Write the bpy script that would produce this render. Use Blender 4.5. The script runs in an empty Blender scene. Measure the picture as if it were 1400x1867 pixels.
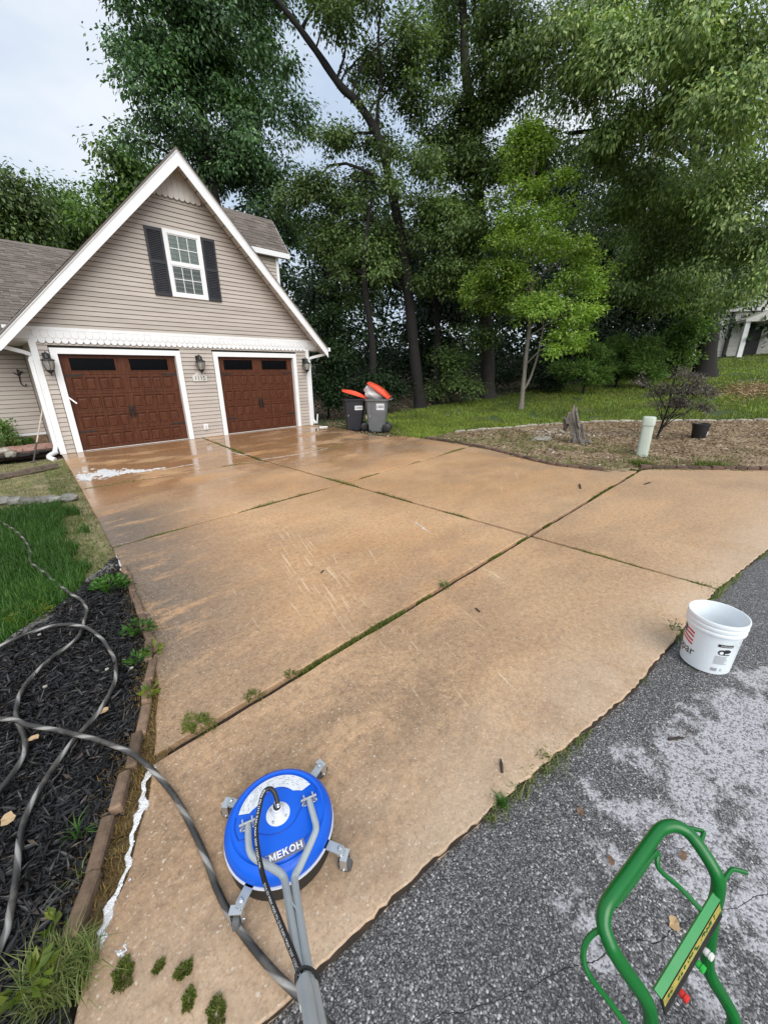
import bpy, math, random
import numpy as np
from mathutils import Vector, Matrix
random.seed(7); rng = np.random.default_rng(7)
scene = bpy.context.scene
COL = scene.collection

# ------------------------------------------------------------------ camera
F_PX, IMG_W, IMG_H = 720.0, 1400.0, 1867.0
YAW, PITCH, ROLL = 0.7854, 0.3430, -0.0101
CAM = np.array([-1.5632, -11.6280, 1.7414])
def _axes():
    f = np.array([math.sin(YAW)*math.cos(PITCH), math.cos(YAW)*math.cos(PITCH), -math.sin(PITCH)])
    r = np.array([math.cos(YAW), -math.sin(YAW), 0.0]); u = np.cross(r, f)
    c, s = math.cos(ROLL), math.sin(ROLL)
    return c*r+s*u, -s*r+c*u, f
AX_R, AX_U, AX_F = _axes()
cam_data = bpy.data.cameras.new('camera'); cam = bpy.data.objects.new('camera', cam_data); COL.objects.link(cam)
m = Matrix.Identity(4)
for i in range(3):
    m[i][0], m[i][1], m[i][2], m[i][3] = AX_R[i], AX_U[i], -AX_F[i], CAM[i]
cam.matrix_world = m
cam_data.sensor_fit = 'HORIZONTAL'; cam_data.sensor_width = 36.0; cam_data.lens = F_PX/IMG_W*36.0
cam_data.clip_start = 0.02; cam_data.clip_end = 2000
scene.camera = cam

# ------------------------------------------------------------------ sky, sun, exposure
SUN_EL, SUN_AZ = math.radians(40), math.radians(202)      # azimuth clockwise from +Y
world = bpy.data.worlds.new('World'); scene.world = world; world.use_nodes = True
wn, wl = world.node_tree.nodes, world.node_tree.links
wn.clear()
w_out = wn.new('ShaderNodeOutputWorld'); w_bg = wn.new('ShaderNodeBackground')
w_sky = wn.new('ShaderNodeTexSky'); w_sky.sky_type = 'NISHITA'; w_sky.sun_disc = False
w_sky.sun_elevation = SUN_EL; w_sky.sun_rotation = SUN_AZ; w_sky.dust_density = 3.0; w_sky.air_density = 1.0
w_tc = wn.new('ShaderNodeTexCoord'); w_map = wn.new('ShaderNodeMapping'); w_map.inputs['Scale'].default_value = (1, 1, 2.2)
w_no = wn.new('ShaderNodeTexNoise'); w_no.inputs['Scale'].default_value = 2.2; w_no.inputs['Detail'].default_value = 5
w_rmp = wn.new('ShaderNodeValToRGB')
w_rmp.color_ramp.elements[0].position = 0.36; w_rmp.color_ramp.elements[0].color = (5.3, 6.4, 8.0, 1)
w_rmp.color_ramp.elements[1].position = 0.66; w_rmp.color_ramp.elements[1].color = (8.8, 9.2, 9.7, 1)
w_mix = wn.new('ShaderNodeMix'); w_mix.data_type = 'RGBA'; w_mix.inputs[0].default_value = 0.90   # a closed cloud deck over the clear sky
wl.new(w_tc.outputs['Generated'], w_map.inputs['Vector']); wl.new(w_map.outputs['Vector'], w_no.inputs['Vector'])
wl.new(w_no.outputs['Fac'], w_rmp.inputs['Fac'])
wl.new(w_sky.outputs['Color'], w_mix.inputs[6]); wl.new(w_rmp.outputs['Color'], w_mix.inputs[7])
wl.new(w_mix.outputs[2], w_bg.inputs['Color']); w_bg.inputs['Strength'].default_value = 0.052
wl.new(w_bg.outputs['Background'], w_out.inputs['Surface'])
sun_d = bpy.data.lights.new('sun', 'SUN'); sun_d.energy = 1.5; sun_d.angle = math.radians(55); sun_d.color = (1.0, 0.97, 0.92)
sun = bpy.data.objects.new('sun', sun_d); COL.objects.link(sun)
sd = Vector((math.sin(SUN_AZ)*math.cos(SUN_EL), math.cos(SUN_AZ)*math.cos(SUN_EL), math.sin(SUN_EL)))
sun.rotation_euler = sd.to_track_quat('Z', 'Y').to_euler(); sun.location = (0, -8, 30)
scene.view_settings.view_transform = 'Standard'; scene.view_settings.look = 'None'
scene.view_settings.gamma = 1.0; scene.view_settings.exposure = 1.15; scene.view_settings.use_curve_mapping = False
scene.render.engine = 'CYCLES'
scene.cycles.max_bounces = 6; scene.cycles.diffuse_bounces = 3; scene.cycles.glossy_bounces = 2
scene.cycles.transmission_bounces = 4; scene.cycles.transparent_max_bounces = 8
scene.cycles.caustics_reflective = False; scene.cycles.caustics_refractive = False
scene.cycles.use_denoising = True

# ------------------------------------------------------------------ helpers
def at(px, py, z=0.0, y=None, dist=None):
    """measured point of the photograph -> its place in the world (on the level z, the plane y or at a walking distance)"""
    d = (px-700.0)/F_PX*AX_R - (py-933.5)/F_PX*AX_U + AX_F
    if dist is not None: t = dist/math.hypot(d[0], d[1])
    elif y is not None: t = (y-CAM[1])/d[1]
    else: t = (z-CAM[2])/d[2]
    return CAM + t*d
def depth(p): return float(np.dot(np.asarray(p)-CAM, AX_F))
def rise(x):
    x = np.asarray(x, float)
    s = np.log1p(np.exp(np.clip((x-11.6)/1.2, -30, 30)))*1.2
    return 0.105*np.minimum(s, 60.0)
def T(x, y): return rise(x)
WL = {}
def wloc(o): return WL.get(o.name, np.zeros(3)) if o is not None else np.zeros(3)
def tag(o, label=None, cat=None, group=None, kind=None):
    if label: o['label'] = label
    if cat: o['category'] = cat
    if group: o['group'] = group
    if kind: o['kind'] = kind
    return o
def thing(name, label, cat, loc=(0, 0, 0), rz=0.0, group=None):
    o = bpy.data.objects.new(name, None); COL.objects.link(o); o.empty_display_size = 0.1
    o.location = [float(v) for v in loc]; o.rotation_euler = (0, 0, rz)
    WL[o.name] = np.array([float(v) for v in loc])
    return tag(o, label, cat, group)
def link_mesh(name, me, mat, parent=None, loc=(0, 0, 0), rot=None, kind=None):
    o = bpy.data.objects.new(name, me); COL.objects.link(o)
    if mat is not None and not me.materials: me.materials.append(mat)
    o.parent = parent; o.location = [float(v) for v in loc]
    if rot is not None: o.rotation_euler = rot
    if kind: o['kind'] = kind
    return o
class MB:
    def __init__(s): s.v = []; s.f = []; s.uv = None
    def add(s, verts, faces):
        b = len(s.v); s.v += [tuple(float(c) for c in p) for p in verts]; s.f += [tuple(i+b for i in f) for f in faces]; return s
    def box(s, x0, x1, y0, y1, z0, z1):
        return s.add([(x0,y0,z0),(x1,y0,z0),(x1,y1,z0),(x0,y1,z0),(x0,y0,z1),(x1,y0,z1),(x1,y1,z1),(x0,y1,z1)],
                     [(0,3,2,1),(4,5,6,7),(0,1,5,4),(1,2,6,5),(2,3,7,6),(3,0,4,7)])
    def bbox(s, x0, x1, y0, y1, z0, z1, b=0.01):   # box with chamfered upright and top edges
        v = []; f = []
        def ring(i, z): return [(x0+i+b,y0+i,z),(x1-i-b,y0+i,z),(x1-i,y0+i+b,z),(x1-i,y1-i-b,z),(x1-i-b,y1-i,z),(x0+i+b,y1-i,z),(x0+i,y1-i-b,z),(x0+i,y0+i+b,z)]
        v = ring(0, z0)+ring(0, z1-b)+ring(b, z1)
        f = [tuple(range(7,-1,-1))]+[(k,(k+1)%8,8+(k+1)%8,8+k) for k in range(8)]+[(8+k,8+(k+1)%8,16+(k+1)%8,16+k) for k in range(8)]+[tuple(range(16,24))]
        return s.add(v, f)
    def beam(s, p, q, w, h, up=(0,0,1)):            # rectangular bar from p to q
        p = Vector(p); q = Vector(q); d = (q-p).normalized(); a = d.cross(Vector(up))
        if a.length < 1e-5: a = d.cross(Vector((1,0,0)))
        a.normalize(); b = a.cross(d).normalized(); v = []
        for e in (p, q):
            for i, j in ((-1,-1),(1,-1),(1,1),(-1,1)): v.append(e+a*(w/2*i)+b*(h/2*j))
        return s.add(v, [(0,1,2,3),(7,6,5,4),(0,4,5,1),(1,5,6,2),(2,6,7,3),(3,7,4,0)])
    def prism(s, poly, axis, a, b):                 # poly of 2-tuples extruded along an axis ('x','y','z')
        n = len(poly)
        def P(u, w, t): return {'y': (u,t,w), 'x': (t,u,w), 'z': (u,w,t)}[axis]
        v = [P(u,w,a) for u,w in poly]+[P(u,w,b) for u,w in poly]
        return s.add(v, [tuple(range(n-1,-1,-1)), tuple(range(n,2*n))]+[(i,(i+1)%n,n+(i+1)%n,n+i) for i in range(n)])
    def tube(s, pts, r, n=8, cap=True, uv=False):
        pts = [Vector([float(c) for c in p]) for p in pts]; m_ = len(pts)
        rs = list(r) if hasattr(r, '__len__') else [r]*m_
        v = []; f = []; prev = None
        for i, p in enumerate(pts):
            t = (pts[min(i+1,m_-1)]-pts[max(i-1,0)]).normalized()
            if prev is None:
                a = t.cross(Vector((0,0,1)))
                if a.length < 1e-3: a = t.cross(Vector((1,0,0)))
            else:
                a = prev-t*prev.dot(t)
                if a.length < 1e-5: a = t.cross(Vector((0,0,1)))
            a.normalize(); prev = a; b = t.cross(a)
            for k in range(n):
                an = 2*math.pi*k/n; v.append(p+(a*math.cos(an)+b*math.sin(an))*rs[i])
        for i in range(m_-1):
            for k in range(n): f.append((i*n+k, i*n+(k+1)%n, (i+1)*n+(k+1)%n, (i+1)*n+k))
        if cap: f += [tuple(range(n-1,-1,-1)), tuple(range((m_-1)*n, m_*n))]
        return s.add(v, f)
    def lathe(s, prof, n=32, c=(0,0,0), cap0=True, cap1=True):
        v = []; f = []; m_ = len(prof)
        for r, z in prof:
            for k in range(n):
                a = 2*math.pi*k/n; v.append((c[0]+r*math.cos(a), c[1]+r*math.sin(a), c[2]+z))
        for i in range(m_-1):
            for k in range(n): f.append((i*n+k, i*n+(k+1)%n, (i+1)*n+(k+1)%n, (i+1)*n+k))
        if cap0: f.append(tuple(range(n-1,-1,-1)))
        if cap1: f.append(tuple(range((m_-1)*n, m_*n)))
        return s.add(v, f)
    def xform(s, mat, start=0):
        for i in range(start, len(s.v)): s.v[i] = tuple(mat @ Vector(s.v[i]))
        return s
    def mesh(s, name, mat=None, smooth=False, off=None):
        me = bpy.data.meshes.new(name); o = off if off is not None else np.zeros(3)
        me.from_pydata([(a-o[0], b-o[1], c-o[2]) for a,b,c in s.v], [], s.f); me.update()
        if smooth:
            me.polygons.foreach_set('use_smooth', [True]*len(me.polygons))
            try: me.set_sharp_from_angle(angle=math.radians(40))
            except Exception: pass
        if mat is not None: me.materials.append(mat)
        return me
    def build(s, name, mat, parent=None, smooth=False, local=False, kind=None):
        """vertices are in world space unless local; the child keeps its parent's origin"""
        off = None if local else wloc(parent)
        me = s.mesh(name, mat, smooth, off); o = link_mesh(name, me, mat, parent, kind=kind)
        WL[o.name] = wloc(parent)
        return o
def np_mesh(name, verts, faces, mat):               # faces: (n,k) index array, all of one size
    me = bpy.data.meshes.new(name); k = faces.shape[1]; n = len(faces)
    me.vertices.add(len(verts)); me.vertices.foreach_set('co', np.ascontiguousarray(verts, dtype=np.float32).ravel())
    me.loops.add(n*k); me.loops.foreach_set('vertex_index', np.ascontiguousarray(faces, dtype=np.int32).ravel())
    me.polygons.add(n); me.polygons.foreach_set('loop_start', np.arange(0, n*k, k, dtype=np.int32))
    me.update(calc_edges=True); me.validate(); me.materials.append(mat)
    return me
def unit(a): return a/np.maximum(np.linalg.norm(a, axis=-1, keepdims=True), 1e-9)
def leaf_mesh(name, pos, axis, length, width, mat, fold=0.15, nvec=None):
    """one folded four-corner leaf at every point"""
    n = len(pos); axis = unit(axis)
    side = unit(np.cross(axis, rng.normal(size=(n,3)) if nvec is None else nvec)); nor = np.cross(side, axis)
    L = np.broadcast_to(np.asarray(length, float), (n,))[:,None]; W = np.broadcast_to(np.asarray(width, float), (n,))[:,None]
    mid = pos+axis*L*0.45+nor*W*fold
    v = np.stack([pos, mid+side*W*0.5, pos+axis*L, mid-side*W*0.5], 1).reshape(-1,3)
    b = np.arange(n)[:,None]*4
    f = np.concatenate([b+np.array([[0,1,2]]), b+np.array([[0,2,3]])], 0)
    return np_mesh(name, v, f, mat)
def blade_mesh(name, pos, h, w, mat, lean=0.45):
    """grass blades of two bent segments"""
    n = len(pos); an = rng.uniform(0, 2*math.pi, n); d = np.stack([np.cos(an), np.sin(an), np.zeros(n)], 1)
    s = np.stack([-np.sin(an), np.cos(an), np.zeros(n)], 1); h = h[:,None]; w = w[:,None]
    le = (rng.uniform(0.1, 1, n)*lean)[:,None]; up = np.array([0,0,1.0])
    m_ = pos+up*h*0.55+d*h*le*0.35; t = pos+up*h*(1-0.45*le)+d*h*le
    v = np.stack([pos-s*w/2, pos+s*w/2, m_+s*w*0.35, t, m_-s*w*0.35], 1).reshape(-1,3)
    b = np.arange(n)[:,None]*5
    f = np.concatenate([b+np.array([[0,1,2]]), b+np.array([[0,2,4]]), b+np.array([[4,2,3]])], 0)
    return np_mesh(name, v, f, mat)
def spline(pts, k=8):
    P = [np.array(p, float) for p in pts]; out = []
    for i in range(len(P)-1):
        p0, p1, p2, p3 = P[max(i-1,0)], P[i], P[i+1], P[min(i+2,len(P)-1)]
        for j in range(k):
            t = j/k; out.append(0.5*((2*p1)+(-p0+p2)*t+(2*p0-5*p1+4*p2-p3)*t*t+(-p0+3*p1-3*p2+p3)*t**3))
    out.append(P[-1]); return out
def resample(pts, step):
    pts = [np.array(p, float) for p in pts]; d = [0]
    for a, b in zip(pts, pts[1:]): d.append(d[-1]+np.linalg.norm(b-a))
    n = max(1, int(round(d[-1]/step))); out = []
    for i in range(n+1):
        s = d[-1]*i/n; k = min(max(int(np.searchsorted(d, s))-1, 0), len(pts)-2)
        t = (s-d[k])/max(d[k+1]-d[k], 1e-9); out.append(pts[k]*(1-t)+pts[k+1]*t)
    return out
def in_poly(P, poly):
    x, y = P[:,0], P[:,1]; r = np.zeros(len(P), bool); n = len(poly)
    for i in range(n):
        x0, y0 = poly[i][0], poly[i][1]; x1, y1 = poly[(i+1)%n][0], poly[(i+1)%n][1]
        c = ((y0 > y) != (y1 > y)); xi = (x1-x0)*(y-y0)/((y1-y0) if y1 != y0 else 1e-9)+x0
        r ^= (c & (x < xi))
    return r
def scatter(poly, n):
    poly = np.array([(p[0], p[1]) for p in poly]); lo, hi = poly.min(0), poly.max(0); out = []
    got = 0
    while got < n:
        P = rng.uniform(lo, hi, (n*2, 2)); P = P[in_poly(P, poly)]; out.append(P); got += len(P)
        if len(P) == 0: break
    return np.concatenate(out)[:n]
def fbm(x, y, s=1.0, seed=0.0):                     # cheap smooth value noise in 0..1
    r = np.zeros_like(np.asarray(x, float)); a = 0.5; f = s; tot = 0
    for o in range(4):
        i = o*17.13+seed
        r = r+a*(np.sin(x*f*1.7+i+1.3*np.sin(y*f*1.1+i*2.1))*np.cos(y*f*1.9-i+1.1*np.sin(x*f*0.9+i*0.7))*0.5+0.5); tot += a
        a *= 0.55; f *= 2.03
    return r/tot
_tc = {}
def text_mb(body, size=1.0, bold=False):
    """outline of a text as vertices and faces in its own plane (x right, y up), starting at 0,0"""
    cu = bpy.data.curves.new('lettering', 'FONT'); cu.body = body; cu.size = size; cu.resolution_u = 3
    if bold and not set(body) & set('MWNVKX'): cu.offset = size*0.012
    ob = bpy.data.objects.new('lettering', cu); COL.objects.link(ob)
    dg = bpy.context.evaluated_depsgraph_get(); me = bpy.data.meshes.new_from_object(ob.evaluated_get(dg))
    v = [tuple(p.co) for p in me.vertices]; f = [tuple(p.vertices) for p in me.polygons]
    bpy.data.objects.remove(ob); bpy.data.curves.remove(cu); bpy.data.meshes.remove(me)
    return v, f

# ------------------------------------------------------------------ materials
class NT:
    def __init__(s, name):
        s.m = bpy.data.materials.new(name); s.m.use_nodes = True; s.t = s.m.node_tree; s.n = s.t.nodes; s.l = s.t.links
        s.b = s.n['Principled BSDF']; s.out = s.n['Material Output']
        s._pos = None
    def new(s, t, **kw):
        n = s.n.new(t)
        for k, v in kw.items(): setattr(n, k, v)
        return n
    def put(s, sock, v):
        if hasattr(v, 'is_linked') or isinstance(v, bpy.types.NodeSocket): s.l.new(v, sock)
        elif isinstance(v, (tuple, list)) and len(v) == 3 and sock.type == 'RGBA': sock.default_value = (*v, 1)
        else: sock.default_value = v
    def pos(s):
        if s._pos is None: s._pos = s.new('ShaderNodeNewGeometry')
        return s._pos.outputs['Position']
    def obj(s): return s.new('ShaderNodeTexCoord').outputs['Object']
    def mapping(s, vec, scale=(1,1,1), rot=(0,0,0), loc=(0,0,0)):
        n = s.new('ShaderNodeMapping'); s.put(n.inputs['Vector'], vec)
        n.inputs['Scale'].default_value = scale; n.inputs['Rotation'].default_value = rot; n.inputs['Location'].default_value = loc
        return n.outputs['Vector']
    def noise(s, vec, scale, detail=4, rough=0.55, dist=0.0):
        n = s.new('ShaderNodeTexNoise'); s.put(n.inputs['Vector'], vec); n.inputs['Scale'].default_value = scale
        n.inputs['Detail'].default_value = detail; n.inputs['Roughness'].default_value = rough; n.inputs['Distortion'].default_value = dist
        return n.outputs['Fac']
    def voro(s, vec, scale, feature='F1', out='Color'):
        n = s.new('ShaderNodeTexVoronoi', feature=feature); s.put(n.inputs['Vector'], vec); n.inputs['Scale'].default_value = scale
        return n.outputs[out]
    def ramp(s, fac, stops, interp='LINEAR'):
        n = s.new('ShaderNodeValToRGB'); s.put(n.inputs['Fac'], fac); cr = n.color_ramp; cr.interpolation = interp
        while len(cr.elements) < len(stops): cr.elements.new(0.5)
        for e, (p, c) in zip(cr.elements, stops):
            e.position = p; e.color = (*c, 1) if hasattr(c, '__len__') else (c, c, c, 1)
        return n.outputs['Color']
    def mix(s, fac, a, b, mode='MIX'):
        n = s.new('ShaderNodeMix', data_type='RGBA', blend_type=mode); s.put(n.inputs[0], fac); s.put(n.inputs[6], a); s.put(n.inputs[7], b)
        return n.outputs[2]
    def math(s, op, a, b=0.0, clamp=False):
        n = s.new('ShaderNodeMath', operation=op, use_clamp=clamp); s.put(n.inputs[0], a); s.put(n.inputs[1], b); return n.outputs[0]
    def remap(s, v, a, b, c=0.0, d=1.0, smooth=True):
        n = s.new('ShaderNodeMapRange', interpolation_type='SMOOTHSTEP' if smooth else 'LINEAR'); s.put(n.inputs['Value'], v)
        for k, x in zip(('From Min','From Max','To Min','To Max'), (a,b,c,d)): n.inputs[k].default_value = x
        return n.outputs['Result']
    def xyz(s, vec):
        n = s.new('ShaderNodeSeparateXYZ'); s.put(n.inputs[0], vec); return n.outputs
    def island(s):
        n = s.new('ShaderNodeNewGeometry'); return n.outputs['Random Per Island']
    def objrand(s): return s.new('ShaderNodeObjectInfo').outputs['Random']
    def bump(s, h, strength=0.3, dist=0.01):
        n = s.new('ShaderNodeBump'); s.put(n.inputs['Height'], h); n.inputs['Strength'].default_value = strength; n.inputs['Distance'].default_value = dist
        s.l.new(n.outputs['Normal'], s.b.inputs['Normal']); return n
    def base(s, c): s.put(s.b.inputs['Base Color'], c); return s
    def rough(s, r): s.put(s.b.inputs['Roughness'], r); return s
def simple(name, c1, c2=None, scale=8.0, rough=0.6, bump=0.0, bscale=60.0, metal=0.0, rnd=0.0, coord='obj', spec=0.5, stretch=(1,1,1), bdist=0.004):
    t = NT(name); vec = t.obj() if coord == 'obj' else t.pos()
    vec = t.mapping(vec, scale=stretch)
    c = c1
    if c2 is not None: c = t.mix(t.ramp(t.noise(vec, scale, 5), [(0.3, 0.0), (0.7, 1.0)]), c1, c2)
    if rnd > 0:
        hs = t.new('ShaderNodeHueSaturation'); t.put(hs.inputs['Color'], c); t.put(hs.inputs['Value'], t.remap(t.objrand(), 0, 1, 1-rnd, 1+rnd, False)); c = hs.outputs['Color']
    t.base(c); t.rough(t.remap(t.noise(vec, scale*2.3, 3), 0.3, 0.7, max(rough-0.08, 0.02), min(rough+0.08, 1), False)); t.b.inputs['Metallic'].default_value = metal
    t.b.inputs['Specular IOR Level'].default_value = spec
    if bump: t.bump(t.noise(vec, bscale, 4), bump, bdist)
    return t.m
def leafmat(name, cols, rough=0.42, trans=0.28, spec=0.4):
    """leaf with a colour of its own per leaf, some light passing through"""
    t = NT(name); isl = t.island(); n = len(cols)
    c = t.ramp(isl, [(i/(n-1) if n > 1 else 0.0, k) for i, k in enumerate(cols)])
    big = t.noise(t.pos(), 0.45, 2)
    hs = t.new('ShaderNodeHueSaturation'); t.put(hs.inputs['Color'], c); t.put(hs.inputs['Value'], t.remap(big, 0.3, 0.7, 0.75, 1.3)); c = hs.outputs['Color']
    t.base(c); t.rough(rough); t.b.inputs['Specular IOR Level'].default_value = spec
    tr = t.new('ShaderNodeBsdfTranslucent'); t.put(tr.inputs['Color'], t.mix(1.0, c, (1.15, 1.25, 0.55), 'MULTIPLY'))
    mx = t.new('ShaderNodeMixShader'); mx.inputs[0].default_value = min(trans*1.3, 0.45)
    t.l.new(t.b.outputs[0], mx.inputs[1]); t.l.new(tr.outputs[0], mx.inputs[2]); t.l.new(mx.outputs[0], t.out.inputs['Surface'])
    return t.m

def mat_concrete():
    t = NT('tan_concrete'); p = t.pos(); x, y, z = t.xyz(p)
    n1 = t.noise(p, 0.55, 5, 0.6); n2 = t.noise(t.mapping(p, rot=(0,0,0.35), scale=(0.6, 2.0, 1)), 1.6, 6, 0.65); n3 = t.noise(p, 9.0, 5, 0.7)
    c = t.ramp(n1, [(0.28, (0.445, 0.258, 0.130)), (0.5, (0.535, 0.322, 0.170)), (0.72, (0.610, 0.400, 0.235))])
    c = t.mix(t.remap(n2, 0.42, 0.72), c, (0.510, 0.330, 0.185))
    c = t.mix(t.math('MULTIPLY', t.remap(n3, 0.45, 0.75), 0.35), c, (0.315, 0.195, 0.110))
    # orange rust-coloured wash nearer to the garage
    c = t.mix(t.math('MULTIPLY', t.remap(y, -9.0, -3.0), t.remap(t.noise(p, 0.8, 4), 0.35, 0.65, 0.15, 0.75)), c, (0.430, 0.215, 0.085))
    # grey uncleaned dirt along the bed side and by the island edging
    left = t.math('MULTIPLY', t.remap(t.math('ADD', x, t.math('MULTIPLY', y, -0.165)), 1.75, 0.35), t.remap(y, -10.3, -8.6))
    left = t.math('MULTIPLY', left, t.remap(y, -4.5, -6.2))
    dirt = t.math('MULTIPLY', left, t.remap(t.noise(t.mapping(p, rot=(0,0,-0.35), scale=(1.0, 2.6, 1)), 1.7, 7, 0.70), 0.30, 0.50))
    c = t.mix(t.math('MULTIPLY', t.math('MULTIPLY', t.remap(y, -8.8, -10.0), t.remap(t.noise(t.mapping(p, rot=(0,0,0.5), scale=(0.7, 1.5, 1)), 1.15, 6, 0.65), 0.40, 0.62)), 0.62), c, (0.265, 0.185, 0.128))
    c = t.mix(t.math('MULTIPLY', t.remap(t.noise(t.mapping(p, rot=(0,0,-0.3), scale=(0.8, 1.8, 1)), 0.75, 6, 0.68), 0.46, 0.66), 0.45), c, (0.335, 0.215, 0.130))
    c = t.mix(t.math('MULTIPLY', dirt, 0.92), c, (0.128, 0.110, 0.094))
    edge = t.math('MULTIPLY', t.remap(x, 4.6, 6.2), t.remap(t.noise(p, 1.3, 5), 0.38, 0.62))
    c = t.mix(t.math('MULTIPLY', edge, 0.55), c, (0.300, 0.225, 0.160))
    # dry, paler strip along the road edge
    dry = t.math('MULTIPLY', t.remap(t.math('ADD', y, t.math('MULTIPLY', x, 0.165)), -9.9, -11.2), t.remap(t.noise(p, 1.1, 4), 0.3, 0.65))
    c = t.mix(t.math('MULTIPLY', dry, 0.6), c, (0.56, 0.410, 0.270))
    c = t.mix(t.math('MULTIPLY', t.remap(y, -9.0, -10.4), t.remap(n1, 0.30, 0.62, 0.25, 0.75)), c, (0.480, 0.315, 0.185))
    big = t.noise(t.mapping(p, rot=(0,0,0.2), scale=(0.9, 1.3, 1)), 0.42, 6, 0.7, 0.3)
    c = t.mix(t.math('MULTIPLY', t.remap(big, 0.50, 0.66), 0.5), c, (0.300, 0.190, 0.112))
    # ingrained brown-grey soiling, heaviest on the nearest slab round the cleaner
    gr1 = t.noise(t.mapping(p, rot=(0,0,0.9), scale=(0.8, 1.2, 1)), 1.05, 8, 0.74, 0.4)
    gm = t.math('MAXIMUM', t.math('MULTIPLY', t.remap(y, -8.9, -10.3), t.remap(x, 1.6, -0.8, 0.18, 0.90)), 0.18)
    c = t.mix(t.math('MULTIPLY', t.math('MULTIPLY', t.remap(gr1, 0.36, 0.62), gm), 0.88), c, (0.200, 0.138, 0.092))
    gr2 = t.noise(p, 26.0, 9, 0.80); c = t.mix(1.0, c, t.ramp(gr2, [(0.30, (0.52, 0.50, 0.48)), (0.47, (1.0, 1.0, 1.0)), (0.66, (1.34, 1.33, 1.31))]), 'MULTIPLY')
    dry2 = t.math('MULTIPLY', t.remap(t.math('ADD', y, t.math('MULTIPLY', x, 0.165)), -10.55, -11.25), t.remap(t.noise(p, 1.6, 6, 0.7), 0.30, 0.60))
    c = t.mix(t.math('MULTIPLY', dry2, 0.70), c, (0.56, 0.43, 0.31))
    # exposed stone in the worn surface
    sp = t.voro(p, 165.0); sv = t.xyz(sp)[0]
    mot = t.noise(p, 55.0, 5, 0.75); c = t.mix(t.math('MULTIPLY', t.remap(mot, 0.42, 0.72), 0.45), c, t.mix(1.0, c, (0.60, 0.55, 0.50), 'MULTIPLY'))
    mot2 = t.noise(p, 24.0, 5, 0.7); c = t.mix(t.math('MULTIPLY', t.remap(mot2, 0.5, 0.75), 0.35), c, t.mix(1.0, c, (1.25, 1.25, 1.22), 'MULTIPLY'))
    near = t.remap(y, -7.5, -10.5, 0.45, 1.0)
    c = t.mix(t.math('MULTIPLY', t.remap(sv, 0.86, 0.99), t.math('MULTIPLY', near, 0.30)), c, (0.62, 0.50, 0.38))
    c = t.mix(t.math('MULTIPLY', t.remap(sv, 0.22, 0.04), t.math('MULTIPLY', near, 0.32)), c, (0.200, 0.135, 0.085))
    sp2 = t.xyz(t.voro(p, 150.0))[0]
    c = t.mix(t.math('MULTIPLY', t.remap(sp2, 0.982, 0.99), 0.5), c, (0.66, 0.60, 0.52))
    # pale thin marks left by the spray wand
    for (cx, cy, rx, ry, rot, th, sc) in ((0.32, -8.75, 1.45, 0.34, -1.26, 0.56, 46.0), (0.95, -8.55, 1.4, 0.55, -1.05, 0.63, 34.0), (-0.25, -8.9, 1.0, 0.35, -1.35, 0.64, 40.0), (4.2, -8.3, 1.8, 1.0, -0.55, 0.64, 26.0), (0.25, -10.45, 0.9, 0.55, -1.2, 0.64, 40.0), (1.0, -5.3, 1.7, 0.8, -0.15, 0.63, 24.0), (1.35, -10.15, 0.30, 0.08, -1.35, 0.52, 60.0)):
        q = t.mapping(t.mapping(p, loc=(-cx, -cy, 0)), rot=(0, 0, rot))
        ln = t.remap(t.noise(t.mapping(q, scale=(0.035, 1.0, 1)), sc, 3, 0.6, 0.25), th, th+0.06)
        a = t.xyz(t.mapping(q, scale=(1/rx, 1/ry, 0)))
        d2 = t.math('ADD', t.math('MULTIPLY', a[0], a[0]), t.math('MULTIPLY', a[1], a[1]))
        c = t.mix(t.math('MULTIPLY', t.math('MULTIPLY', ln, t.remap(d2, 1.0, 0.1)), 0.55), c, (0.74, 0.60, 0.42))
    wet = t.math('MULTIPLY', t.remap(y, -6.4, -3.2), t.remap(t.noise(t.mapping(p, scale=(0.7, 1.3, 1)), 1.1, 6, 0.62), 0.40, 0.52))
    damp = t.math('MULTIPLY', t.remap(y, -10.5, -4.5, 0.25, 1.0), t.remap(t.noise(p, 0.7, 5), 0.40, 0.58))
    c = t.mix(t.math('MULTIPLY', wet, 0.45), c, t.mix(1.0, c, (0.52, 0.48, 0.44), 'MULTIPLY'))
    t.base(c)
    r = t.math('SUBTRACT', t.remap(n3, 0.3, 0.7, 0.52, 0.68), t.math('MULTIPLY', damp, 0.38)); r = t.math('SUBTRACT', r, t.math('MULTIPLY', wet, 0.50))
    t.rough(t.math('MAXIMUM', r, 0.07)); t.put(t.b.inputs['Specular IOR Level'], t.remap(r, 0.12, 0.5, 0.5, 0.22))
    h = t.math('ADD', t.math('MULTIPLY', sv, 0.5), t.noise(p, 60.0, 4)); bn = t.bump(h, 0.35, 0.003)
    t.put(bn.inputs['Strength'], t.math('MULTIPLY', t.math('SUBTRACT', 1.0, t.math('MULTIPLY', wet, 0.93)), 0.35))
    return t.m
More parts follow.
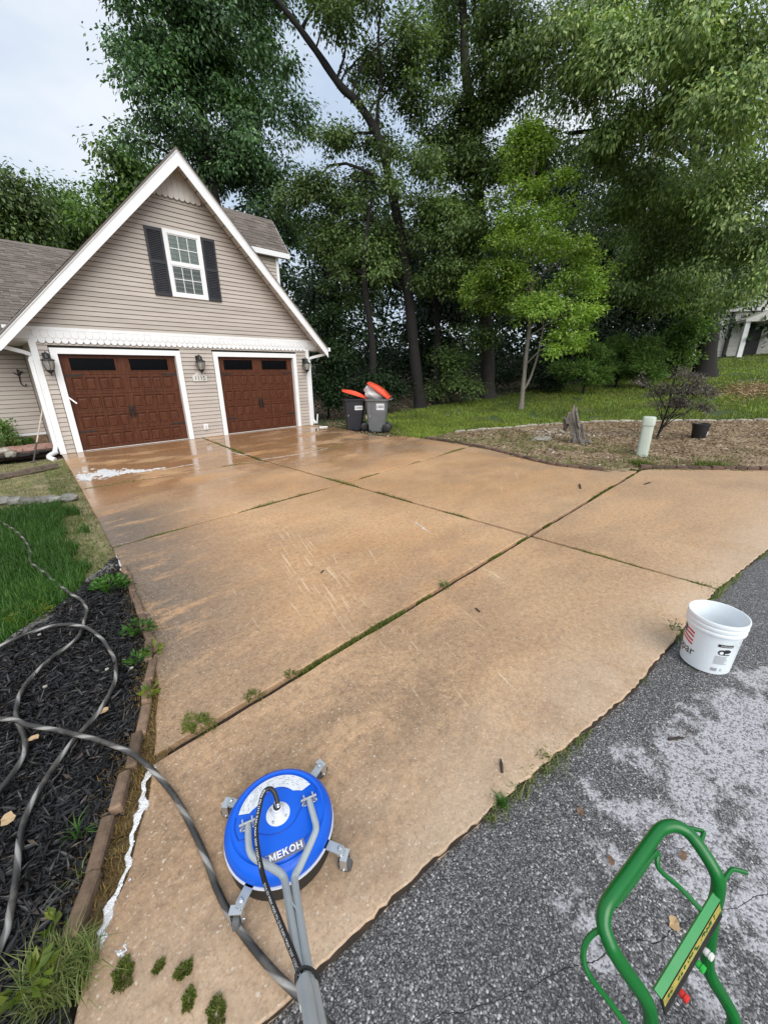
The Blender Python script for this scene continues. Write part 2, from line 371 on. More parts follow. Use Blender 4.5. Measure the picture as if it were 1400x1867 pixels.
def mat_asphalt():
    t = NT('worn_asphalt'); p = t.pos(); x, y, z = t.xyz(p)
    q = t.mapping(p, scale=(1.0, 1.0, 1.0)); v = t.xyz(t.voro(q, 120.0)); dist = t.voro(q, 120.0, 'F1', 'Distance')
    small = t.xyz(t.voro(p, 260.0)); n = t.noise(p, 1.3, 5, 0.65)
    c = t.ramp(small[0], [(0.0, (0.028, 0.028, 0.030)), (0.55, (0.070, 0.068, 0.070)), (0.85, (0.17, 0.165, 0.165)), (1.0, (0.40, 0.39, 0.38))])
    stone = t.math('MULTIPLY', t.remap(v[0], 0.52, 0.60), t.remap(dist, 0.62, 0.36))
    sc = t.ramp(v[1], [(0.0, (0.075, 0.074, 0.078)), (0.5, (0.17, 0.165, 0.165)), (0.85, (0.33, 0.32, 0.31)), (1.0, (0.58, 0.56, 0.53))])
    c = t.mix(stone, c, sc)
    # dried white detergent residue with bare patches
    gx = t.math('MULTIPLY', t.math('SUBTRACT', x, 0.55), 0.72); gy = t.math('MULTIPLY', t.math('ADD', t.math('ADD', y, 11.90), t.math('MULTIPLY', t.math('SUBTRACT', x, 0.55), 0.20)), 2.1)
    d2 = t.math('ADD', t.math('MULTIPLY', gx, gx), t.math('MULTIPLY', gy, gy))
    m_ = t.math('ADD', t.remap(d2, 1.25, 0.0, 0.05, 0.70, False), t.math('MULTIPLY', t.math('SUBTRACT', t.noise(p, 4.6, 9, 0.72, 0.1), 0.5), 2.4))
    m_ = t.math('MULTIPLY', t.remap(m_, 0.40, 0.62), t.math('ADD', 0.25, t.math('MULTIPLY', t.remap(v[0], 0.15, 0.55), 0.75)))
    c = t.mix(t.math('MULTIPLY', m_, 0.88), c, (0.47, 0.46, 0.48))
    # brown damp leaf stains
    c = t.mix(t.math('MULTIPLY', t.remap(t.noise(p, 4.1, 4), 0.66, 0.74), 0.5), c, (0.17, 0.125, 0.09))
    # fine cracks wandering along the road
    w1 = t.math('ADD', t.math('ADD', y, t.math('MULTIPLY', x, 0.62)), t.math('MULTIPLY', t.noise(p, 5.0, 5, 0.6), 0.10))
    for off in (11.93,): c = t.mix(t.remap(t.math('ABSOLUTE', t.math('ADD', w1, off)), 0.0024, 0.0008), c, (0.010, 0.009, 0.009))
    t.base(c); t.rough(t.remap(v[2], 0, 1, 0.42, 0.75, False)); t.b.inputs['Specular IOR Level'].default_value = 0.35
    t.bump(t.math('ADD', t.math('MULTIPLY', t.math('SUBTRACT', 1.0, dist), 0.8), t.math('MULTIPLY', small[1], 0.35)), 0.55, 0.006)
    return t.m

M = {}
M['concrete'] = mat_concrete(); M['asphalt'] = mat_asphalt()
def mat_ground():
    t = NT('soil_and_turf'); p = t.pos(); x, y, z = t.xyz(p)
    n = t.noise(p, 3.0, 6, 0.65); n2 = t.noise(p, 30.0, 4, 0.7)
    soil = t.ramp(n, [(0.3, (0.045, 0.030, 0.018)), (0.7, (0.110, 0.076, 0.046))])
    soil = t.mix(t.remap(n2, 0.5, 0.75), soil, (0.17, 0.125, 0.08))
    turf = t.ramp(n2, [(0.3, (0.020, 0.040, 0.010)), (0.7, (0.060, 0.105, 0.022))])
    turf = t.mix(t.remap(t.noise(p, 0.5, 4), 0.48, 0.68), turf, (0.115, 0.120, 0.040))
    # the lawn lies right of the driveway and in front of the trees, and left of the bed
    edge = t.math('ADD', t.math('SUBTRACT', t.math('MULTIPLY', x, -0.21), y), t.math('MULTIPLY', n, 1.5))
    lawn = t.math('MULTIPLY', t.remap(edge, -3.9, -2.9), t.remap(x, 6.0, 7.0))
    leftl = t.remap(x, -0.6, -1.3)
    fac = t.math('MAXIMUM', lawn, t.math('MULTIPLY', leftl, t.remap(y, -10.0, -8.5)))
    t.base(t.mix(fac, soil, turf)); t.rough(0.9); t.bump(n2, 0.6, 0.03); return t.m
M['ground'] = mat_ground()
M['mulch_soil'] = simple('black_mulch_soil', (0.006, 0.006, 0.007), (0.020, 0.019, 0.019), 14, 0.75, 0.8, 40, coord='pos', bdist=0.02)
M['litter_soil'] = simple('leaf_litter_soil', (0.17, 0.115, 0.065), (0.36, 0.27, 0.165), 2.2, 0.9, 0.8, 25, coord='pos', bdist=0.02)
M['moss_soil'] = simple('dry_moss_soil', (0.095, 0.062, 0.028), (0.210, 0.150, 0.070), 14, 0.95, 0.8, 60, coord='pos', bdist=0.015)
M['verge'] = simple('pale_dry_dirt', (0.13, 0.115, 0.055), (0.34, 0.27, 0.16), 5, 0.95, 0.8, 30, coord='pos', bdist=0.02)
M['joint'] = simple('joint_soil', (0.012, 0.008, 0.005), (0.038, 0.025, 0.015), 20, 0.95, 0.8, 80, coord='pos')

# ---------------------------------------------------------------- ground sheet
def warp(n, a, b, c, e=2.2):
    s = np.linspace(-1, 1, n); w = np.sign(s)*np.abs(s)**e
    return np.where(w < 0, c+w*(c-a), c+w*(b-c))
gx = warp(150, -320, 420, 6.0); gy = warp(150, -260, 420, -6.0)
GX, GY = np.meshgrid(gx, gy); nz = (fbm(GX, GY, 0.7)-0.5)
def inpoly_grid(poly): return in_poly(np.stack([GX.ravel(), GY.ravel()], 1), poly).reshape(GX.shape)
GZ = T(GX, GY)-0.085+0.03*nz*(np.hypot(GX-6, GY+6) > 9)+np.clip((np.hypot(GX-10, GY+2)-45)/60, 0, 1)*nz*4
v = np.stack([GX.ravel(), GY.ravel(), GZ.ravel()], 1)
ii = (np.arange(149)[:,None]*150+np.arange(149)[None,:]).ravel()
f = np.stack([ii, ii+1, ii+151, ii+150], 1)
g = link_mesh('ground', np_mesh('ground', v, f, M['ground']), None); g['kind'] = 'structure'
g.data.polygons.foreach_set('use_smooth', [True]*len(g.data.polygons))

# ---------------------------------------------------------------- road
ROAD_EDGE = [(-30, -9.2), (-6, -10.5), (-2.6, -10.82), (-1.90, -10.88), (-1.41, -10.97), (-1.20, -11.0), (-0.78, -11.06), (-0.13, -11.19), (0.69, -11.36), (2.44, -11.55), (3.78, -11.81), (6.5, -12.15), (9.2, -12.5), (16, -13.3), (45, -16.5)]
def road_y(x): return np.interp(x, [p[0] for p in ROAD_EDGE], [p[1] for p in ROAD_EDGE])
b = MB(); xs = np.concatenate([np.linspace(-30, -3, 12), np.linspace(-2.5, 9, 116), np.linspace(10, 45, 24)])
top = [(x, road_y(x)+0.05) for x in xs]; rows = 9; V = []; Fc = []
for i, (x, y0) in enumerate(top):
    for j in range(rows):
        yy = y0-(j/(rows-1))**1.4*6.0
        V.append((x, yy, float(rise(x))-0.012+(0.006*math.sin(x*3.1+yy*2.3) if j else 0)-(0.0 if j else 0.03)))
for i in range(len(top)-1):
    for j in range(rows-1): Fc.append((i*rows+j, i*rows+j+1, (i+1)*rows+j+1, (i+1)*rows+j))
road = b.add(V, Fc).build('road', M['asphalt'], smooth=True); road['kind'] = 'structure'
ROAD_Z = -0.012

# ---------------------------------------------------------------- driveway slabs with open joints
drive = bpy.data.objects.new('driveway', None); COL.objects.link(drive); drive['kind'] = 'structure'
LE = [(-0.41, 0.0), (-0.68, -4.0), (-0.89, -6.86), (-1.08, -8.73), (-1.20, -9.36), (-1.35, -9.80), (-1.44, -10.03), (-1.59, -10.30), (-1.72, -10.43), (-1.92, -10.86)]
def left_x(y):
    ys = [p[1] for p in LE][::-1]; return float(np.interp(y, ys, [p[0] for p in LE][::-1]))
RB = [(6.84, -4.0), (6.83, -4.84), (6.78, -6.0), (6.66, -7.0), (6.35, -7.9), (6.11, -8.54), (6.14, -9.1), (6.22, -9.45), (6.55, -9.85), (6.94, -10.12), (7.5, -10.8), (8.2, -11.62), (9.1, -12.45)]
def jy(line, x): return float(np.interp(x, [p[0] for p in line], [p[1] for p in line]))
B0 = [(-0.66, -3.88), (2.40, -4.03), (6.5, -3.78)]; B1 = [(-0.89, -6.86), (2.46, -6.70), (6.7, -6.36)]; B2 = [(-1.37, -9.86), (2.46, -9.91), (6.6, -9.97)]
A_TOP = (2.80, 0.0); A_X = 2.445
def a_x(y): return 2.445 if y < -4.03 else 2.445+(A_TOP[0]-2.445)*(y+4.03)/4.03
GAP = 0.052
def slab(poly, ragged=()):
    P = []
    n = len(poly)
    for i in range(n):
        a = np.array(poly[i]); c = np.array(poly[(i+1)%n]); L = np.linalg.norm(c-a); rg = i in ragged; k = max(1, int(L/(0.028 if rg else 0.12)))
        for j in range(k):
            q = a+(c-a)*j/k; d = np.array([-(c-a)[1], (c-a)[0]])/max(L, 1e-6)
            amp = 0.012 if rg else 0.005
            if j: q = q+d*(random.uniform(-amp, amp)*(0.45 if rg else 1))
            P.append((q[0], q[1]))
    m_ = len(P); c0 = np.mean(P, 0); Q = []
    for i in range(m_):                              # worn upper arris
        a = np.array(P[i-1]); c = np.array(P[(i+1)%m_]); d = c-a; d = np.array([-d[1], d[0]])/max(np.linalg.norm(d), 1e-6)
        Q.append(np.array(P[i])+d*0.006)
    bb = MB(); vv = [(x, y, -0.13) for x, y in P]+[(x, y, -0.006) for x, y in P]+[(q[0], q[1], 0.0) for q in Q]
    ff = [(i, (i+1)%m_, m_+(i+1)%m_, m_+i) for i in range(m_)]+[(m_+i, m_+(i+1)%m_, 2*m_+(i+1)%m_, 2*m_+i) for i in range(m_)]+[tuple(range(2*m_, 3*m_))]
    return bb.add(vv, ff).build('slab', M['concrete'], drive)
g2 = GAP/2
def lpts(y0, y1): return [(left_x(y0), y0)]+[p for p in LE if min(y0, y1)+0.05 < p[1] < max(y0, y1)-0.05][::1 if y0 > y1 else -1]+[(left_x(y1), y1)]
def rpts(y0, y1):   # upwards along the island edging
    return [p for p in RB if y0 < p[1] < y1][::-1]
# counter-clockwise outlines
slab([(-0.41, 0.02)]+lpts(0.0, B0[0][1]+g2)[1:]+[(2.40-g2, B0[1][1]+g2), (A_TOP[0]-g2, 0.02)])
slab([(2.40+g2+0.03, B0[1][1]+g2), (6.42, jy(B0, 6.42)+g2), (6.30, -3.1), (6.62, -1.9), (6.72, 0.02), (A_TOP[0]+g2, 0.02)])
slab(lpts(B0[0][1]-g2, B1[0][1]+g2)+[(A_X-g2, B1[1][1]+g2), (A_X-g2, B0[1][1]-g2)])
slab([(A_X+g2, B1[1][1]+g2), (6.72, jy(B1, 6.72)+g2), (6.78, -5.9), (6.83, -4.84), (6.84, -4.1), (6.5, jy(B0, 6.5)-g2), (A_X+g2, B0[1][1]-g2)])
slab(lpts(B1[0][1]-g2, B2[0][1]+g2)+[(A_X-g2, B2[1][1]+g2), (A_X-g2, B1[1][1]-g2)])
slab([(A_X+g2, B2[1][1]+g2), (6.58, jy(B2, 6.58)+g2), (6.22, -9.45), (6.14, -9.1), (6.11, -8.54), (6.35, -7.9), (6.66, -7.0), (6.72, jy(B1, 6.72)-g2), (A_X+g2, B1[1][1]-g2)])
low = lpts(B2[0][1]-g2, -10.84)
re = [(x, float(road_y(x))) for x in (-1.41, -1.2, -0.78, -0.13, 0.69, 1.5, 2.43)]
slab(low+re+[(A_X-g2, B2[1][1]-g2)], ragged=range(len(low), len(low)+len(re)))
re2 = [(x, float(road_y(x))) for x in (2.46, 3.78, 5.2, 6.5, 7.8, 9.1)]
slab(re2+[(8.2, -11.62), (7.5, -10.8), (6.94, -10.12), (6.66, jy(B2, 6.6)-g2), (A_X+g2, B2[1][1]-g2)], ragged=range(0, 5))
# soil bed of the joints, just below the slab tops
b = MB(); b.prism([(-0.36, 0.0), (-0.62, -3.8), (-0.84, -6.8), (-1.02, -8.6), (-1.36, -10.0), (-1.7, -10.7), (2.4, -11.5), (9.0, -12.4), (6.0, -9.0), (6.5, -6.0), (6.3, -3.4), (6.6, 0.0)], 'z', -0.12, -0.040)
jo = b.build('joint_soil', M['joint'], drive)
es = MB(); V = []; xs_ = np.linspace(-1.9, 9.2, 420)                     # dirt packed into the gap between slab and asphalt
for x_ in xs_:
    yc = float(road_y(x_)); w_ = 0.002+0.016*max(0.0, float(fbm(np.array(x_*3.0), np.array(1.7), 2.0))-0.45)+random.uniform(-.002, .002)
    V += [(x_, yc+0.03, -0.018), (x_, yc+0.006+random.uniform(-.004, .004), -0.006), (x_, yc-w_*0.6, -0.009), (x_, yc-w_*1.5-0.004, -0.022)]
es.add(V, [(i*4+k, i*4+k+1, (i+1)*4+k+1, (i+1)*4+k) for i in range(len(xs_)-1) for k in range(3)]).build('edge_dirt', M['joint'], drive)

# ---------------------------------------------------------------- beds
LB = [at(215, 1012), at(130, 1088), at(40, 1150), at(0, 1180)]                       # grass side of the mulch bed
brick_px = [(226, 1030), (243, 1078), (258, 1125), (274, 1172), (272, 1225), (264, 1285), (250, 1338), (238, 1385), (222, 1440), (203, 1500), (183, 1560), (163, 1625), (143, 1685), (128, 1722)]
BR = [at(x, y, 0.02) for x, y in brick_px]
bed_poly = [(p[0], p[1]) for p in LB]+[(-3.2, -9.2), (-3.4, -11.0), (-1.95, -10.80)]+[(p[0], p[1]) for p in BR[::-1]]
def sheet(name, poly, z, mat, amp=0.02, step=0.06, kind='structure', seed=0.0, dome=0.0):
    """a bumpy ground sheet filling an outline"""
    poly = [(p[0], p[1]) for p in poly]; A = np.array(poly); lo, hi = A.min(0)-step, A.max(0)+step
    xs = np.arange(lo[0], hi[0], step); ys = np.arange(lo[1], hi[1], step); X, Y = np.meshgrid(xs, ys)
    ins = in_poly(np.stack([X.ravel(), Y.ravel()], 1), poly).reshape(X.shape)
    Z = z+T(X, Y)+amp*(fbm(X, Y, 4.0, seed)-0.5)*2+0.4*amp*(fbm(X, Y, 17.0, seed+3)-0.5)*2
    ny, nx = X.shape; I = (np.arange(ny-1)[:,None]*nx+np.arange(nx-1)[None,:])
    keep = (ins[:-1,:-1] | ins[1:,:-1] | ins[:-1,1:] | ins[1:,1:])
    I = I[keep]; F = np.stack([I, I+1, I+nx+1, I+nx], 1)
    used, inv = np.unique(F, return_inverse=True); VV = np.stack([X.ravel(), Y.ravel(), Z.ravel()], 1)[used]
    o = link_mesh(name, np_mesh(name, VV, inv.reshape(F.shape), mat), None)
    o.data.polygons.foreach_set('use_smooth', [True]*len(o.data.polygons)); o['kind'] = kind; return o
sheet('mulch_bed', bed_poly, -0.025, M['mulch_soil'], 0.014, 0.05)
mp = scatter(bed_poly, 36000); nm = len(mp)
keep = np.hypot(mp[:,0]-CAM[0], mp[:,1]-CAM[1]) < 6; mp = mp[keep]; nm = len(mp)
mz = -0.025+0.014*(fbm(mp[:,0], mp[:,1], 4.0)-0.5)*2+rng.uniform(0.0, 0.022, nm)
ax = np.stack([rng.normal(size=nm), rng.normal(size=nm), rng.normal(size=nm)*0.22], 1)
M['mulch'] = (lambda t: (t.base(t.ramp(t.island(), [(0.0, (0.003, 0.003, 0.0035)), (0.7, (0.009, 0.0085, 0.009)), (0.95, (0.024, 0.021, 0.020)), (1.0, (0.10, 0.075, 0.055))])), t.rough(0.42), t.m)[-1])(NT('black_mulch_chip'))
mo = link_mesh('mulch', leaf_mesh('mulch', np.column_stack([mp, mz]), ax, rng.uniform(0.025, 0.085, nm), rng.uniform(0.006, 0.016, nm), M['mulch'], 0.35, nvec=np.tile([0.05, 0.02, 1.0], (nm, 1))+rng.normal(size=(nm,3))*0.4), None)
tag(mo, 'shredded black wood mulch filling the bed under the hose loops', 'mulch', kind='stuff')
# dry mossy gutter between the bricks and the slab
gut = [(p[0]+0.03, p[1]+0.03) for p in BR]+[(left_x(y)+0.03, y) for y in np.linspace(-10.6, -7.2, 24)]
sheet('moss_strip', gut, -0.022, M['moss_soil'], 0.012, 0.03)

sheet('verge', [(-0.36, -0.2), (-0.40, -1.0), (-0.66, -4.0), (-0.86, -6.8), (-0.95, -7.25), (-1.15, -7.4), (-1.2, -6.5), (-1.05, -4.6), (-2.9, -4.3), (-2.9, -0.1)], -0.05, M['verge'], 0.015, 0.07)
# ---------------------------------------------------------------- brick edgings, stones, timbers
M['brick_tan'] = simple('weathered_tan_brick', (0.095, 0.062, 0.040), (0.235, 0.155, 0.100), 18, 0.9, 0.8, 90, rnd=0.30)
M['brick_dark'] = simple('dark_red_brick', (0.075, 0.042, 0.032), (0.135, 0.085, 0.062), 12, 0.85, 0.5, 100, rnd=0.35)
M['stone'] = simple('grey_field_stone', (0.10, 0.097, 0.088), (0.24, 0.23, 0.21), 9, 0.85, 0.6, 50, rnd=0.25)
M['pale_stone'] = simple('pale_edging_stone', (0.25, 0.23, 0.19), (0.40, 0.37, 0.31), 8, 0.85, 0.5, 50, rnd=0.18)
M['timber'] = simple('weathered_timber', (0.085, 0.060, 0.045), (0.20, 0.155, 0.120), 12, 0.85, 0.5, 40, stretch=(0.2, 3, 3))
brick_me = MB().bbox(-0.098, 0.098, -0.024, 0.024, -0.055, 0.03, 0.007).mesh('brick', M['brick_tan'])
brick_me2 = MB().bbox(-0.095, 0.095, -0.045, 0.045, -0.06, 0.045, 0.006).mesh('brick', M['brick_dark'])
def laid(root, name, me, path, step, z=0.0, jit=0.012, yaw=0.05, tilt=0.06, follow=True):
    P = resample(path, step)
    for a, c in zip(P, P[1:]):
        mid = (a+c)/2; an = math.atan2(c[1]-a[1], c[0]-a[0])
        zz = (float(T(mid[0], mid[1])) if follow else 0)+z
        link_mesh(name, me, None, root, (mid[0]+random.uniform(-jit, jit), mid[1]+random.uniform(-jit, jit), zz+random.uniform(-jit, jit)*0.6),
                  (random.uniform(-tilt, tilt), random.uniform(-tilt, tilt), an+random.uniform(-yaw, yaw)))
e1 = thing('brick_edging', 'tan brick edging curving between the black mulch bed and the driveway', 'edging')
laid(e1, 'brick', brick_me, BR, 0.204, -0.003, 0.014, 0.10, 0.13)
isl_px = [(775, 799), (810, 804), (850, 811), (900, 821), (950, 834), (1000, 846), (1050, 853), (1100, 858)]
IS1 = [at(x, y, 0.0) for x, y in isl_px]
isl_px2 = [(1165, 853), (1200, 854), (1260, 855), (1330, 856), (1400, 857), (1480, 860)]
IS2 = [at(x, y, 0.0) for x, y in isl_px2]
e2 = thing('brick_edging', 'dark sunken brick edging between the island bed and the driveway', 'edging')
laid(e2, 'brick', brick_me2, spline(IS1, 4), 0.205, 0.0, 0.015, 0.08, 0.08)
laid(e2, 'brick', brick_me2, spline(IS2, 4), 0.205, 0.01, 0.015, 0.08, 0.08)
def rock_mesh(name, sx, sy, sz, mat, seed, n=10):
    r_ = np.random.default_rng(seed); b_ = MB(); V = []; 
    for i in range(6):
        ph = math.pi*i/5
        for k in range(n):
            a = 2*math.pi*k/n; q = 1+r_.uniform(-0.16, 0.16)
            ex = lambda c, e: math.copysign(abs(c)**e, c)
            V.append((sx*ex(math.sin(ph), .7)*ex(math.cos(a), .7)*q, sy*ex(math.sin(ph), .7)*ex(math.sin(a), .7)*q, -sz*ex(math.cos(ph), .8)*q))
    F = [(i*n+k, i*n+(k+1)%n, (i+1)*n+(k+1)%n, (i+1)*n+k) for i in range(5) for k in range(n)]
    return b_.add(V, F).mesh(name, mat)
blk = [rock_mesh('stone', 0.225, 0.05, 0.05, M['pale_stone'], s) for s in (1, 2, 3)]
e3 = thing('stone_edging', 'row of pale edging stones between the island bed and the lawn', 'edging')
BK = [at(x, y, 0.05) for x, y in [(830, 786), (870, 782), (930, 779), (1000, 775), (1060, 774), (1120, 775), (1200, 777), (1300, 780), (1400, 783), (1480, 787)]]
PB = resample(spline(BK, 4), 0.43)
for i, (a, c) in enumerate(zip(PB, PB[1:])):
    mid = (a+c)/2; link_mesh('stone', blk[i%3], None, e3, (mid[0], mid[1], float(T(mid[0], mid[1]))+random.uniform(-0.015, 0.02)), (0, random.uniform(-.05, .05), math.atan2(c[1]-a[1], c[0]-a[0])+random.uniform(-.06, .06)))
fst = [rock_mesh('stone', 0.105, 0.07, 0.06, M['stone'], s) for s in (11, 12, 13)]
e4 = thing('stone_edging', 'row of grey stones across the left lawn beside the driveway', 'edging')
LS = [at(x, y, 0.02) for x, y in [(-60, 916), (0, 912), (50, 912), (100, 910), (140, 905)]]
PB = resample(LS, 0.19)
for i, (a, c) in enumerate(zip(PB, PB[1:])):
    mid = (a+c)/2; link_mesh('stone', fst[i%3], None, e4, (mid[0], mid[1], random.uniform(0.0, 0.03)), (random.uniform(-.2, .2), random.uniform(-.2, .2), random.uniform(-.3, .3)))
pav = [rock_mesh('paver', 0.17, 0.075, 0.035, M['stone'], s, 8) for s in (21, 22)]
e5 = thing('stone_edging', 'flat grey stones slanting between the long grass and the black mulch', 'edging')
for i, (x, y) in enumerate([(203, 1026), (185, 1040), (165, 1060), (142, 1080), (120, 1098), (95, 1115), (68, 1130), (40, 1148), (15, 1168), (-15, 1188)]):
    p = at(x, y, 0.01); link_mesh('paver', pav[i%2], None, e5, (p[0], p[1], random.uniform(-0.060, -0.034)), (random.uniform(-.08, .08), random.uniform(-.08, .08), 0.75+random.uniform(-.2, .2)))
def timber(label, p, q, w, h, z):
    p = at(*p); q = at(*q); r = thing('landscape_timber', label, 'timber', (p[0], p[1], z))
    n = 5; b_ = MB()
    for k in range(n):
        a = p+(q-p)*k/n; c = p+(q-p)*(k+1)/n
        b_.beam((a[0], a[1], z+h/2+random.uniform(-.008, .008)), (c[0], c[1], z+h/2+random.uniform(-.008, .008)), w+random.uniform(-.01, .01), h)
    b_.build('log', M['timber'], r)
timber('weathered timber lying across the left lawn nearest the grey stones', (-70, 884), (104, 850), 0.11, 0.08, -0.02)
timber('weathered timber holding the planted bed in front of the recessed wall', (-70, 855), (88, 822), 0.12, 0.16, 0.0)
isl_poly = [(p[0], p[1]) for p in spline(IS1, 3)]+[(6.45, -9.75)]+[(p[0], p[1]) for p in IS2]+[(p[0], p[1]) for p in BK[::-1]]
sheet('island_bed', isl_poly, 0.0, M['litter_soil'], 0.03, 0.1)

# ================================================================= HOUSE
def mat_siding():
    t = NT('beige_vinyl_siding'); p = t.pos()
    c = t.mix(t.remap(t.noise(t.mapping(p, scale=(0.5, 0.5, 4)), 2.0, 4), 0.3, 0.7), (0.415, 0.362, 0.316), (0.485, 0.430, 0.382))
    hs = t.new('ShaderNodeHueSaturation'); t.put(hs.inputs['Color'], c); t.put(hs.inputs['Value'], t.remap(t.objrand(), 0, 1, 0.93, 1.06, False))
    t.base(hs.outputs['Color']); t.rough(0.5); t.bump(t.noise(t.mapping(p, scale=(3, 3, 40)), 6.0, 3), 0.08, 0.002); return t.m
M['siding'] = mat_siding()
M['lap_shade'] = simple('painted_lap_shade', (0.010, 0.009, 0.008), None, rough=0.95)  # near-black backing: paints the shadow line into the gaps between siding laps
M['white'] = simple('white_painted_trim', (0.83, 0.84, 0.85), (0.76, 0.77, 0.78), 3, 0.42, 0.05, 40, coord='pos')
M['soffit'] = simple('off_white_soffit', (0.66, 0.63, 0.59), (0.58, 0.55, 0.51), 4, 0.55, coord='pos')
def mat_wood():
    t = NT('stained_door_wood'); o = t.pos()
    g_ = t.noise(t.mapping(o, scale=(22, 22, 1.6)), 2.0, 6, 0.65, 1.2)
    c = t.ramp(g_, [(0.25, (0.040, 0.0130, 0.0075)), (0.5, (0.088, 0.031, 0.0165)), (0.75, (0.160, 0.064, 0.036))])
    t.base(c); t.rough(0.38); t.b.inputs['Specular IOR Level'].default_value = 0.2; t.bump(g_, 0.08, 0.002); return t.m
M['wood'] = mat_wood()
M['black'] = simple('black_iron', (0.010, 0.010, 0.011), (0.022, 0.021, 0.020), 20, 0.45, 0.1, 80)
M['shutter'] = simple('charcoal_shutter', (0.020, 0.021, 0.027), (0.032, 0.033, 0.040), 10, 0.5)
M['dark_pane'] = (lambda t: (t.base((0.003, 0.003, 0.004)), t.rough(0.10), setattr(t.b.inputs['Specular IOR Level'], 'default_value', 0.12), t.m)[-1])(NT('dark_door_glass'))
def mat_glass():
    t = NT('window_glass'); tr = t.new('ShaderNodeBsdfTransparent'); gl = t.new('ShaderNodeBsdfGlossy'); gl.inputs['Roughness'].default_value = 0.03
    tr.inputs['Color'].default_value = (0.86, 0.90, 0.88, 1); fr = t.new('ShaderNodeFresnel'); fr.inputs['IOR'].default_value = 1.5
    mx = t.new('ShaderNodeMixShader'); t.put(mx.inputs[0], t.math('MULTIPLY', fr.outputs[0], 1.7, True)); t.l.new(tr.outputs[0], mx.inputs[1]); t.l.new(gl.outputs[0], mx.inputs[2]); t.l.new(mx.outputs[0], t.out.inputs['Surface'])
    return t.m
M['glass'] = mat_glass()
def mat_curtain():
    t = NT('folded_curtain'); p = t.pos()
    w = t.noise(t.mapping(p, scale=(14, 1, 0.4)), 1.4, 3); t.base(t.ramp(w, [(0.3, (0.46, 0.48, 0.44)), (0.7, (0.68, 0.70, 0.65))])); t.rough(0.9); t.bump(w, 0.6, 0.03); return t.m
M['curtain'] = mat_curtain()
M['screen'] = simple('insect_screen', (0.125, 0.132, 0.130), (0.175, 0.182, 0.178), 3, 0.8, coord='pos')
def mat_shingle():
    t = NT('brown_grey_shingle'); p = t.pos(); isl = t.island()
    c = t.ramp(isl, [(0.0, (0.088, 0.074, 0.064)), (0.5, (0.130, 0.108, 0.094)), (1.0, (0.185, 0.155, 0.136))])
    c = t.mix(t.remap(t.noise(p, 90.0, 3, 0.7), 0.5, 0.7), c, (0.24, 0.205, 0.18)); t.base(c); t.rough(0.9); t.bump(t.noise(p, 120.0, 3), 0.4, 0.004); return t.m
M['shingle'] = mat_shingle()
H = thing('house', 'beige siding house with steep white trimmed gable and two brown garage doors', 'house', (3.08, 0.0, 0.0))
X0, X1 = -0.42, 6.60; AP = 3.09; D_H = 2.165; DX = (0.0, 3.553); DW = 2.44; BAND0, BAND1 = 2.42, 2.665
RZ = 6.42; RS = 1.025                                     # wall apex under the roof and roof slope
def roof_z(x): return RZ+0.06-abs(x-AP)*RS
def wall_part(name, parent=H):
    o = bpy.data.objects.new(name, None); COL.objects.link(o); o.parent = parent; WL[o.name] = wloc(parent); return o
def board(parent, x0b, x1b, x0t, x1t, z0, z1, y):
    """one lap of siding: thin at the top, kicked out with an undercut lip at the bottom"""
    b_ = MB(); o1, o0 = 0.003, 0.020; z0 = z0+0.0085
    V = [(x0b,y,z0),(x1b,y,z0),(x1t,y,z1),(x0t,y,z1),(x0b,y-o0,z0),(x1b,y-o0,z0),(x1t,y-o1,z1),(x0t,y-o1,z1)]
    b_.add(V, [(0,1,2,3),(4,7,6,5),(0,4,5,1),(1,5,6,2),(2,6,7,3),(3,7,4,0)])
    return b_.build('siding_board', M['siding'], parent)
EXP = 0.1015
# wall bodies stand behind the siding
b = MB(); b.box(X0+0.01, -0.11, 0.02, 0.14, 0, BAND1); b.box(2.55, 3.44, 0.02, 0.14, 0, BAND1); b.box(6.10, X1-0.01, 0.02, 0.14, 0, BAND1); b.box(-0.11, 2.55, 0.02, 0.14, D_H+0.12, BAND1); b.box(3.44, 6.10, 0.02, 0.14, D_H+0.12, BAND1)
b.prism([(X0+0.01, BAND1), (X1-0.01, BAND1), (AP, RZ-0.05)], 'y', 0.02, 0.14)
b.build('sheathing', M['lap_shade'], H); b = MB()
b.box(X0+0.01, X0+0.12, 0.14, 7.2, 0, 2.75); b.box(X1-0.12, X1-0.01, 0.14, 7.2, 0, 2.75); b.box(X0+0.12, X1-0.12, 7.05, 7.2, 0, 2.75)
b.build('wall_core', M['siding'], H)
lower = wall_part('lower_wall'); gable = wall_part('gable_wall')
z = 0.0
while z < BAND0-0.005:
    zt = min(z+EXP, BAND0)
    if z < D_H+0.14:
        for a, c in ((X0+0.10, -0.135), (2.575, 3.418), (6.128, X1-0.10)): board(lower, a, c, a, c, z, zt-0.001, 0.02)
    else: board(lower, X0+0.10, X1-0.10, X0+0.10, X1-0.10, z, zt-0.001, 0.02)
    z += EXP
z = BAND1
while z < RZ-0.25:
    zt = z+EXP; hb = (RZ-z)/RS; ht = (RZ-zt)/RS
    board(gable, AP-hb, AP+hb, AP-ht, AP+ht, z, zt-0.001, 0.02); z = zt
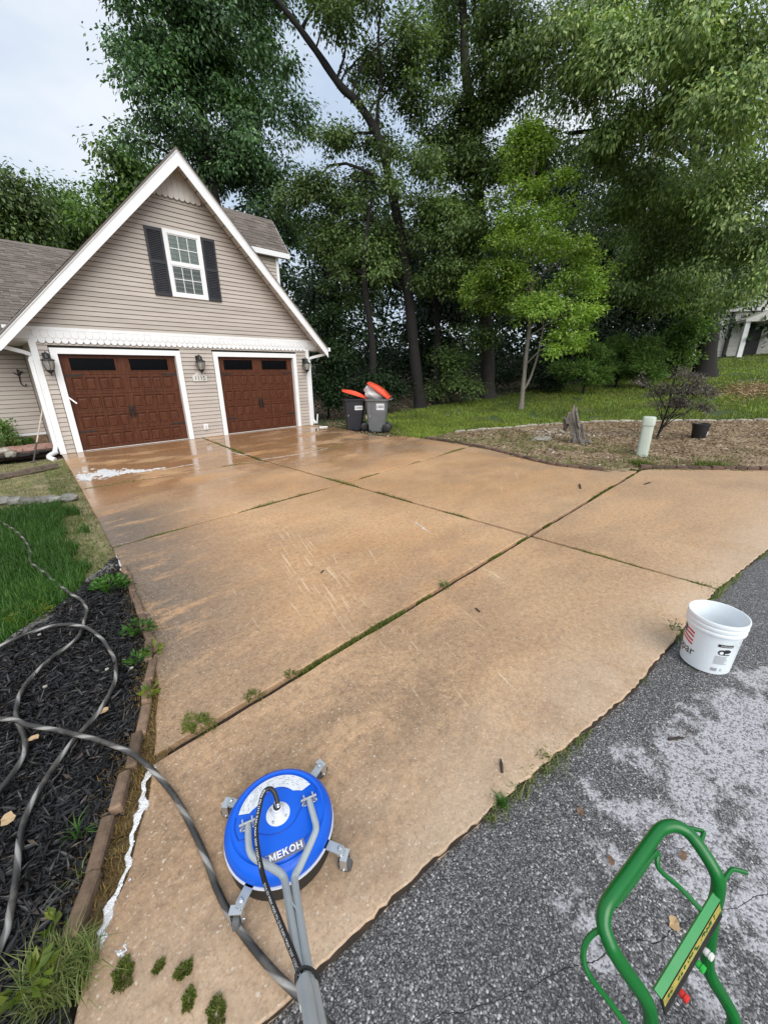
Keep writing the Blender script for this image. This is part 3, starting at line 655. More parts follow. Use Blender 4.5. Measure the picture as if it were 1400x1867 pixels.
# scalloped shingles: frieze over the doors and the gable tip
def scallop_mesh(w, h):
    P = [(-w/2, 0)]+[(-w/2, -h+w/2)]+[(-w/2*math.cos(math.pi*k/8), -h+w/2-w/2*math.sin(math.pi*k/8)) for k in range(1, 8)]+[(w/2, -h+w/2), (w/2, 0)]
    return MB().prism(P, 'y', -0.009, 0.0).mesh('scallop', M['white'])
sc_me = scallop_mesh(0.131, 0.155)
band = MB().box(X0-0.36, X1+0.36, -0.030, 0.012, BAND1-0.028, BAND1+0.035).build('frieze', M['white'], H)
MB().box(X0-0.34, X1+0.34, -0.012, 0.012, BAND0+0.04, BAND1-0.028).build('frieze_board', M['white'], band)
n = int((X1-X0-0.02)/0.134)
for row in (0, 1):
    zt = BAND1-0.030-row*0.105; yy = -0.022 if row == 0 else -0.0125
    for k in range(n):
        xx = X0+0.05+(k+0.5*(1-row)+0.25)*(X1-X0-0.1)/n
        if xx < X1-0.06: link_mesh('scallop', sc_me, None, band, np.array([xx, yy, zt+random.uniform(-.002, .002)])-wloc(H))
tipz = 5.67
tip = MB().prism([(AP-(RZ-tipz-.12)/RS, tipz+0.12), (AP+(RZ-tipz-.12)/RS, tipz+0.12), (AP, RZ)], 'y', -0.012, 0.004).build('gable_tip', M['soffit'], H)
sc_me2 = scallop_mesh(0.125, 0.165); sc_me2.materials.clear(); sc_me2.materials.append(M['soffit'])
for row in range(4):
    zt = tipz+0.165+row*0.13; half = (RZ-zt+0.03)/RS; k = int(2*half/0.128)
    for i in range(k):
        xx = AP+(i-(k-1)/2)*0.128; link_mesh('scallop', sc_me2, None, tip, np.array([xx, -0.0135-0.008*(4-row)*0.5, zt])-wloc(H))
# garage doors
panel_me = MB(); pw, ph = 0.205, 0.285
def frustum(b_, w, h, d0, d1, ins):
    V = [(-w/2,d0,-h/2),(w/2,d0,-h/2),(w/2,d0,h/2),(-w/2,d0,h/2),(-w/2+ins,d1,-h/2+ins),(w/2-ins,d1,-h/2+ins),(w/2-ins,d1,h/2-ins),(-w/2+ins,d1,h/2-ins)]
    return b_.add(V, [(0,1,5,4),(1,2,6,5),(2,3,7,6),(3,0,4,7),(4,5,6,7)])
frustum(panel_me, pw, ph, 0.0, 0.010, 0.014); st = len(panel_me.v); frustum(panel_me, pw-0.05, ph-0.05, 0.010, -0.004, 0.022)
panel_me = panel_me.mesh('raised_panel', M['wood'])
for di, dx in enumerate(DX):
    R0 = 0.085                                           # door face set back in the opening
    door = MB(); SH = D_H/5
    for s in range(5):
        z0, z1 = s*SH+(0.008 if s == 0 else 0.003), (s+1)*SH-0.003
        if s == 4: door.box(dx, dx+DW, R0, R0+0.05, z0, z0+0.085); door.box(dx, dx+DW, R0, R0+0.05, z1-0.075, z1); door.box(dx, dx+0.19, R0, R0+0.05, z0+0.085, z1-0.075); door.box(dx+DW-0.19, dx+DW, R0, R0+0.05, z0+0.085, z1-0.075); door.box(dx+DW/2-0.155, dx+DW/2+0.155, R0, R0+0.05, z0+0.085, z1-0.075)
        else:
            # rails and stiles round eight recessed fields
            door.box(dx, dx+DW, R0+0.0125, R0+0.05, z0, z1)
            hz = (z1-z0-ph-0.02)/2
            door.box(dx, dx+DW, R0, R0+0.0125, z0, z0+hz); door.box(dx, dx+DW, R0, R0+0.0125, z1-hz, z1)
            cs = [dx+0.11+0.145+k*0.258 for k in range(4)]; cs += [2*dx+DW-c for c in cs]; cs.sort(); prev = dx
            for c in cs: door.box(prev, c-pw/2-0.008, R0, R0+0.0125, z0+hz, z1-hz); prev = c+pw/2+0.008
            door.box(prev, dx+DW, R0, R0+0.0125, z0+hz, z1-hz)
    D = door.build('garage_door', M['wood'], H)
    D['label'] = ['wider looking brown panelled garage door beside the left lantern', 'brown panelled garage door nearest the trash bins'][di]
    for s in range(4):
        cs = [dx+0.11+0.145+k*0.258 for k in range(4)]; cs += [2*dx+DW-c for c in cs]
        for c in cs: link_mesh('raised_panel', panel_me, None, D, np.array([c, R0+0.001, (s+0.5)*SH])-wloc(H))
    for k in (0, 1):
        a = dx+0.19+k*(DW/2-0.035); c = a+DW/2-0.345
        MB().box(a, c, R0+0.028, R0+0.034, 4*SH+0.088, 5*SH-0.078).build('window_pane', M['dark_pane'], D)
        fr = MB(); zz0, zz1 = 4*SH+0.088, 5*SH-0.078
        fr.box(a-0.022, c+0.022, R0-0.010, R0+0.0, zz0-0.022, zz0); fr.box(a-0.022, c+0.022, R0-0.010, R0+0.0, zz1, zz1+0.022); fr.box(a-0.022, a, R0-0.010, R0+0.0, zz0, zz1); fr.box(c, c+0.022, R0-0.010, R0+0.0, zz0, zz1)
        fr.build('window_frame', M['wood'], D)
    for k in (-1, 1):
        hx = dx+DW/2+k*0.042; hz = 1.5*SH+0.20
        hb = MB(); hb.beam((hx, R0-0.012, hz-0.15), (hx, R0-0.012, hz+0.15), 0.040, 0.012, up=(0,1,0)); hb.tube([(hx, R0-0.015, hz-0.11), (hx, R0-0.05, hz-0.08), (hx, R0-0.055, hz), (hx, R0-0.05, hz+0.08), (hx, R0-0.015, hz+0.11)], 0.011, 6)
        hb.tube([(hx-0.045*(k < 0), R0-0.01, hz), (hx+0.045*(k > 0), R0-0.01, hz)], 0.012, 6)
        hb.build('door_handle', M['black'], D)
        for zz in (4*SH-0.018, SH+0.018):
            s0 = dx+0.03 if k < 0 else dx+DW-0.03; P = [(s0, zz-0.022), (s0-k*0.30, zz-0.016), (s0-k*0.37, zz), (s0-k*0.30, zz+0.016), (s0, zz+0.022)]
            if k > 0: P = P[::-1]
            MB().prism(P, 'y', R0-0.008, R0+0.001).build('strap_hinge', M['black'], D)
    MB().box(dx-0.0, dx+DW, R0-0.012, R0-0.001, 0.003, 0.022).build('bottom_seal', M['soffit'], D)
    tr = MB(); tw = 0.125
    tr.box(dx-tw, dx-0.002, -0.030, 0.13, 0.004, D_H+tw); tr.box(dx+DW+0.002, dx+DW+tw, -0.030, 0.13, 0.004, D_H+tw); tr.box(dx-0.002, dx+DW+0.002, -0.030, 0.13, D_H+0.004, D_H+tw)
    tr.build('door_trim', M['white'], H)
MB().box(X0+0.1, X1-0.1, 0.36, 0.4, 0.002, 2.3).build('garage_dark_back', M['black'], H)
for xa, xb in ((X0-0.015, X0+0.105), (X1-0.105, X1+0.015)):
    c = MB().box(xa, xb, -0.022, 0.10, 0.004, BAND0+0.03).build('corner_board', M['white'], H)
# roof planes with a real thickness, rake boards, soffit
ov = 0.43; EX = 4.02
roof = MB()
for s in (-1, 1):
    e = (AP+s*EX, RZ+0.10-EX*RS); P = [(AP, RZ+0.10), e, (e[0], e[1]+0.045), (AP, RZ+0.155)]
    if s < 0: P = P[::-1]
    roof.prism(P, 'y', -ov-0.02, 7.5)
RF = roof.build('roof', M['shingle'], H)
rk = []
for s in (-1, 1):
    d = 0.215
    P = [(AP, RZ+0.098), (AP+s*EX, RZ+0.098-EX*RS), (AP+s*EX, RZ+0.098-EX*RS-d), (AP, RZ+0.098-d*1.35)]
    if s > 0: P = P[::-1]
    rb = MB().prism(P, 'y', -ov, -ov+0.022).build('rake_board', M['white'], H)
    P2 = [(AP, RZ+0.150), (AP+s*(EX+0.01), RZ+0.150-(EX+0.01)*RS), (AP+s*(EX+0.01), RZ+0.075-(EX+0.01)*RS), (AP, RZ+0.075)]
    if s > 0: P2 = P2[::-1]
    MB().prism(P2, 'y', -ov-0.016, -ov-0.001).build('drip_edge', M['white'], rb)
    # boxed soffit under the overhang, panel by panel
    sf = wall_part('soffit'); nseg = 20
    for k in range(nseg):
        t0, t1 = k/nseg, (k+1)/nseg-0.004
        xa, xb = AP+s*(0.10+(EX-0.10)*t0), AP+s*(0.10+(EX-0.10)*t1)
        za, zb = RZ+0.02-abs(xa-AP)*RS, RZ+0.02-abs(xb-AP)*RS
        Q = [(xa, za), (xb, zb), (xb, zb-0.012), (xa, za-0.012)]
        if s > 0: Q = Q[::-1]
        MB().prism(Q, 'y', -ov+0.024, 0.0).build('soffit_panel', M['soffit'], sf)
    # eave return box at the foot of the gable
    xe = AP+s*EX; xi = (X0-0.0) if s < 0 else X1
    MB().box(min(xe, xi)+0.0, max(xe, xi)-0.0, 0.015, 7.4, 2.385, 2.40).build('eave_soffit', M['soffit'], H)
    Pz = [(xi+s*-0.02, 2.64), (xe-s*0.05, 2.40), (xi+s*-0.02, 2.40)] if False else [(xi, 2.63), (xi, 2.405), (xe-s*0.03, 2.405), (xe-s*0.03, 2.50)]
    if s < 0: Pz = Pz[::-1]
    MB().prism(Pz, 'y', -0.008, 0.012).build('eave_return', M['soffit'], H)
    gt = MB(); gt.beam((xe+s*0.045, -ov, 2.43), (xe+s*0.045, 7.4, 2.43), 0.10, 0.11); gt.build('gutter', M['white'], H)
    cx = (X0-0.055) if s < 0 else (X1+0.055)
    ds = MB(); pts = spline([(xe+s*0.04, -0.30, 2.37), (xe+s*0.02, -0.25, 2.30), (cx, 0.03, 2.16), (cx, 0.045, 2.05)], 4)
    for a, c in zip(pts, pts[1:]): ds.beam(a, c, 0.075, 0.058, up=(0, 1, 0))
    ds.beam((cx, 0.045, 2.06), (cx, 0.045, 0.16), 0.075, 0.058, up=(0, 1, 0))
    if s < 0: ds.beam((cx, 0.045, 0.17), (cx-0.06, -0.10, 0.06), 0.075, 0.058); ds.tube(spline([(cx-0.03, -0.08, 0.08), (cx-0.14, -0.22, 0.06), (cx-0.20, -0.34, 0.02), (cx-0.12, -0.45, -0.03)], 4), 0.05, 8)
    else: ds.beam((cx, 0.045, 0.17), (cx+0.03, -0.06, 0.05), 0.075, 0.058)
    ds.build('downspout', M['white'], H)
def shingles(parent, o, du, dv, lu, lv, ex=0.14, tab=0.30, clip=None):
    """overlapping shingle tabs on the plane o + u*du + v*dv, v up the slope"""
    o = np.array(o, float); du = unit(np.array(du, float)); dv = unit(np.array(dv, float)); nn = unit(np.cross(du, dv)); V = []; F = []
    for r_ in range(int(lv/ex)+1):
        u = -random.uniform(0, tab)
        while u < lu:
            w = random.choice((0.16, 0.22, 0.30, 0.34)); a, c = max(u, 0), min(u+w-0.006, lu); v0 = r_*ex+random.uniform(-.006, .006)*1; v1 = min(v0+ex*1.25, lv); u += w
            if c-a < 0.02 or v1-v0 < 0.02: continue
            mid = o+du*(a+c)/2+dv*(v0+v1)/2
            if clip is not None and not clip(mid): continue
            th = random.choice((0.010, 0.016, 0.022)); k = len(V)
            for q, h0 in (((a, v0), th), ((c, v0), th), ((c, v1), 0.004), ((a, v1), 0.004)): V.append(o+du*q[0]+dv*q[1]+nn*h0)
            V += [o+du*a+dv*v0, o+du*c+dv*v0]; F += [(k, k+1, k+2, k+3), (k+4, k+5, k+1, k)]
    b_ = MB().add(V, F); ob = b_.build('shingles', M['shingle'], parent); ob['kind'] = 'stuff'; return ob
shingles(RF, (AP+EX, -ov, RZ+0.145-EX*RS), (0, 1, 0), (-1, 0, RS), 7.9, EX*math.hypot(1, RS), 0.16)
shingles(RF, (AP-EX, 7.5, RZ+0.145-EX*RS), (0, -1, 0), (1, 0, RS), 7.9, EX*math.hypot(1, RS), 0.16)
rc = MB(); rc.prism([(AP-0.13, RZ+0.03), (AP, RZ+0.165), (AP+0.13, RZ+0.03), (AP+0.12, RZ+0.02), (AP, RZ+0.145), (AP-0.12, RZ+0.02)], 'y', -ov+0.02, 7.5); rc.build('ridge_cap', M['shingle'], RF)
# gable window with shutters
W = wall_part('window'); wx0, wx1, wz0, wz1 = 2.63, 3.53, 3.56, 5.02
fr = MB()
for a in ((wx0, wx0+0.085, wz0, wz1), (wx1-0.085, wx1, wz0, wz1), (wx0+0.085, wx1-0.085, wz0, wz0+0.085), (wx0+0.085, wx1-0.085, wz1-0.085, wz1)): fr.box(a[0], a[1], -0.035, 0.006, a[2], a[3])
fr.build('frame', M['white'], W)
zm = (wz0+wz1)/2+0.01; ix0, ix1 = wx0+0.085, wx1-0.085
sash = MB(); sash.box(ix0, ix1, -0.026, 0.004, zm-0.03, zm+0.03)
for (z0, z1, yy) in ((wz0+0.085, zm-0.03, -0.016), (zm+0.03, wz1-0.085, -0.020)):
    sash.box(ix0, ix0+0.028, yy, 0.003, z0, z1); sash.box(ix1-0.028, ix1, yy, 0.003, z0, z1); sash.box(ix0+0.028, ix1-0.028, yy, 0.003, z0, z0+0.025); sash.box(ix0+0.028, ix1-0.028, yy, 0.003, z1-0.025, z1)
sash.build('sash', M['white'], W)
munt = MB(); gw = (ix1-ix0-0.056)/3
for (z0, z1, yy) in ((wz0+0.11, zm-0.03, -0.006), (zm+0.055, wz1-0.11, -0.010)):
    zc = (z0+z1)/2
    for k in (1, 2): munt.box(ix0+0.028+k*gw-0.008, ix0+0.028+k*gw+0.008, yy, yy+0.010, z0, z1)
    for k in range(3): munt.box(ix0+0.028+k*gw+0.008, ix0+0.028+(k+1)*gw-0.008, yy, yy+0.010, zc-0.008, zc+0.008)
    for r_ in range(2):
        for k in range(3):
            pa = MB().box(ix0+0.028+k*gw, ix0+0.028+(k+1)*gw-0.001, yy+0.0015, yy+0.0045, z0 if r_ == 0 else zc, zc-0.001 if r_ == 0 else z1); pa.build('pane', M['glass'], W)
munt.build('muntins', M['white'], W)
MB().box(ix0, ix1, 0.0045, 0.007, zm, wz1-0.08).build('curtain', M['curtain'], W)
MB().box(ix0, ix1, 0.0045, 0.007, wz0+0.08, zm-0.001).build('screen', M['screen'], W)
for (a, c) in ((2.235, 2.62), (3.545, 3.89)):
    S = MB(); z0, z1 = 3.56, 5.0; zc = (z0+z1)/2
    S.box(a, a+0.045, -0.035, -0.002, z0, z1); S.box(c-0.045, c, -0.035, -0.002, z0, z1)
    for q in (z0, zc-0.03, z1-0.07): S.box(a+0.045, c-0.045, -0.035, -0.002, q, q+0.07)
    S.box(a+0.045, c-0.045, -0.012, -0.002, z0+0.07, z1-0.07)
    so = S.build('shutter', M['shutter'], H); Lv = MB()
    for (q0, q1) in ((z0+0.075, zc-0.035), (zc+0.045, z1-0.075)):
        k = int((q1-q0)/0.036)
        for i in range(k): zz = q0+(i+0.5)*(q1-q0)/k; Lv.add([(a+0.045, -0.030, zz-0.013), (c-0.045, -0.030, zz-0.013), (c-0.045, -0.012, zz+0.016), (a+0.045, -0.012, zz+0.016), (a+0.045, -0.026, zz-0.016), (c-0.045, -0.026, zz-0.016)], [(0,1,2,3), (4,5,1,0)])
    lo_ = Lv.build('louvers', M['shutter'], so); lo_['kind'] = 'stuff'
# recessed wing on the left: wall, base board, roof running into the garage roof
WY = 1.75; wing = wall_part('wing_wall')
MB().box(-9.0, X0+0.005, WY+0.02, WY+0.2, -0.08, 2.60).build('sheathing', M['lap_shade'], wing)
z = 0.36
while z < 2.45:
    board(wing, -9.0, X0-0.002, -9.0, X0-0.002, z, z+EXP-0.001, WY+0.02); z += EXP
MB().box(-9.0, X0-0.002, WY-0.02, WY+0.018, 0.30, 0.36).build('base_board', M['white'], wing)
MB().box(-9.0, X0-0.002, WY-0.008, WY+0.018, -0.08, 0.30).build('foundation', M['brick_tan'], wing)
MB().box(-9.0, X0+0.001, 1.0, WY+0.02, 2.435, 2.45).build('wing_soffit', M['soffit'], wing)
ey, ez, ry, rz = 0.95, 2.62, 6.0, 5.49
wr = MB().prism([(ey, ez), (ry, rz), (ry+4.2, ez+0.45), (ry+4.2, ez+0.40), (ry, rz-0.06), (ey, ez-0.06)], 'x', -9.3, 2.15).build('wing_roof', M['shingle'], H)
sl = math.hypot(ry-ey, rz-ez)
shingles(wr, (-4.2, ey, ez+0.004), (1, 0, 0), (0, (ry-ey)/sl, (rz-ez)/sl), 6.4, sl, 0.145, clip=lambda p: p[2] > RZ+0.10-abs(p[0]-AP)*RS-0.25)
MB().prism([(ry-0.14, rz-0.055), (ry, rz+0.035), (ry+0.14, rz-0.055), (ry+0.13, rz-0.075), (ry, rz+0.015), (ry-0.13, rz-0.075)], 'x', -9.3, 2.1).build('ridge_cap', M['shingle'], wr)
MB().box(-9.3, X0-0.62, ey-0.11, ey-0.004, 2.50, 2.615).build('wing_gutter', M['white'], wr)
MB().box(-9.3, X0-0.02, ey-0.004, ey+0.016, 2.44, 2.60).build('wing_fascia', M['white'], wr)
# dormer on the right-hand slope
dm = wall_part('dormer'); y0, yr, y1, ze, zr, xd = 1.55, 2.42, 3.29, 5.50, 6.62, 7.20
dr = MB().prism([(y0, ze), (yr, zr), (y1, ze), (y1, ze-0.05), (yr, zr-0.06), (y0, ze-0.05)], 'x', 3.3, xd).build('dormer_roof', M['shingle'], dm)
sl = math.hypot(yr-y0, zr-ze)
shingles(dm, (3.4, y0, ze+0.004), (1, 0, 0), (0, (yr-y0)/sl, (zr-ze)/sl), xd-3.4, sl, 0.125, clip=lambda p: p[2] > RZ+0.05-abs(p[0]-AP)*RS)
MB().prism([(yr-0.11, zr-0.12), (yr, zr+0.03), (yr+0.11, zr-0.12), (yr+0.10, zr-0.13), (yr, zr+0.01), (yr-0.10, zr-0.13)], 'x', 3.3, xd).build('ridge_cap', M['shingle'], dm)
MB().box(4.2, xd+0.004, y0-0.024, y0-0.002, ze-0.155, ze-0.005).build('dormer_fascia', M['white'], dm)
for s, ya in ((1, y0), (-1, y1)):
    P = [(ya, ze+0.002), (yr, zr+0.002), (yr, zr-0.17), (ya, ze-0.155)]
    if s < 0: P = P[::-1]
    MB().prism(P, 'x', xd+0.002, xd+0.022).build('dormer_rake', M['white'], dm)
wf = 1.72
MB().box(3.9, 6.84, wf+0.02, 3.1, 3.2, ze-0.02).build('sheathing', M['lap_shade'], dm)
MB().prism([(wf+0.02, ze-0.02), (yr, zr-0.25), (3.1, ze-0.02)], 'x', 3.9, 6.84).build('gable_core', M['siding'], dm)
MB().box(4.2, xd-0.02, y0+0.01, wf+0.02, ze-0.14, ze-0.128).build('dormer_soffit', M['soffit'], dm)
z = 3.3
while z < ze-0.14:
    board(dm, 4.0, 6.80, 4.0, 6.80, z, min(z+EXP-0.001, ze-0.14), wf+0.02); z += EXP
MB().box(6.765, 6.862, wf-0.014, wf+0.12, 2.9, ze-0.14).build('corner_board', M['white'], dm)

# ---------------------------------------------------------------- fittings on the house
M['lamp_glass'] = (lambda t: (t.base((0.42, 0.41, 0.38)), t.rough(0.15), setattr(t.b.inputs['Alpha'], 'default_value', 0.55), t.m)[-1])(NT('seeded_lamp_glass'))
M['bulb'] = simple('frosted_bulb', (0.75, 0.72, 0.65), None, rough=0.3)
def lantern(x, zc, label):
    r = thing('wall_lantern', label, 'lantern', (x, -0.005, zc), group='black lanterns beside the garage doors'); y = -0.16; hs = 0.92
    b_ = MB(); b_.bbox(-0.055, 0.055, -0.022, 0.004, 0.0, 0.24, 0.012); b_.build('back_plate', M['black'], r, local=True)
    MB().tube(spline([(0, -0.012, 0.15), (0, -0.07, 0.235), (0, -0.13, 0.255), (0, y, 0.225)], 4), 0.011, 6).build('arm', M['black'], r, local=True)
    MB().lathe([(0.012, 0.235), (0.030, 0.225), (0.055, 0.215), (0.060, 0.150), (0.075, 0.120), (0.125, 0.095), (0.130, 0.080), (0.118, 0.074)], 12, (0, y, 0)).build('cap', M['black'], r, local=True, smooth=True)
    MB().lathe([(0.108, 0.074), (0.106, 0.02), (0.092, -0.05), (0.068, -0.115)], 12, (0, y, 0), False, False).build('glass', M['lamp_glass'], r, local=True, smooth=True)
    c = MB()
    for k in range(6):
        a = math.pi/6+math.pi/3*k; c.tube([(rr*math.cos(a), y+rr*math.sin(a), zz) for rr, zz in ((0.113, 0.078), (0.110, 0.02), (0.096, -0.05), (0.070, -0.12))], 0.006, 5)
    c.build('cage', M['black'], r, local=True)
    MB().lathe([(0.078, -0.112), (0.074, -0.135), (0.045, -0.160), (0.030, -0.178), (0.014, -0.190), (0.010, -0.225), (0.003, -0.235)], 12, (0, y, 0)).build('finial', M['black'], r, local=True, smooth=True)
    MB().lathe([(0.008, 0.06), (0.022, 0.03), (0.024, -0.01), (0.014, -0.05), (0.003, -0.06)], 10, (0, y, 0)).build('bulb', M['bulb'], r, local=True, smooth=True)
lantern(-0.215, 1.945, 'black wall lantern on the narrow siding left of both garage doors')
lantern(3.00, 1.945, 'black wall lantern between the two garage doors')
lantern(6.40, 1.92, 'black wall lantern at the right corner of the garage')
M['plaque'] = simple('cream_plaque', (0.70, 0.69, 0.65), (0.58, 0.57, 0.53), 12, 0.6)
M['num'] = simple('grey_numerals', (0.10, 0.10, 0.11), None, rough=0.5)
pl = thing('house_number_plaque', 'small cream house number plaque under the lantern between the doors', 'plaque', (2.98, -0.004, 1.53))
MB().prism([(-0.185, 0.0), (0.185, 0.0), (0.195, 0.13), (0.13, 0.17), (0.06, 0.235), (0.0, 0.25), (-0.06, 0.235), (-0.13, 0.17), (-0.195, 0.13)], 'y', -0.018, 0.0).build('plate', M['plaque'], pl, local=True)
tv, tf = text_mb('1115', 0.15, True); wmax = max(p[0] for p in tv); MB().add([((p[0]-wmax/2), -0.0195, p[1]+0.028) for p in tv], tf).build('numerals', M['num'], pl, local=True)
ol = thing('outlet_cover', 'white outlet cover low on the siding between the garage doors', 'outlet', (2.94, -0.002, 0.30))
MB().bbox(-0.065, 0.065, -0.03, 0.003, -0.075, 0.075, 0.008).build('cover', M['white'], ol, local=True); MB().box(-0.035, 0.035, -0.036, -0.0305, -0.05, 0.05).build('flap', M['soffit'], ol, local=True)
st_ = thing('loose_weather_strip', 'short white strip of weather seal bent out from the left door trim', 'strip', (0.0, -0.03, 1.18))
MB().beam((-0.01, -0.004, 0.07), (0.11, -0.05, -0.07), 0.028, 0.006, up=(0, 1, 0)).build('strip', M['white'], st_, local=True)
hk = thing('plant_hook', 'black iron scroll hook on the recessed siding left of the garage', 'hook', (-0.62, WY, 1.70))
MB().tube(spline([(0, -0.01, 0.12), (0, -0.12, 0.16), (0.03, -0.24, 0.10), (0.0, -0.27, 0.02), (-0.03, -0.22, 0.03)], 5), 0.012, 6).build('arm', M['black'], hk, local=True)
MB().tube(spline([(0, -0.01, 0.14), (0, -0.018, 0.0), (0, -0.01, -0.16), (0.05, -0.03, -0.22), (0.09, -0.03, -0.17)], 4), 0.012, 6).tube(spline([(-0.09, -0.02, 0.10), (-0.02, -0.02, 0.05), (0.09, -0.02, 0.12)], 4), 0.011, 6).build('scroll', M['black'], hk, local=True)
M['pole'] = simple('pale_wooden_pole', (0.52, 0.46, 0.38), (0.40, 0.34, 0.27), 10, 0.6)
M['dark_wood'] = simple('dark_handle', (0.03, 0.028, 0.025), (0.06, 0.05, 0.04), 12, 0.6)
pb = at(61, 842, 0.02); pt = at(78, 742, y=0.10)
po = thing('garden_tool', 'pale wooden pole leaning on the left downspout with dark lower end', 'garden tool', pb)
d_ = np.array(pt)-np.array(pb); MB().tube([pb+d_*0.33, pt+d_*0.12], 0.014, 8).build('handle', M['pole'], po); MB().tube([pb, pb+d_*0.34], 0.016, 8).tube([pb-np.array([.05, 0, 0]), pb+np.array([.05, 0, .01])], 0.018, 6).build('shaft_foot', M['dark_wood'], po)
# brick step in the corner
M['brick_pink'] = simple('pink_brick', (0.30, 0.155, 0.120), (0.40, 0.245, 0.200), 10, 0.8, 0.4, 80, rnd=0.2)
bs = thing('brick_step', 'low pinkish brick step tucked in the corner left of the garage', 'step', (-0.9, 0.9, 0.0))
pk = MB().bbox(-0.098, 0.098, -0.045, 0.045, -0.03, 0.03, 0.005).mesh('brick', M['brick_pink'])
for i in range(5):
    for j in range(6): link_mesh('brick', pk, None, bs, (0.38-0.205*i+0.1*(j % 2), -0.55+0.097*j, 0.16+random.uniform(-.006, .006)), (0, 0, random.uniform(-.03, .03)))
MB().box(-0.60, 0.46, -0.59, 0.02, -0.05, 0.128).build('mortar_base', M['brick_dark'], bs, local=True)

# ================================================================= OBJECTS ON THE GROUND
M['blue'] = simple('blue_plastic_cover', (0.004, 0.120, 0.70), (0.005, 0.098, 0.60), 6, 0.38, 0.06, 30, spec=0.35)
M['blue_dark'] = simple('groove_blue', (0.003, 0.060, 0.42), None, rough=0.5)
M['steel'] = simple('galvanised_steel', (0.40, 0.44, 0.46), (0.48, 0.52, 0.54), 9, 0.42, metal=0.55)
M['tubegrey'] = simple('grey_coated_tube', (0.40, 0.45, 0.47), (0.47, 0.52, 0.54), 7, 0.34, metal=0.15)
M['chrome'] = simple('zinc_bolt', (0.62, 0.64, 0.66), (0.52, 0.54, 0.56), 12, 0.25, metal=0.8)
M['label_white'] = simple('white_label', (0.72, 0.74, 0.77), (0.66, 0.68, 0.71), 14, 0.35)
M['print_grey'] = simple('small_grey_print', (0.40, 0.42, 0.46), None, rough=0.5)
M['plate_grey'] = simple('grey_name_plate', (0.15, 0.16, 0.24), (0.21, 0.22, 0.30), 20, 0.5)
M['letter_white'] = simple('white_lettering', (0.80, 0.80, 0.80), None, rough=0.5)
M['rubber'] = simple('black_rubber', (0.010, 0.010, 0.010), (0.020, 0.019, 0.018), 20, 0.5)
M['grey_rubber'] = simple('grey_caster_rubber', (0.060, 0.062, 0.066), (0.11, 0.112, 0.115), 15, 0.5)
dc = at(508, 1484, 0.150); ex = unit((at(609, 1500, 0.1)-at(412, 1525, 0.1))*np.array([1, 1, 0])); R_ = 0.200
SC = thing('surface_cleaner', 'round blue pressure washer surface cleaner on four casters with grey handle', 'surface cleaner', (dc[0], dc[1], 0.0))
ox, oy = dc[0], dc[1]
cov = MB().lathe([(R_-0.012, 0.088), (R_, 0.090), (R_+0.002, 0.105), (R_-0.002, 0.125), (R_-0.012, 0.142), (R_-0.026, 0.151), (R_-0.030, 0.1485), (R_-0.036, 0.1485), (R_-0.040, 0.152), (0.10, 0.160), (0.05, 0.163)], 64, (ox, oy, 0)).build('cover', M['blue'], SC, smooth=True)
MB().lathe([(R_-0.004, 0.081), (R_+0.005, 0.081), (R_+0.005, 0.087), (R_-0.004, 0.087)], 64, (ox, oy, 0), False, False).build('rim_trim', M['label_white'], SC, smooth=True)
MB().lathe([(R_-0.020, 0.010), (R_-0.004, 0.006), (R_-0.001, 0.081), (R_-0.02, 0.081)], 64, (ox, oy, 0), False, False).build('brush_skirt', M['rubber'], SC, smooth=True)
fx = unit(np.array([AX_R[0], AX_R[1], 0])); 
lt = unit((at(547, 1540, 0.14)-at(492, 1567, 0.14))*np.array([1, 1, 0])); up2 = np.array([-lt[1], lt[0], 0])      # reading direction of the lettering
def dtop(r): return float(np.interp(r, [0.05, 0.10, R_-0.040, R_-0.026], [0.163, 0.160, 0.152, 0.151]))
def dpt(u, w, dz=0.0): p = np.array([ox, oy, 0])+lt*u+up2*w; return (p[0], p[1], dtop(math.hypot(u, w))+dz)
lab = MB(); V = []; F = []                              # crescent label on the far half
for i in range(25):
    a = math.radians(22+136*i/24); r1 = 0.150; r0 = 0.092 if 0.12 < i/24 < 0.88 else 0.092+0.058*(abs(i/24-0.5)-0.38)/0.12*0.4
    r0 += 0.012*math.cos((i/24-0.5)*math.pi*2)*0.5
    V += [dpt(r0*math.cos(a), r0*math.sin(a), 0.0022), dpt(r1*math.cos(a), r1*math.sin(a), 0.0022)]
for i in range(24): F.append((2*i+1, 2*i, 2*i+2, 2*i+3)[::-1])
lb = lab.add([v_ for v_ in V], [f_[::-1] for f_ in F]).build('warning_label', M['label_white'], SC)
pr = MB()
for i in range(60):
    a = math.radians(random.uniform(28, 152)); r = random.choice((0.108, 0.117, 0.126, 0.135, 0.143)); w = random.uniform(0.004, 0.016)
    t0 = np.array([-math.sin(a), math.cos(a)])*w/2; n0 = np.array([math.cos(a), math.sin(a)]); c0 = n0*r
    q = [c0-t0-n0*0.0012, c0+t0-n0*0.0012, c0+t0+n0*0.0012, c0-t0+n0*0.0012]; pr.add([dpt(p_[0], p_[1], 0.0034) for p_ in q], [(0, 1, 2, 3)])
o_ = pr.build('small_print', M['print_grey'], lb); o_['kind'] = 'stuff'
def groove(pts, r=0.0022):
    MB().tube([dpt(u, w, 0.0004) for u, w in pts], r, 5).build('groove', M['blue_dark'], cov)
S2 = [(p[0], p[1]) for p in spline([(-0.150, -0.035), (-0.115, -0.045), (-0.085, -0.045), (-0.045, -0.068), (0.0, -0.078), (0.045, -0.062), (0.075, -0.030), (0.105, -0.012), (0.140, -0.016)], 6)]
groove(S2)
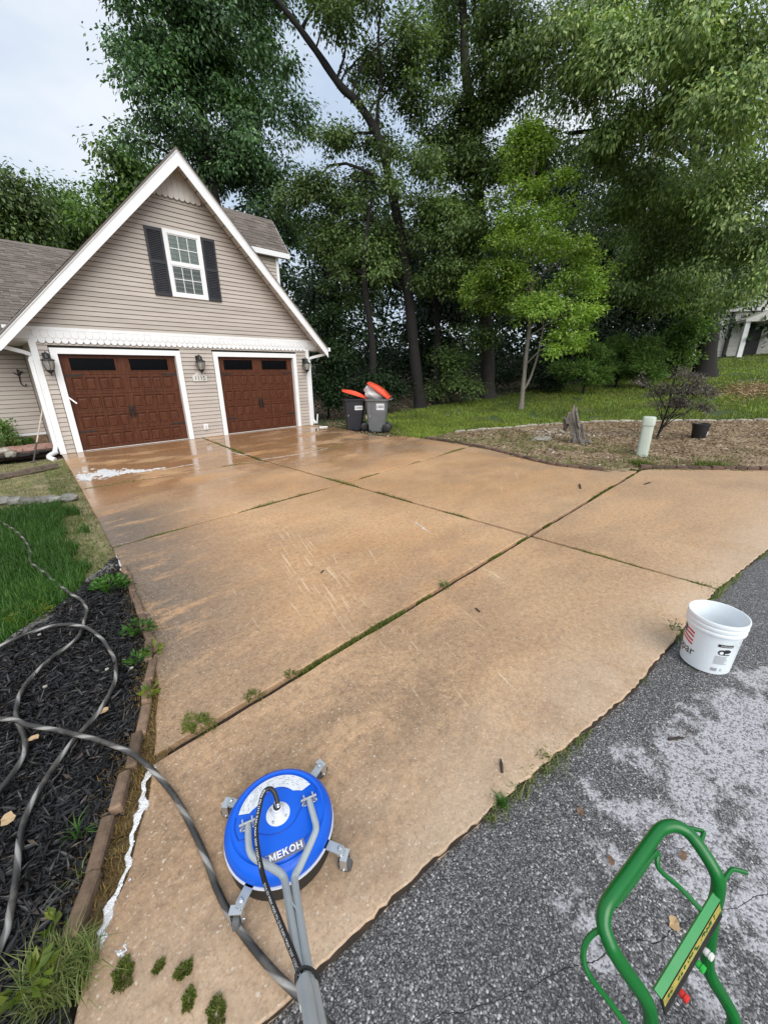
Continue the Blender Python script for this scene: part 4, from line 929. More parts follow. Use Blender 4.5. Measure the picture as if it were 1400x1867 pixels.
groove([(p[0], p[1]) for p in spline([(-0.150, 0.052), (-0.158, 0.01), (-0.150, -0.035)], 6)]); groove([(p[0], p[1]) for p in spline([(0.125, 0.070), (0.150, 0.050), (0.156, 0.015), (0.140, -0.016)], 6)])
groove([(p[0], p[1]) for p in spline([(-0.06, 0.075), (-0.03, 0.083), (0.0, 0.080), (0.03, 0.082), (0.055, 0.074)], 6)])
groove([(p[0], p[1]) for p in spline([(-0.085, -0.125), (-0.03, -0.146), (0.03, -0.146), (0.085, -0.122)], 6)])
pm = np.array(at(519, 1554, 0.158))-np.array([ox, oy, 0]); pu, pw_ = float(pm@lt), float(pm@up2)
plt_ = MB(); plt_.add([dpt(pu+a, pw_+c, 0.0020) for a, c in ((-0.066, -0.017), (0.066, -0.017), (0.072, -0.008), (0.070, 0.017), (-0.066, 0.017), (-0.072, 0.006))], [(0, 1, 2, 3, 4, 5)])
pp = plt_.build('name_plate', M['plate_grey'], SC)
def heavy(word, h):                                      # heavy block capitals as simple outlines
    G = {'M': (1.0, [[(0, 0), (.24, 0), (.24, .58), (.24, 1), (0, 1)], [(.76, 0), (1, 0), (1, 1), (.76, 1), (.76, .58)], [(.24, 1), (.24, .58), (.44, .12), (.56, .12), (.76, .58), (.76, 1), (.5, .42)]]),
         'E': (.74, [[(0, 0), (.24, 0), (.24, 1), (0, 1)], [(.24, 0), (.74, 0), (.74, .2), (.24, .2)], [(.24, .4), (.66, .4), (.66, .6), (.24, .6)], [(.24, .8), (.74, .8), (.74, 1), (.24, 1)]]),
         'K': (.9, [[(0, 0), (.24, 0), (.24, 1), (0, 1)], [(.24, .28), (.24, .56), (.58, 1), (.88, 1), (.44, .46)], [(.30, .40), (.62, 0), (.92, 0), (.48, .60)]]),
         'H': (.9, [[(0, 0), (.24, 0), (.24, 1), (0, 1)], [(.66, 0), (.9, 0), (.9, 1), (.66, 1)], [(.24, .4), (.66, .4), (.66, .6), (.24, .6)]])}
    ring = [(.5+.5*math.cos(a), .5+.5*math.sin(a), .5+.27*math.cos(a), .5+.29*math.sin(a)) for a in np.linspace(0, 2*math.pi, 21)]
    G['O'] = (1.0, [[(a[0], a[1]), (b_[0], b_[1]), (b_[2], b_[3]), (a[2], a[3])] for a, b_ in zip(ring, ring[1:])])
    V, F, u = [], [], 0.0
    for ch in word:
        w_, polys = G[ch]
        for pi_, po_ in enumerate(polys):
            if ch == 'K' and pi_ == 2: po_ = [(.44, .46), (.44, .46), (.62, 0), (.92, 0), (.56, .61)][1:]
            F.append(tuple(range(len(V), len(V)+len(po_)))); V += [((u+x_)*h, y_*h) for x_, y_ in po_]
        u += w_+.14
    return V, F
tv, tf = heavy('MEKOH', 0.0225); wm = max(p[0] for p in tv)
MB().add([dpt(pu+p[0]-wm/2+0.005, pw_+p[1]-0.011, 0.0045) for p in tv], tf).build('lettering', M['letter_white'], pp)
pc = at(507, 1484, 0.165); 
MB().lathe([(0.044, 0.156), (0.044, 0.1655), (0.0425, 0.1665), (0.020, 0.1665)], 40, (pc[0], pc[1], 0)).build('hub_plate', M['label_white'], SC, smooth=True)
for k in range(4):
    a = k*math.pi/2+0.5; MB().lathe([(0.0045, 0.1668), (0.0045, 0.171), (0.003, 0.172)], 6, (pc[0]+0.034*math.cos(a), pc[1]+0.034*math.sin(a), 0)).build('bolt', M['chrome'], SC)
MB().lathe([(0.022, 0.1662), (0.020, 0.186), (0.018, 0.188), (0.018, 0.200), (0.014, 0.202)], 24, (pc[0], pc[1], 0)).build('swivel_body', M['label_white'], SC, smooth=True)
MB().lathe([(0.014, 0.200), (0.014, 0.213), (0.010, 0.215)], 20, (pc[0], pc[1], 0)).build('swivel_collar', M['rubber'], SC, smooth=True)
MB().lathe([(0.008, 0.213), (0.008, 0.221), (0.0095, 0.2215), (0.0095, 0.230), (0.007, 0.232)], 16, (pc[0], pc[1], 0)).build('swivel_nipple', M['chrome'], SC, smooth=True)
# casters on flat arms
for (cx, cy, rot) in ((583, 1397, 0.3), (420, 1462, 1.8), (622, 1551, -0.9), (438, 1648, -0.5)):
    q = at(cx, cy, 0.085); d = unit((q-np.array([ox, oy, 0]))*np.array([1, 1, 0])); s_ = np.array([-d[1], d[0], 0]); c0 = np.array([ox, oy, 0.0])
    ra = float(np.linalg.norm((q-c0)[:2]))
    arm = MB(); P = [c0+d*(R_-0.03)-s_*0.016, c0+d*ra-s_*0.016, c0+d*(ra+0.012)-s_*0.010, c0+d*(ra+0.012)+s_*0.010, c0+d*ra+s_*0.016, c0+d*(R_-0.03)+s_*0.016]
    arm.prism([(p[0], p[1]) for p in P], 'z', 0.082, 0.087); A = arm.build('caster_arm', M['steel'], SC)
    e = c0+d*(ra-0.004); MB().lathe([(0.009, 0.087), (0.009, 0.096), (0.005, 0.099)], 6, (e[0], e[1], 0)).build('bolt', M['chrome'], A)
    wd = np.array([math.cos(rot), math.sin(rot), 0]); off = d*0.020+s_*0.006*(1 if rot > 0 else -1); ax_ = e+off; wd = unit(np.array([-d[1], d[0], 0])+0.35*d*math.sin(rot*3)); r_w = 0.028
    fk = MB().lathe([(0.017, 0.074), (0.017, 0.082)], 16, (e[0], e[1], 0)); fk.beam((ax_+wd*0.019)[:2].tolist()+[0.078], (ax_+wd*0.019)[:2].tolist()+[r_w], 0.026, 0.003, up=tuple(wd)); fk.beam((ax_-wd*0.019)[:2].tolist()+[0.078], (ax_-wd*0.019)[:2].tolist()+[r_w], 0.026, 0.003, up=tuple(wd))
    fk.beam((ax_-wd*0.021)[:2].tolist()+[0.0775], (ax_+wd*0.021)[:2].tolist()+[0.0775], 0.026, 0.004); fk.tube([(ax_-wd*0.024)[:2].tolist()+[r_w], (ax_+wd*0.024)[:2].tolist()+[r_w]], 0.004, 8)
    fk.build('caster_fork', M['chrome'], A)
    wh = MB().lathe([(r_w-0.006, -0.013), (r_w, -0.010), (r_w, 0.010), (r_w-0.006, 0.013)], 24)
    wh.xform(Matrix.Translation((ax_[0], ax_[1], r_w)) @ Vector(wd).to_track_quat('Z', 'Y').to_matrix().to_4x4()); wh.build('caster_wheel', M['grey_rubber'], A, smooth=True)
# handle: two bent tubes into a double sleeve
def zat(px, py, z): return at(px, py, z)
for side, pts in (('L', [(452, 1503, .170), (453, 1535, .182), (456, 1553, .190), (466, 1566, .196), (500, 1585, .212), (515, 1597, .222), (521, 1615, .235), (533, 1690, .315), (549, 1795, .415), (556, 1835, .453)]),
                  ('R', [(563, 1458, .170), (572, 1490, .180), (576, 1508, .186), (572, 1525, .192), (548, 1578, .212), (538, 1597, .222), (538, 1615, .235), (549, 1690, .315), (566, 1795, .415), (573, 1835, .453)])):
    P = spline([zat(*p) for p in pts], 5); MB().tube(P, 0.0118, 12).build('handle_tube', M['tubegrey'], SC, smooth=True)
    a = zat(*pts[0]); b1 = MB()
    for k in (-1, 1):
        e = a+lt*k*0.017; b1.beam((e[0], e[1], dtop(0.12)+0.001), (e[0], e[1], 0.188), 0.024, 0.005, up=tuple(lt)); b1.beam((e[0]-lt[0]*0.004*k, e[1]-lt[1]*0.004*k, dtop(.12)+0.003), (e[0]+lt[0]*0.009*k, e[1]+lt[1]*0.009*k, dtop(.12)+0.003), 0.026, 0.004)
        for j in (-1, 1):
            q = a+lt*k*0.026+up2*j*0.009; b1.lathe([(0.0055, dtop(.12)+0.004), (0.0055, dtop(.12)+0.010), (0.003, dtop(.12)+0.013)], 6, (q[0], q[1], 0))
    b1.tube([a-lt*0.030+np.array([0, 0, .008]), a+lt*0.030+np.array([0, 0, .008])], 0.005, 8); b1.build('handle_bracket', M['chrome'], SC)
p0, p1 = zat(562, 1795, .418), zat(576, 1875, .500); dd = unit(p1-p0)
MB().beam(zat(526, 1640, .262), zat(543, 1665, .290), 0.004, 0.02).build('gusset', M['tubegrey'], SC)
sl_ = MB(); sv = unit(np.cross(dd, AX_F))
for k in (-1, 1): sl_.tube([p0+sv*k*0.0118, p0+dd*0.62+sv*k*0.0118], 0.0150, 16)
sl_.build('handle_sleeve', M['tubegrey'], SC, smooth=True)
tie = MB()
an = [p0-dd*0.012+sv*0.030*math.cos(t_)+np.cross(sv, dd)*0.019*math.sin(t_) for t_ in np.linspace(0, 2*math.pi, 25)]; tie.tube(an, 0.0045, 6, False)
tie.build('cable_tie', M['rubber'], SC)
gp_ = MB(); e = p0+dd*0.62; gp_.tube([e+sv*0.22, e+sv*0.012, e-sv*0.012, e-sv*0.22], 0.014, 10); gp_.build('grip_bar', M['rubber'], SC)
hp = spline([zat(507, 1470, .231), zat(503, 1452, .252), zat(496, 1440, .268), zat(486, 1440, .268), zat(478, 1453, .262), zat(472, 1480, .255), zat(467, 1510, .250), zat(469, 1545, .250), zat(479, 1595, .258), zat(496, 1645, .292), zat(520, 1705, .345), zat(540, 1755, .395), zat(552, 1790, .432), zat(560, 1830, .470)], 6)
wh_ = MB().tube(hp, 0.0082, 12).build('whip_hose', M['rubber'], SC, smooth=True)
MB().tube([hp[0]-np.array([0, 0, .004]), hp[0]+(hp[5]-hp[0])*0.35], 0.0098, 12).build('hose_ferrule', M['chrome'], SC, smooth=True)
HPa = np.array(hp); HL = np.concatenate([[0], np.cumsum(np.linalg.norm(np.diff(HPa, axis=0), axis=1))])
def on_hose(s, w, r=0.0087):
    p = np.array([np.interp(s, HL, HPa[:,k]) for k in range(3)]); t_ = unit(np.array([np.interp(s+.004, HL, HPa[:,k])-np.interp(s-.004, HL, HPa[:,k]) for k in range(3)]))
    vdir = unit(CAM-p); nn = vdir-t_*(vdir@t_); nn = unit(nn+0.35*np.cross(t_, nn)); sd_ = np.cross(t_, nn); a = w/r
    return p+(nn*math.cos(a)-sd_*math.sin(a))*r
for body, s0 in (('4500 PSI (310 BAR) MAX 250F (120C) OIL', 0.085), ('5/16 ID MAX 4500 PSI (310 BAR) MAX 250F (120C) OIL', 0.40)):
    tv, tf = text_mb(body, 0.0088, True); Ltot = (0.26 if s0 < 0.2 else 0.36); wm = max(p[0] for p in tv); kx = Ltot/wm
    MB().add([on_hose(s0+p[0]*kx, (p[1]-0.003)*1.0) for p in tv], tf).build('hose_lettering', M['letter_white'], wh_)

# ---------------------------------------------------------------- high-pressure hose
def mat_hose():
    t = NT('striped_grey_hose'); uv = t.new('ShaderNodeUVMap').outputs[0]; u, v_, _ = t.xyz(uv)
    tw = t.math('FRACT', t.math('ADD', u, t.math('MULTIPLY', v_, 0.55)))
    st = t.ramp(tw, [(0.0, (0.030, 0.028, 0.026)), (0.34, (0.050, 0.046, 0.042)), (0.42, (0.27, 0.26, 0.245)), (0.56, (0.33, 0.32, 0.30)), (0.64, (0.10, 0.095, 0.088)), (0.80, (0.034, 0.032, 0.029)), (1.0, (0.030, 0.028, 0.026))])
    t.base(t.mix(t.remap(t.noise(t.pos(), 18.0, 4), 0.45, 0.7, 0.0, 0.5), st, (0.13, 0.118, 0.10))); t.rough(0.30); t.bump(t.noise(t.pos(), 220.0, 2), 0.15, 0.002); return t.m
M['hose'] = mat_hose()
hose_px = [(-30, 935, .0), (20, 962, .02), (45, 985, .025), (57, 1012, .01), (55, 1024, .02), (85, 1047, .03), (103, 1063, .02), (130, 1083, .025), (150, 1096, .02), (158, 1112, .02), (153, 1135, .02), (140, 1165, .02), (100, 1195, .02), (60, 1232, .02), (37, 1265, .02), (29, 1296, .025), (32, 1316, .025), (44, 1345, .02), (45, 1372, .02), (30, 1400, .02), (0, 1440, .02), (-60, 1500, .02), (-190, 1470, .02), (-230, 1330, .02), (-130, 1230, .02), (0, 1178, .03), (50, 1155, .03), (100, 1141, .035), (140, 1140, .045), (175, 1155, .03), (203, 1190, .02), (212, 1225, .02), (203, 1258, .02), (180, 1298, .02), (150, 1332, .02), (128, 1358, .02), (100, 1395, .02), (75, 1435, .02), (50, 1480, .02), (38, 1520, .02), (33, 1560, .02), (28, 1610, .02), (20, 1660, .02), (5, 1715, .02), (-60, 1800, .02), (-260, 1800, .02), (-330, 1500, .02), (-180, 1330, .03), (0, 1311, .035), (50, 1322, .045), (100, 1331, .04), (150, 1342, .045), (200, 1357, .06), (235, 1372, .075), (262, 1390, .06), (285, 1412, .035), (320, 1455, .02), (350, 1510, .02), (375, 1565, .02), (395, 1620, .02), (420, 1670, .02), (455, 1720, .02), (495, 1768, .02), (535, 1808, .015), (590, 1860, 0.0), (680, 1960, -.01), (900, 2060, -.01)]
hpts = [at(x, y, z) for x, y, z in hose_px]; hs_ = spline(hpts, 8); hs_ = [np.array([p[0], p[1], max(p[2], -0.015)]) for p in hs_]
hb = MB(); NR = 12; hb.tube(hs_, 0.0120, NR); me = hb.mesh('hose', M['hose'], True)
ul = me.uv_layers.new(name='UVMap'); hl = np.concatenate([[0], np.cumsum(np.linalg.norm(np.diff(np.array(hs_), axis=0), axis=1))]); uvs = np.zeros((len(me.loops), 2), np.float32)
for p_ in me.polygons:
    idx = list(p_.vertices); ks = [i % NR for i in idx]; wrap = max(ks) == NR-1 and min(ks) == 0 and len(idx) == 4
    for li, vi, k in zip(p_.loop_indices, idx, ks): uvs[li] = ((k+NR if (wrap and k == 0) else k)/NR, hl[vi//NR]*1.0/0.11*0.9/1.1*1.0)
ul.data.foreach_set('uv', uvs.ravel())
ho = link_mesh('pressure_hose', me, None); tag(ho, 'grey striped pressure hose looping over the black mulch to the blue cleaner', 'hose')

# ---------------------------------------------------------------- bucket
M['bucket'] = (lambda t: (t.base((0.76, 0.80, 0.83)), t.rough(0.35), setattr(t.b.inputs['Subsurface Weight'], 'default_value', 0.12), t.m)[-1])(NT('white_bucket_plastic'))
M['red_print'] = simple('red_print', (0.60, 0.035, 0.055), None, rough=0.4); M['blue_print'] = simple('navy_print', (0.020, 0.022, 0.075), None, rough=0.4); M['black_print'] = simple('black_print', (0.020, 0.022, 0.026), None, rough=0.4); M['grey_print'] = simple('grey_print', (0.33, 0.34, 0.36), None, rough=0.4)
bc = at(1283, 1206, ROAD_Z); bz = ROAD_Z+0.003
BK_ = thing('bucket', 'white plastic bucket with flag print standing on the asphalt', 'bucket', (bc[0], bc[1], bz)); BH = 0.355
def brad(z_): return 0.126+0.016*z_/BH
prof = [(0.120, 0.0), (0.127, 0.006), (brad(0.05), 0.05), (brad(0.26), 0.26), (brad(0.27)+0.001, 0.270), (0.1475, 0.272), (0.149, 0.280), (0.1475, 0.288), (0.1445, 0.290), (0.1445, 0.300), (0.1490, 0.302), (0.1500, 0.310), (0.1490, 0.318), (0.1455, 0.320), (0.1455, 0.332), (0.1500, 0.334), (0.1505, 0.348), (0.148, BH), (0.143, BH), (0.141, 0.345), (0.136, 0.25), (0.122, 0.02), (0.119, 0.008)]
MB().lathe(prof, 56).build('body', M['bucket'], BK_, local=True, smooth=True)
va = math.atan2(CAM[1]-bc[1], CAM[0]-bc[0])             # side of the bucket that faces the viewer
def wrap(u, z_, dr=0.0012): a = va+u/0.135; r = brad(z_)+dr; return (r*math.cos(a), r*math.sin(a), z_)
def patch(x0, x1, z0, z1, wave=0.0, dr=0.0012, n=8):
    b_ = MB(); V = []
    for i in range(n+1):
        u = x0+(x1-x0)*i/n; w = wave*math.sin((u-x0)*42+0.6); V += [wrap(u, z0+w, dr), wrap(u, z1+w, dr)]
    return b_.add(V, [(2*i, 2*i+2, 2*i+3, 2*i+1) for i in range(n)])
fl = MB()
u0, u1, zt = -0.178, -0.082, 0.236
for k in range(7):
    if k % 1 == 0:
        q = patch(u0 if k > 2 else -0.138, u1, zt-0.0135*(k*1.0)*1.3-0.010, zt-0.0135*k*1.3, 0.006); fl.add(q.v, q.f) if k % 2 == 0 or True else None
fl = MB()
for k in range(4):
    a0 = zt-k*0.024; q = patch(-0.150 if k < 2 else u0, u1, a0-0.0125, a0, 0.006); fl.add(q.v, q.f)
fl.build('flag_stripes', M['red_print'], BK_, local=True)
q = patch(-0.185, -0.146, zt-0.040, zt+0.008, 0.006, 0.0016); q.build('flag_canton', M['blue_print'], BK_, local=True)
tv, tf = text_mb('Valspar', 0.082); wm = max(p[0] for p in tv)
MB().add([wrap(-0.058-wm*0.92+p[0]*0.92, 0.080+p[1]*1.0, 0.0022) for p in tv], tf).build('lettering', M['black_print'], BK_, local=True)
lb = MB(); q = patch(0.040, 0.118, 0.205, 0.224); lb.add(q.v, q.f); lb.build('label_header', M['black_print'], BK_, local=True)
tv, tf = text_mb('WARNING', 0.013, True); wm = max(p[0] for p in tv); MB().add([wrap(0.083-wm/2+p[0], 0.210+p[1], 0.0026) for p in tv], tf).build('label_warning', M['letter_white'], BK_, local=True)
pic = MB()                                               # drowning-hazard pictogram: a bucket with a small figure
V = []
for (ax0, az0, ar, asx) in ((0.068, 0.168, 0.019, 1.0), (0.092, 0.178, 0.014, 1.5)):
    c_ = [wrap(ax0+ar*asx*math.cos(2*math.pi*k/14), az0+ar*math.sin(2*math.pi*k/14), 0.0016+0.0004*asx) for k in range(14)]; pic.add(c_, [tuple(range(14))])
q = patch(0.078, 0.112, 0.150, 0.156, 0, 0.0018); pic.add(q.v, q.f)
pic.build('label_picture', M['black_print'], BK_, local=True)
MB().add([wrap(0.066+0.010*math.cos(2*math.pi*k/12), 0.166+0.011*math.sin(2*math.pi*k/12), 0.0030) for k in range(12)], [tuple(range(12))]).build('label_picture_light', M['letter_white'], BK_, local=True)
ln = MB()
for k in range(9): q = patch(0.041, 0.041+random.uniform(0.055, 0.072), 0.137-k*0.0068, 0.1405-k*0.0068); ln.add(q.v, q.f)
q = patch(0.040, 0.072, 0.030, 0.052); ln.add(q.v, q.f)
ln.build('label_small_print', M['grey_print'], BK_, local=True)
tv, tf = text_mb('E', 0.024, True); MB().add([wrap(0.088+p[0], 0.032+p[1]) for p in tv], tf).build('label_mark', M['grey_print'], BK_, local=True)
hw = MB(); a1 = va+0.88
P = [(0.158*math.cos(a1), 0.158*math.sin(a1), 0.262)]+[((0.168)*math.cos(a1+t_), 0.168*math.sin(a1+t_), 0.262-0.135*math.sin(t_)**0.9) for t_ in np.linspace(0.05, math.pi-0.05, 20)]+[(0.158*math.cos(a1+math.pi), 0.158*math.sin(a1+math.pi), 0.262)]
hw.tube(P, 0.0023, 6); hw.build('wire_handle', M['chrome'], BK_, local=True)

# ---------------------------------------------------------------- green pressure washer cart
M['green'] = simple('green_enamel', (0.003, 0.140, 0.022), (0.004, 0.115, 0.019), 8, 0.30, spec=0.5)
M['green_light'] = simple('green_panel_enamel', (0.014, 0.24, 0.055), (0.012, 0.21, 0.048), 8, 0.35)
M['yellow'] = simple('yellow_decal', (0.50, 0.42, 0.09), (0.24, 0.20, 0.05), 60, 0.45)
M['red_tip'] = simple('red_nozzle', (0.60, 0.030, 0.025), None, rough=0.4); M['green_tip'] = simple('green_nozzle', (0.02, 0.40, 0.05), None, rough=0.4); M['white_tip'] = simple('white_nozzle', (0.70, 0.70, 0.66), None, rough=0.4)
CT = thing('pressure_washer', 'green tubular pressure washer cart with nozzle panel on the asphalt', 'pressure washer', (-0.70, -11.95, ROAD_Z))
tubeP = [(1325, 1900, .30), (1338, 1862, .37), (1322, 1825, .41), (1298, 1785, .47), (1289, 1755, .51), (1293, 1715, .57), (1300, 1665, .64), (1309, 1622, .70), (1306, 1596, .73), (1290, 1566, .75), (1268, 1534, .765), (1250, 1515, .772), (1228, 1506, .776), (1205, 1512, .776), (1188, 1532, .776), (1150, 1586, .776), (1120, 1628, .776), (1104, 1655, .772), (1100, 1685, .758), (1108, 1712, .745), (1120, 1738, .728), (1150, 1784, .68), (1172, 1815, .645), (1184, 1842, .61), (1187, 1880, .56), (1188, 1930, .48), (1189, 2000, .38)]
P = [at(*p) for p in tubeP]; P = spline(P, 5)
fR = np.array([P[0][0]+0.02, P[0][1]-0.10, ROAD_Z+0.10]); fL = np.array([P[-1][0]+0.03, P[-1][1]-0.10, ROAD_Z+0.10])
P = [fR]+P+[fL]
MB().tube(P, 0.0128, 14).build('handle_frame', M['green'], CT, smooth=True)
pL, pR = at(1193, 1818, .640), at(1305, 1632, .690); dpn = unit(pR-pL); dn = unit(np.cross(dpn, np.array([0, 0, 1.0])))
if dn@(CAM-pL) < 0: dn = -dn
dsn = unit(np.array([0, 0, -1.0])*0.8+dn*(-0.35)); wdt = unit(AX_R-dpn*(AX_R@dpn))
pn = MB(); a, c = pL+dpn*0.006, pR-dpn*0.004; top_n = unit(np.cross(dpn, wdt)); top_n = top_n if top_n[2] > 0 else -top_n
def pcorner(base, w, h): return base+wdt*w+top_n*h
pn.add([pcorner(a, -0.0065, 0.006), pcorner(c, -0.0065, 0.006), pcorner(c, 0.0075, 0.006), pcorner(a, 0.0075, 0.006), pcorner(a, -0.008, 0.001), pcorner(c, -0.008, 0.001), pcorner(c, 0.008, 0.001), pcorner(a, 0.008, 0.001)], [(0,1,2,3),(7,6,5,4),(0,4,5,1),(1,5,6,2),(2,6,7,3),(3,7,4,0)])
PN = pn.build('panel', M['green_light'], CT)
fd = unit(-top_n*0.80+wdt*0.55)                               # the printed face drops away from the panel edge
def fpt(s, h, k=0.0): return pL+(pR-pL)*s+wdt*(0.0085+0.55*k)+top_n*(0.001+0.8*k)+fd*h
fc = MB(); fc.add([fpt(0.03, 0), fpt(0.98, 0), fpt(0.98, 0.046), fpt(0.03, 0.046), fpt(0.03, 0, -0.004), fpt(0.98, 0, -0.004), fpt(0.98, 0.046, -0.004), fpt(0.03, 0.046, -0.004)], [(0,1,2,3),(7,6,5,4),(0,4,5,1),(1,5,6,2),(2,6,7,3),(3,7,4,0)])
fc.build('panel_face', M['rubber'], CT)
MB().add([fpt(0.04, 0.004, 0.0012), fpt(0.97, 0.004, 0.0012), fpt(0.97, 0.024, 0.0012), fpt(0.04, 0.024, 0.0012)], [(0, 1, 2, 3)]).build('yellow_decal', M['yellow'], PN)
mk = MB()
for k in range(34):
    s_ = 0.08+random.uniform(0, 0.82); h_ = random.uniform(0.006, 0.015); l_ = random.uniform(0.006, 0.03); mk.add([fpt(s_, h_, 0.0022), fpt(s_+l_, h_, 0.0022), fpt(s_+l_, h_+random.uniform(.002, .006), 0.0022), fpt(s_, h_+.004, 0.0022)], [(0, 1, 2, 3)])
mo_ = mk.build('decal_marks', M['green'], PN); mo_['kind'] = 'stuff'
for (x, y, z_, mt, nm_) in ((1286, 1735, .600, 'white_tip', 'white'), (1271, 1757, .585, 'green_tip', 'green'), (1241, 1810, .560, 'red_tip', 'red')):
    e = at(x, y, z_); ay = unit(wdt*0.8+top_n*0.5-dpn*0.1); nz_ = MB().lathe([(0.005, -0.022), (0.005, -0.004), (0.0065, -0.002), (0.0078, 0.003), (0.0066, 0.007), (0.0082, 0.009), (0.0074, 0.013), (0.003, 0.014)], 12)
    nz_.xform(Matrix.Translation(e) @ Vector(ay).to_track_quat('Z', 'Y').to_matrix().to_4x4()); o_ = nz_.build('nozzle_tip', M[mt], CT, smooth=True); o_['label'] = nm_+' plastic spray nozzle tip stored on the panel'
rods = [[(1120, 1652, .752), (1150, 1615, .752), (1190, 1560, .752), (1199, 1556, .748), (1198, 1572, .735), (1204, 1588, .722), (1240, 1620, .700), (1278, 1660, .682)],
        [(1104, 1690, .755), (1080, 1704, .735), (1066, 1724, .715), (1064, 1752, .695), (1076, 1782, .675), (1110, 1826, .64), (1150, 1880, .60), (1195, 1935, .55)],
        [(1274, 1540, .755), (1282, 1522, .755), (1280, 1516, .755), (1256, 1510, .755)], [(1318, 1608, .705), (1330, 1590, .705), (1338, 1586, .705), (1362, 1592, .705)]]
for rd, rr in zip(rods, (0.0052, 0.0052, 0.0045, 0.0045)): MB().tube(spline([at(*p) for p in rd], 4), rr, 8).build('hook_rod', M['green'], CT, smooth=True)
# the base of the cart, below and beside the viewer
bx = (fR+fL)/2; lat = unit((fR-fL)*np.array([1, 1, 0])); fwd = np.array([lat[1], -lat[0], 0]); fwd = fwd if fwd[1] < 0 else -fwd
bs_ = MB(); e0, e1 = fL, fR
bs_.tube(spline([e0, e0+fwd*0.10-np.array([0, 0, .02]), e0+fwd*0.42-np.array([0, 0, .02]), (e0+e1)/2+fwd*0.52-np.array([0, 0, .02]), e1+fwd*0.42-np.array([0, 0, .02]), e1+fwd*0.10-np.array([0, 0, .02]), e1], 5), 0.0128, 10)
bs_.build('base_frame', M['green'], CT, smooth=True)
for k, e in ((-1, e0), (1, e1)):
    wh = MB().lathe([(0.03, -0.022), (0.085, -0.022), (0.098, -0.012), (0.098, 0.012), (0.085, 0.022), (0.03, 0.022)], 24)
    q = e+lat*k*0.07; wh.xform(Matrix.Translation((q[0], q[1], ROAD_Z+0.098)) @ Vector(lat).to_track_quat('Z', 'Y').to_matrix().to_4x4()); wh.build('wheel', M['rubber'], CT, smooth=True)
MB().tube([(e0-lat*0.08)[:2].tolist()+[ROAD_Z+.098], (e1+lat*0.08)[:2].tolist()+[ROAD_Z+.098]], 0.008, 8).build('axle', M['chrome'], CT)
mm = (e0+e1)/2+fwd*0.26; mo_ = MB().lathe([(0.07, -0.12), (0.095, -0.11), (0.095, 0.06), (0.075, 0.08), (0.04, 0.10)], 20, (mm[0], mm[1], 0.19)); mo_.build('motor', M['rubber'], CT, smooth=True)

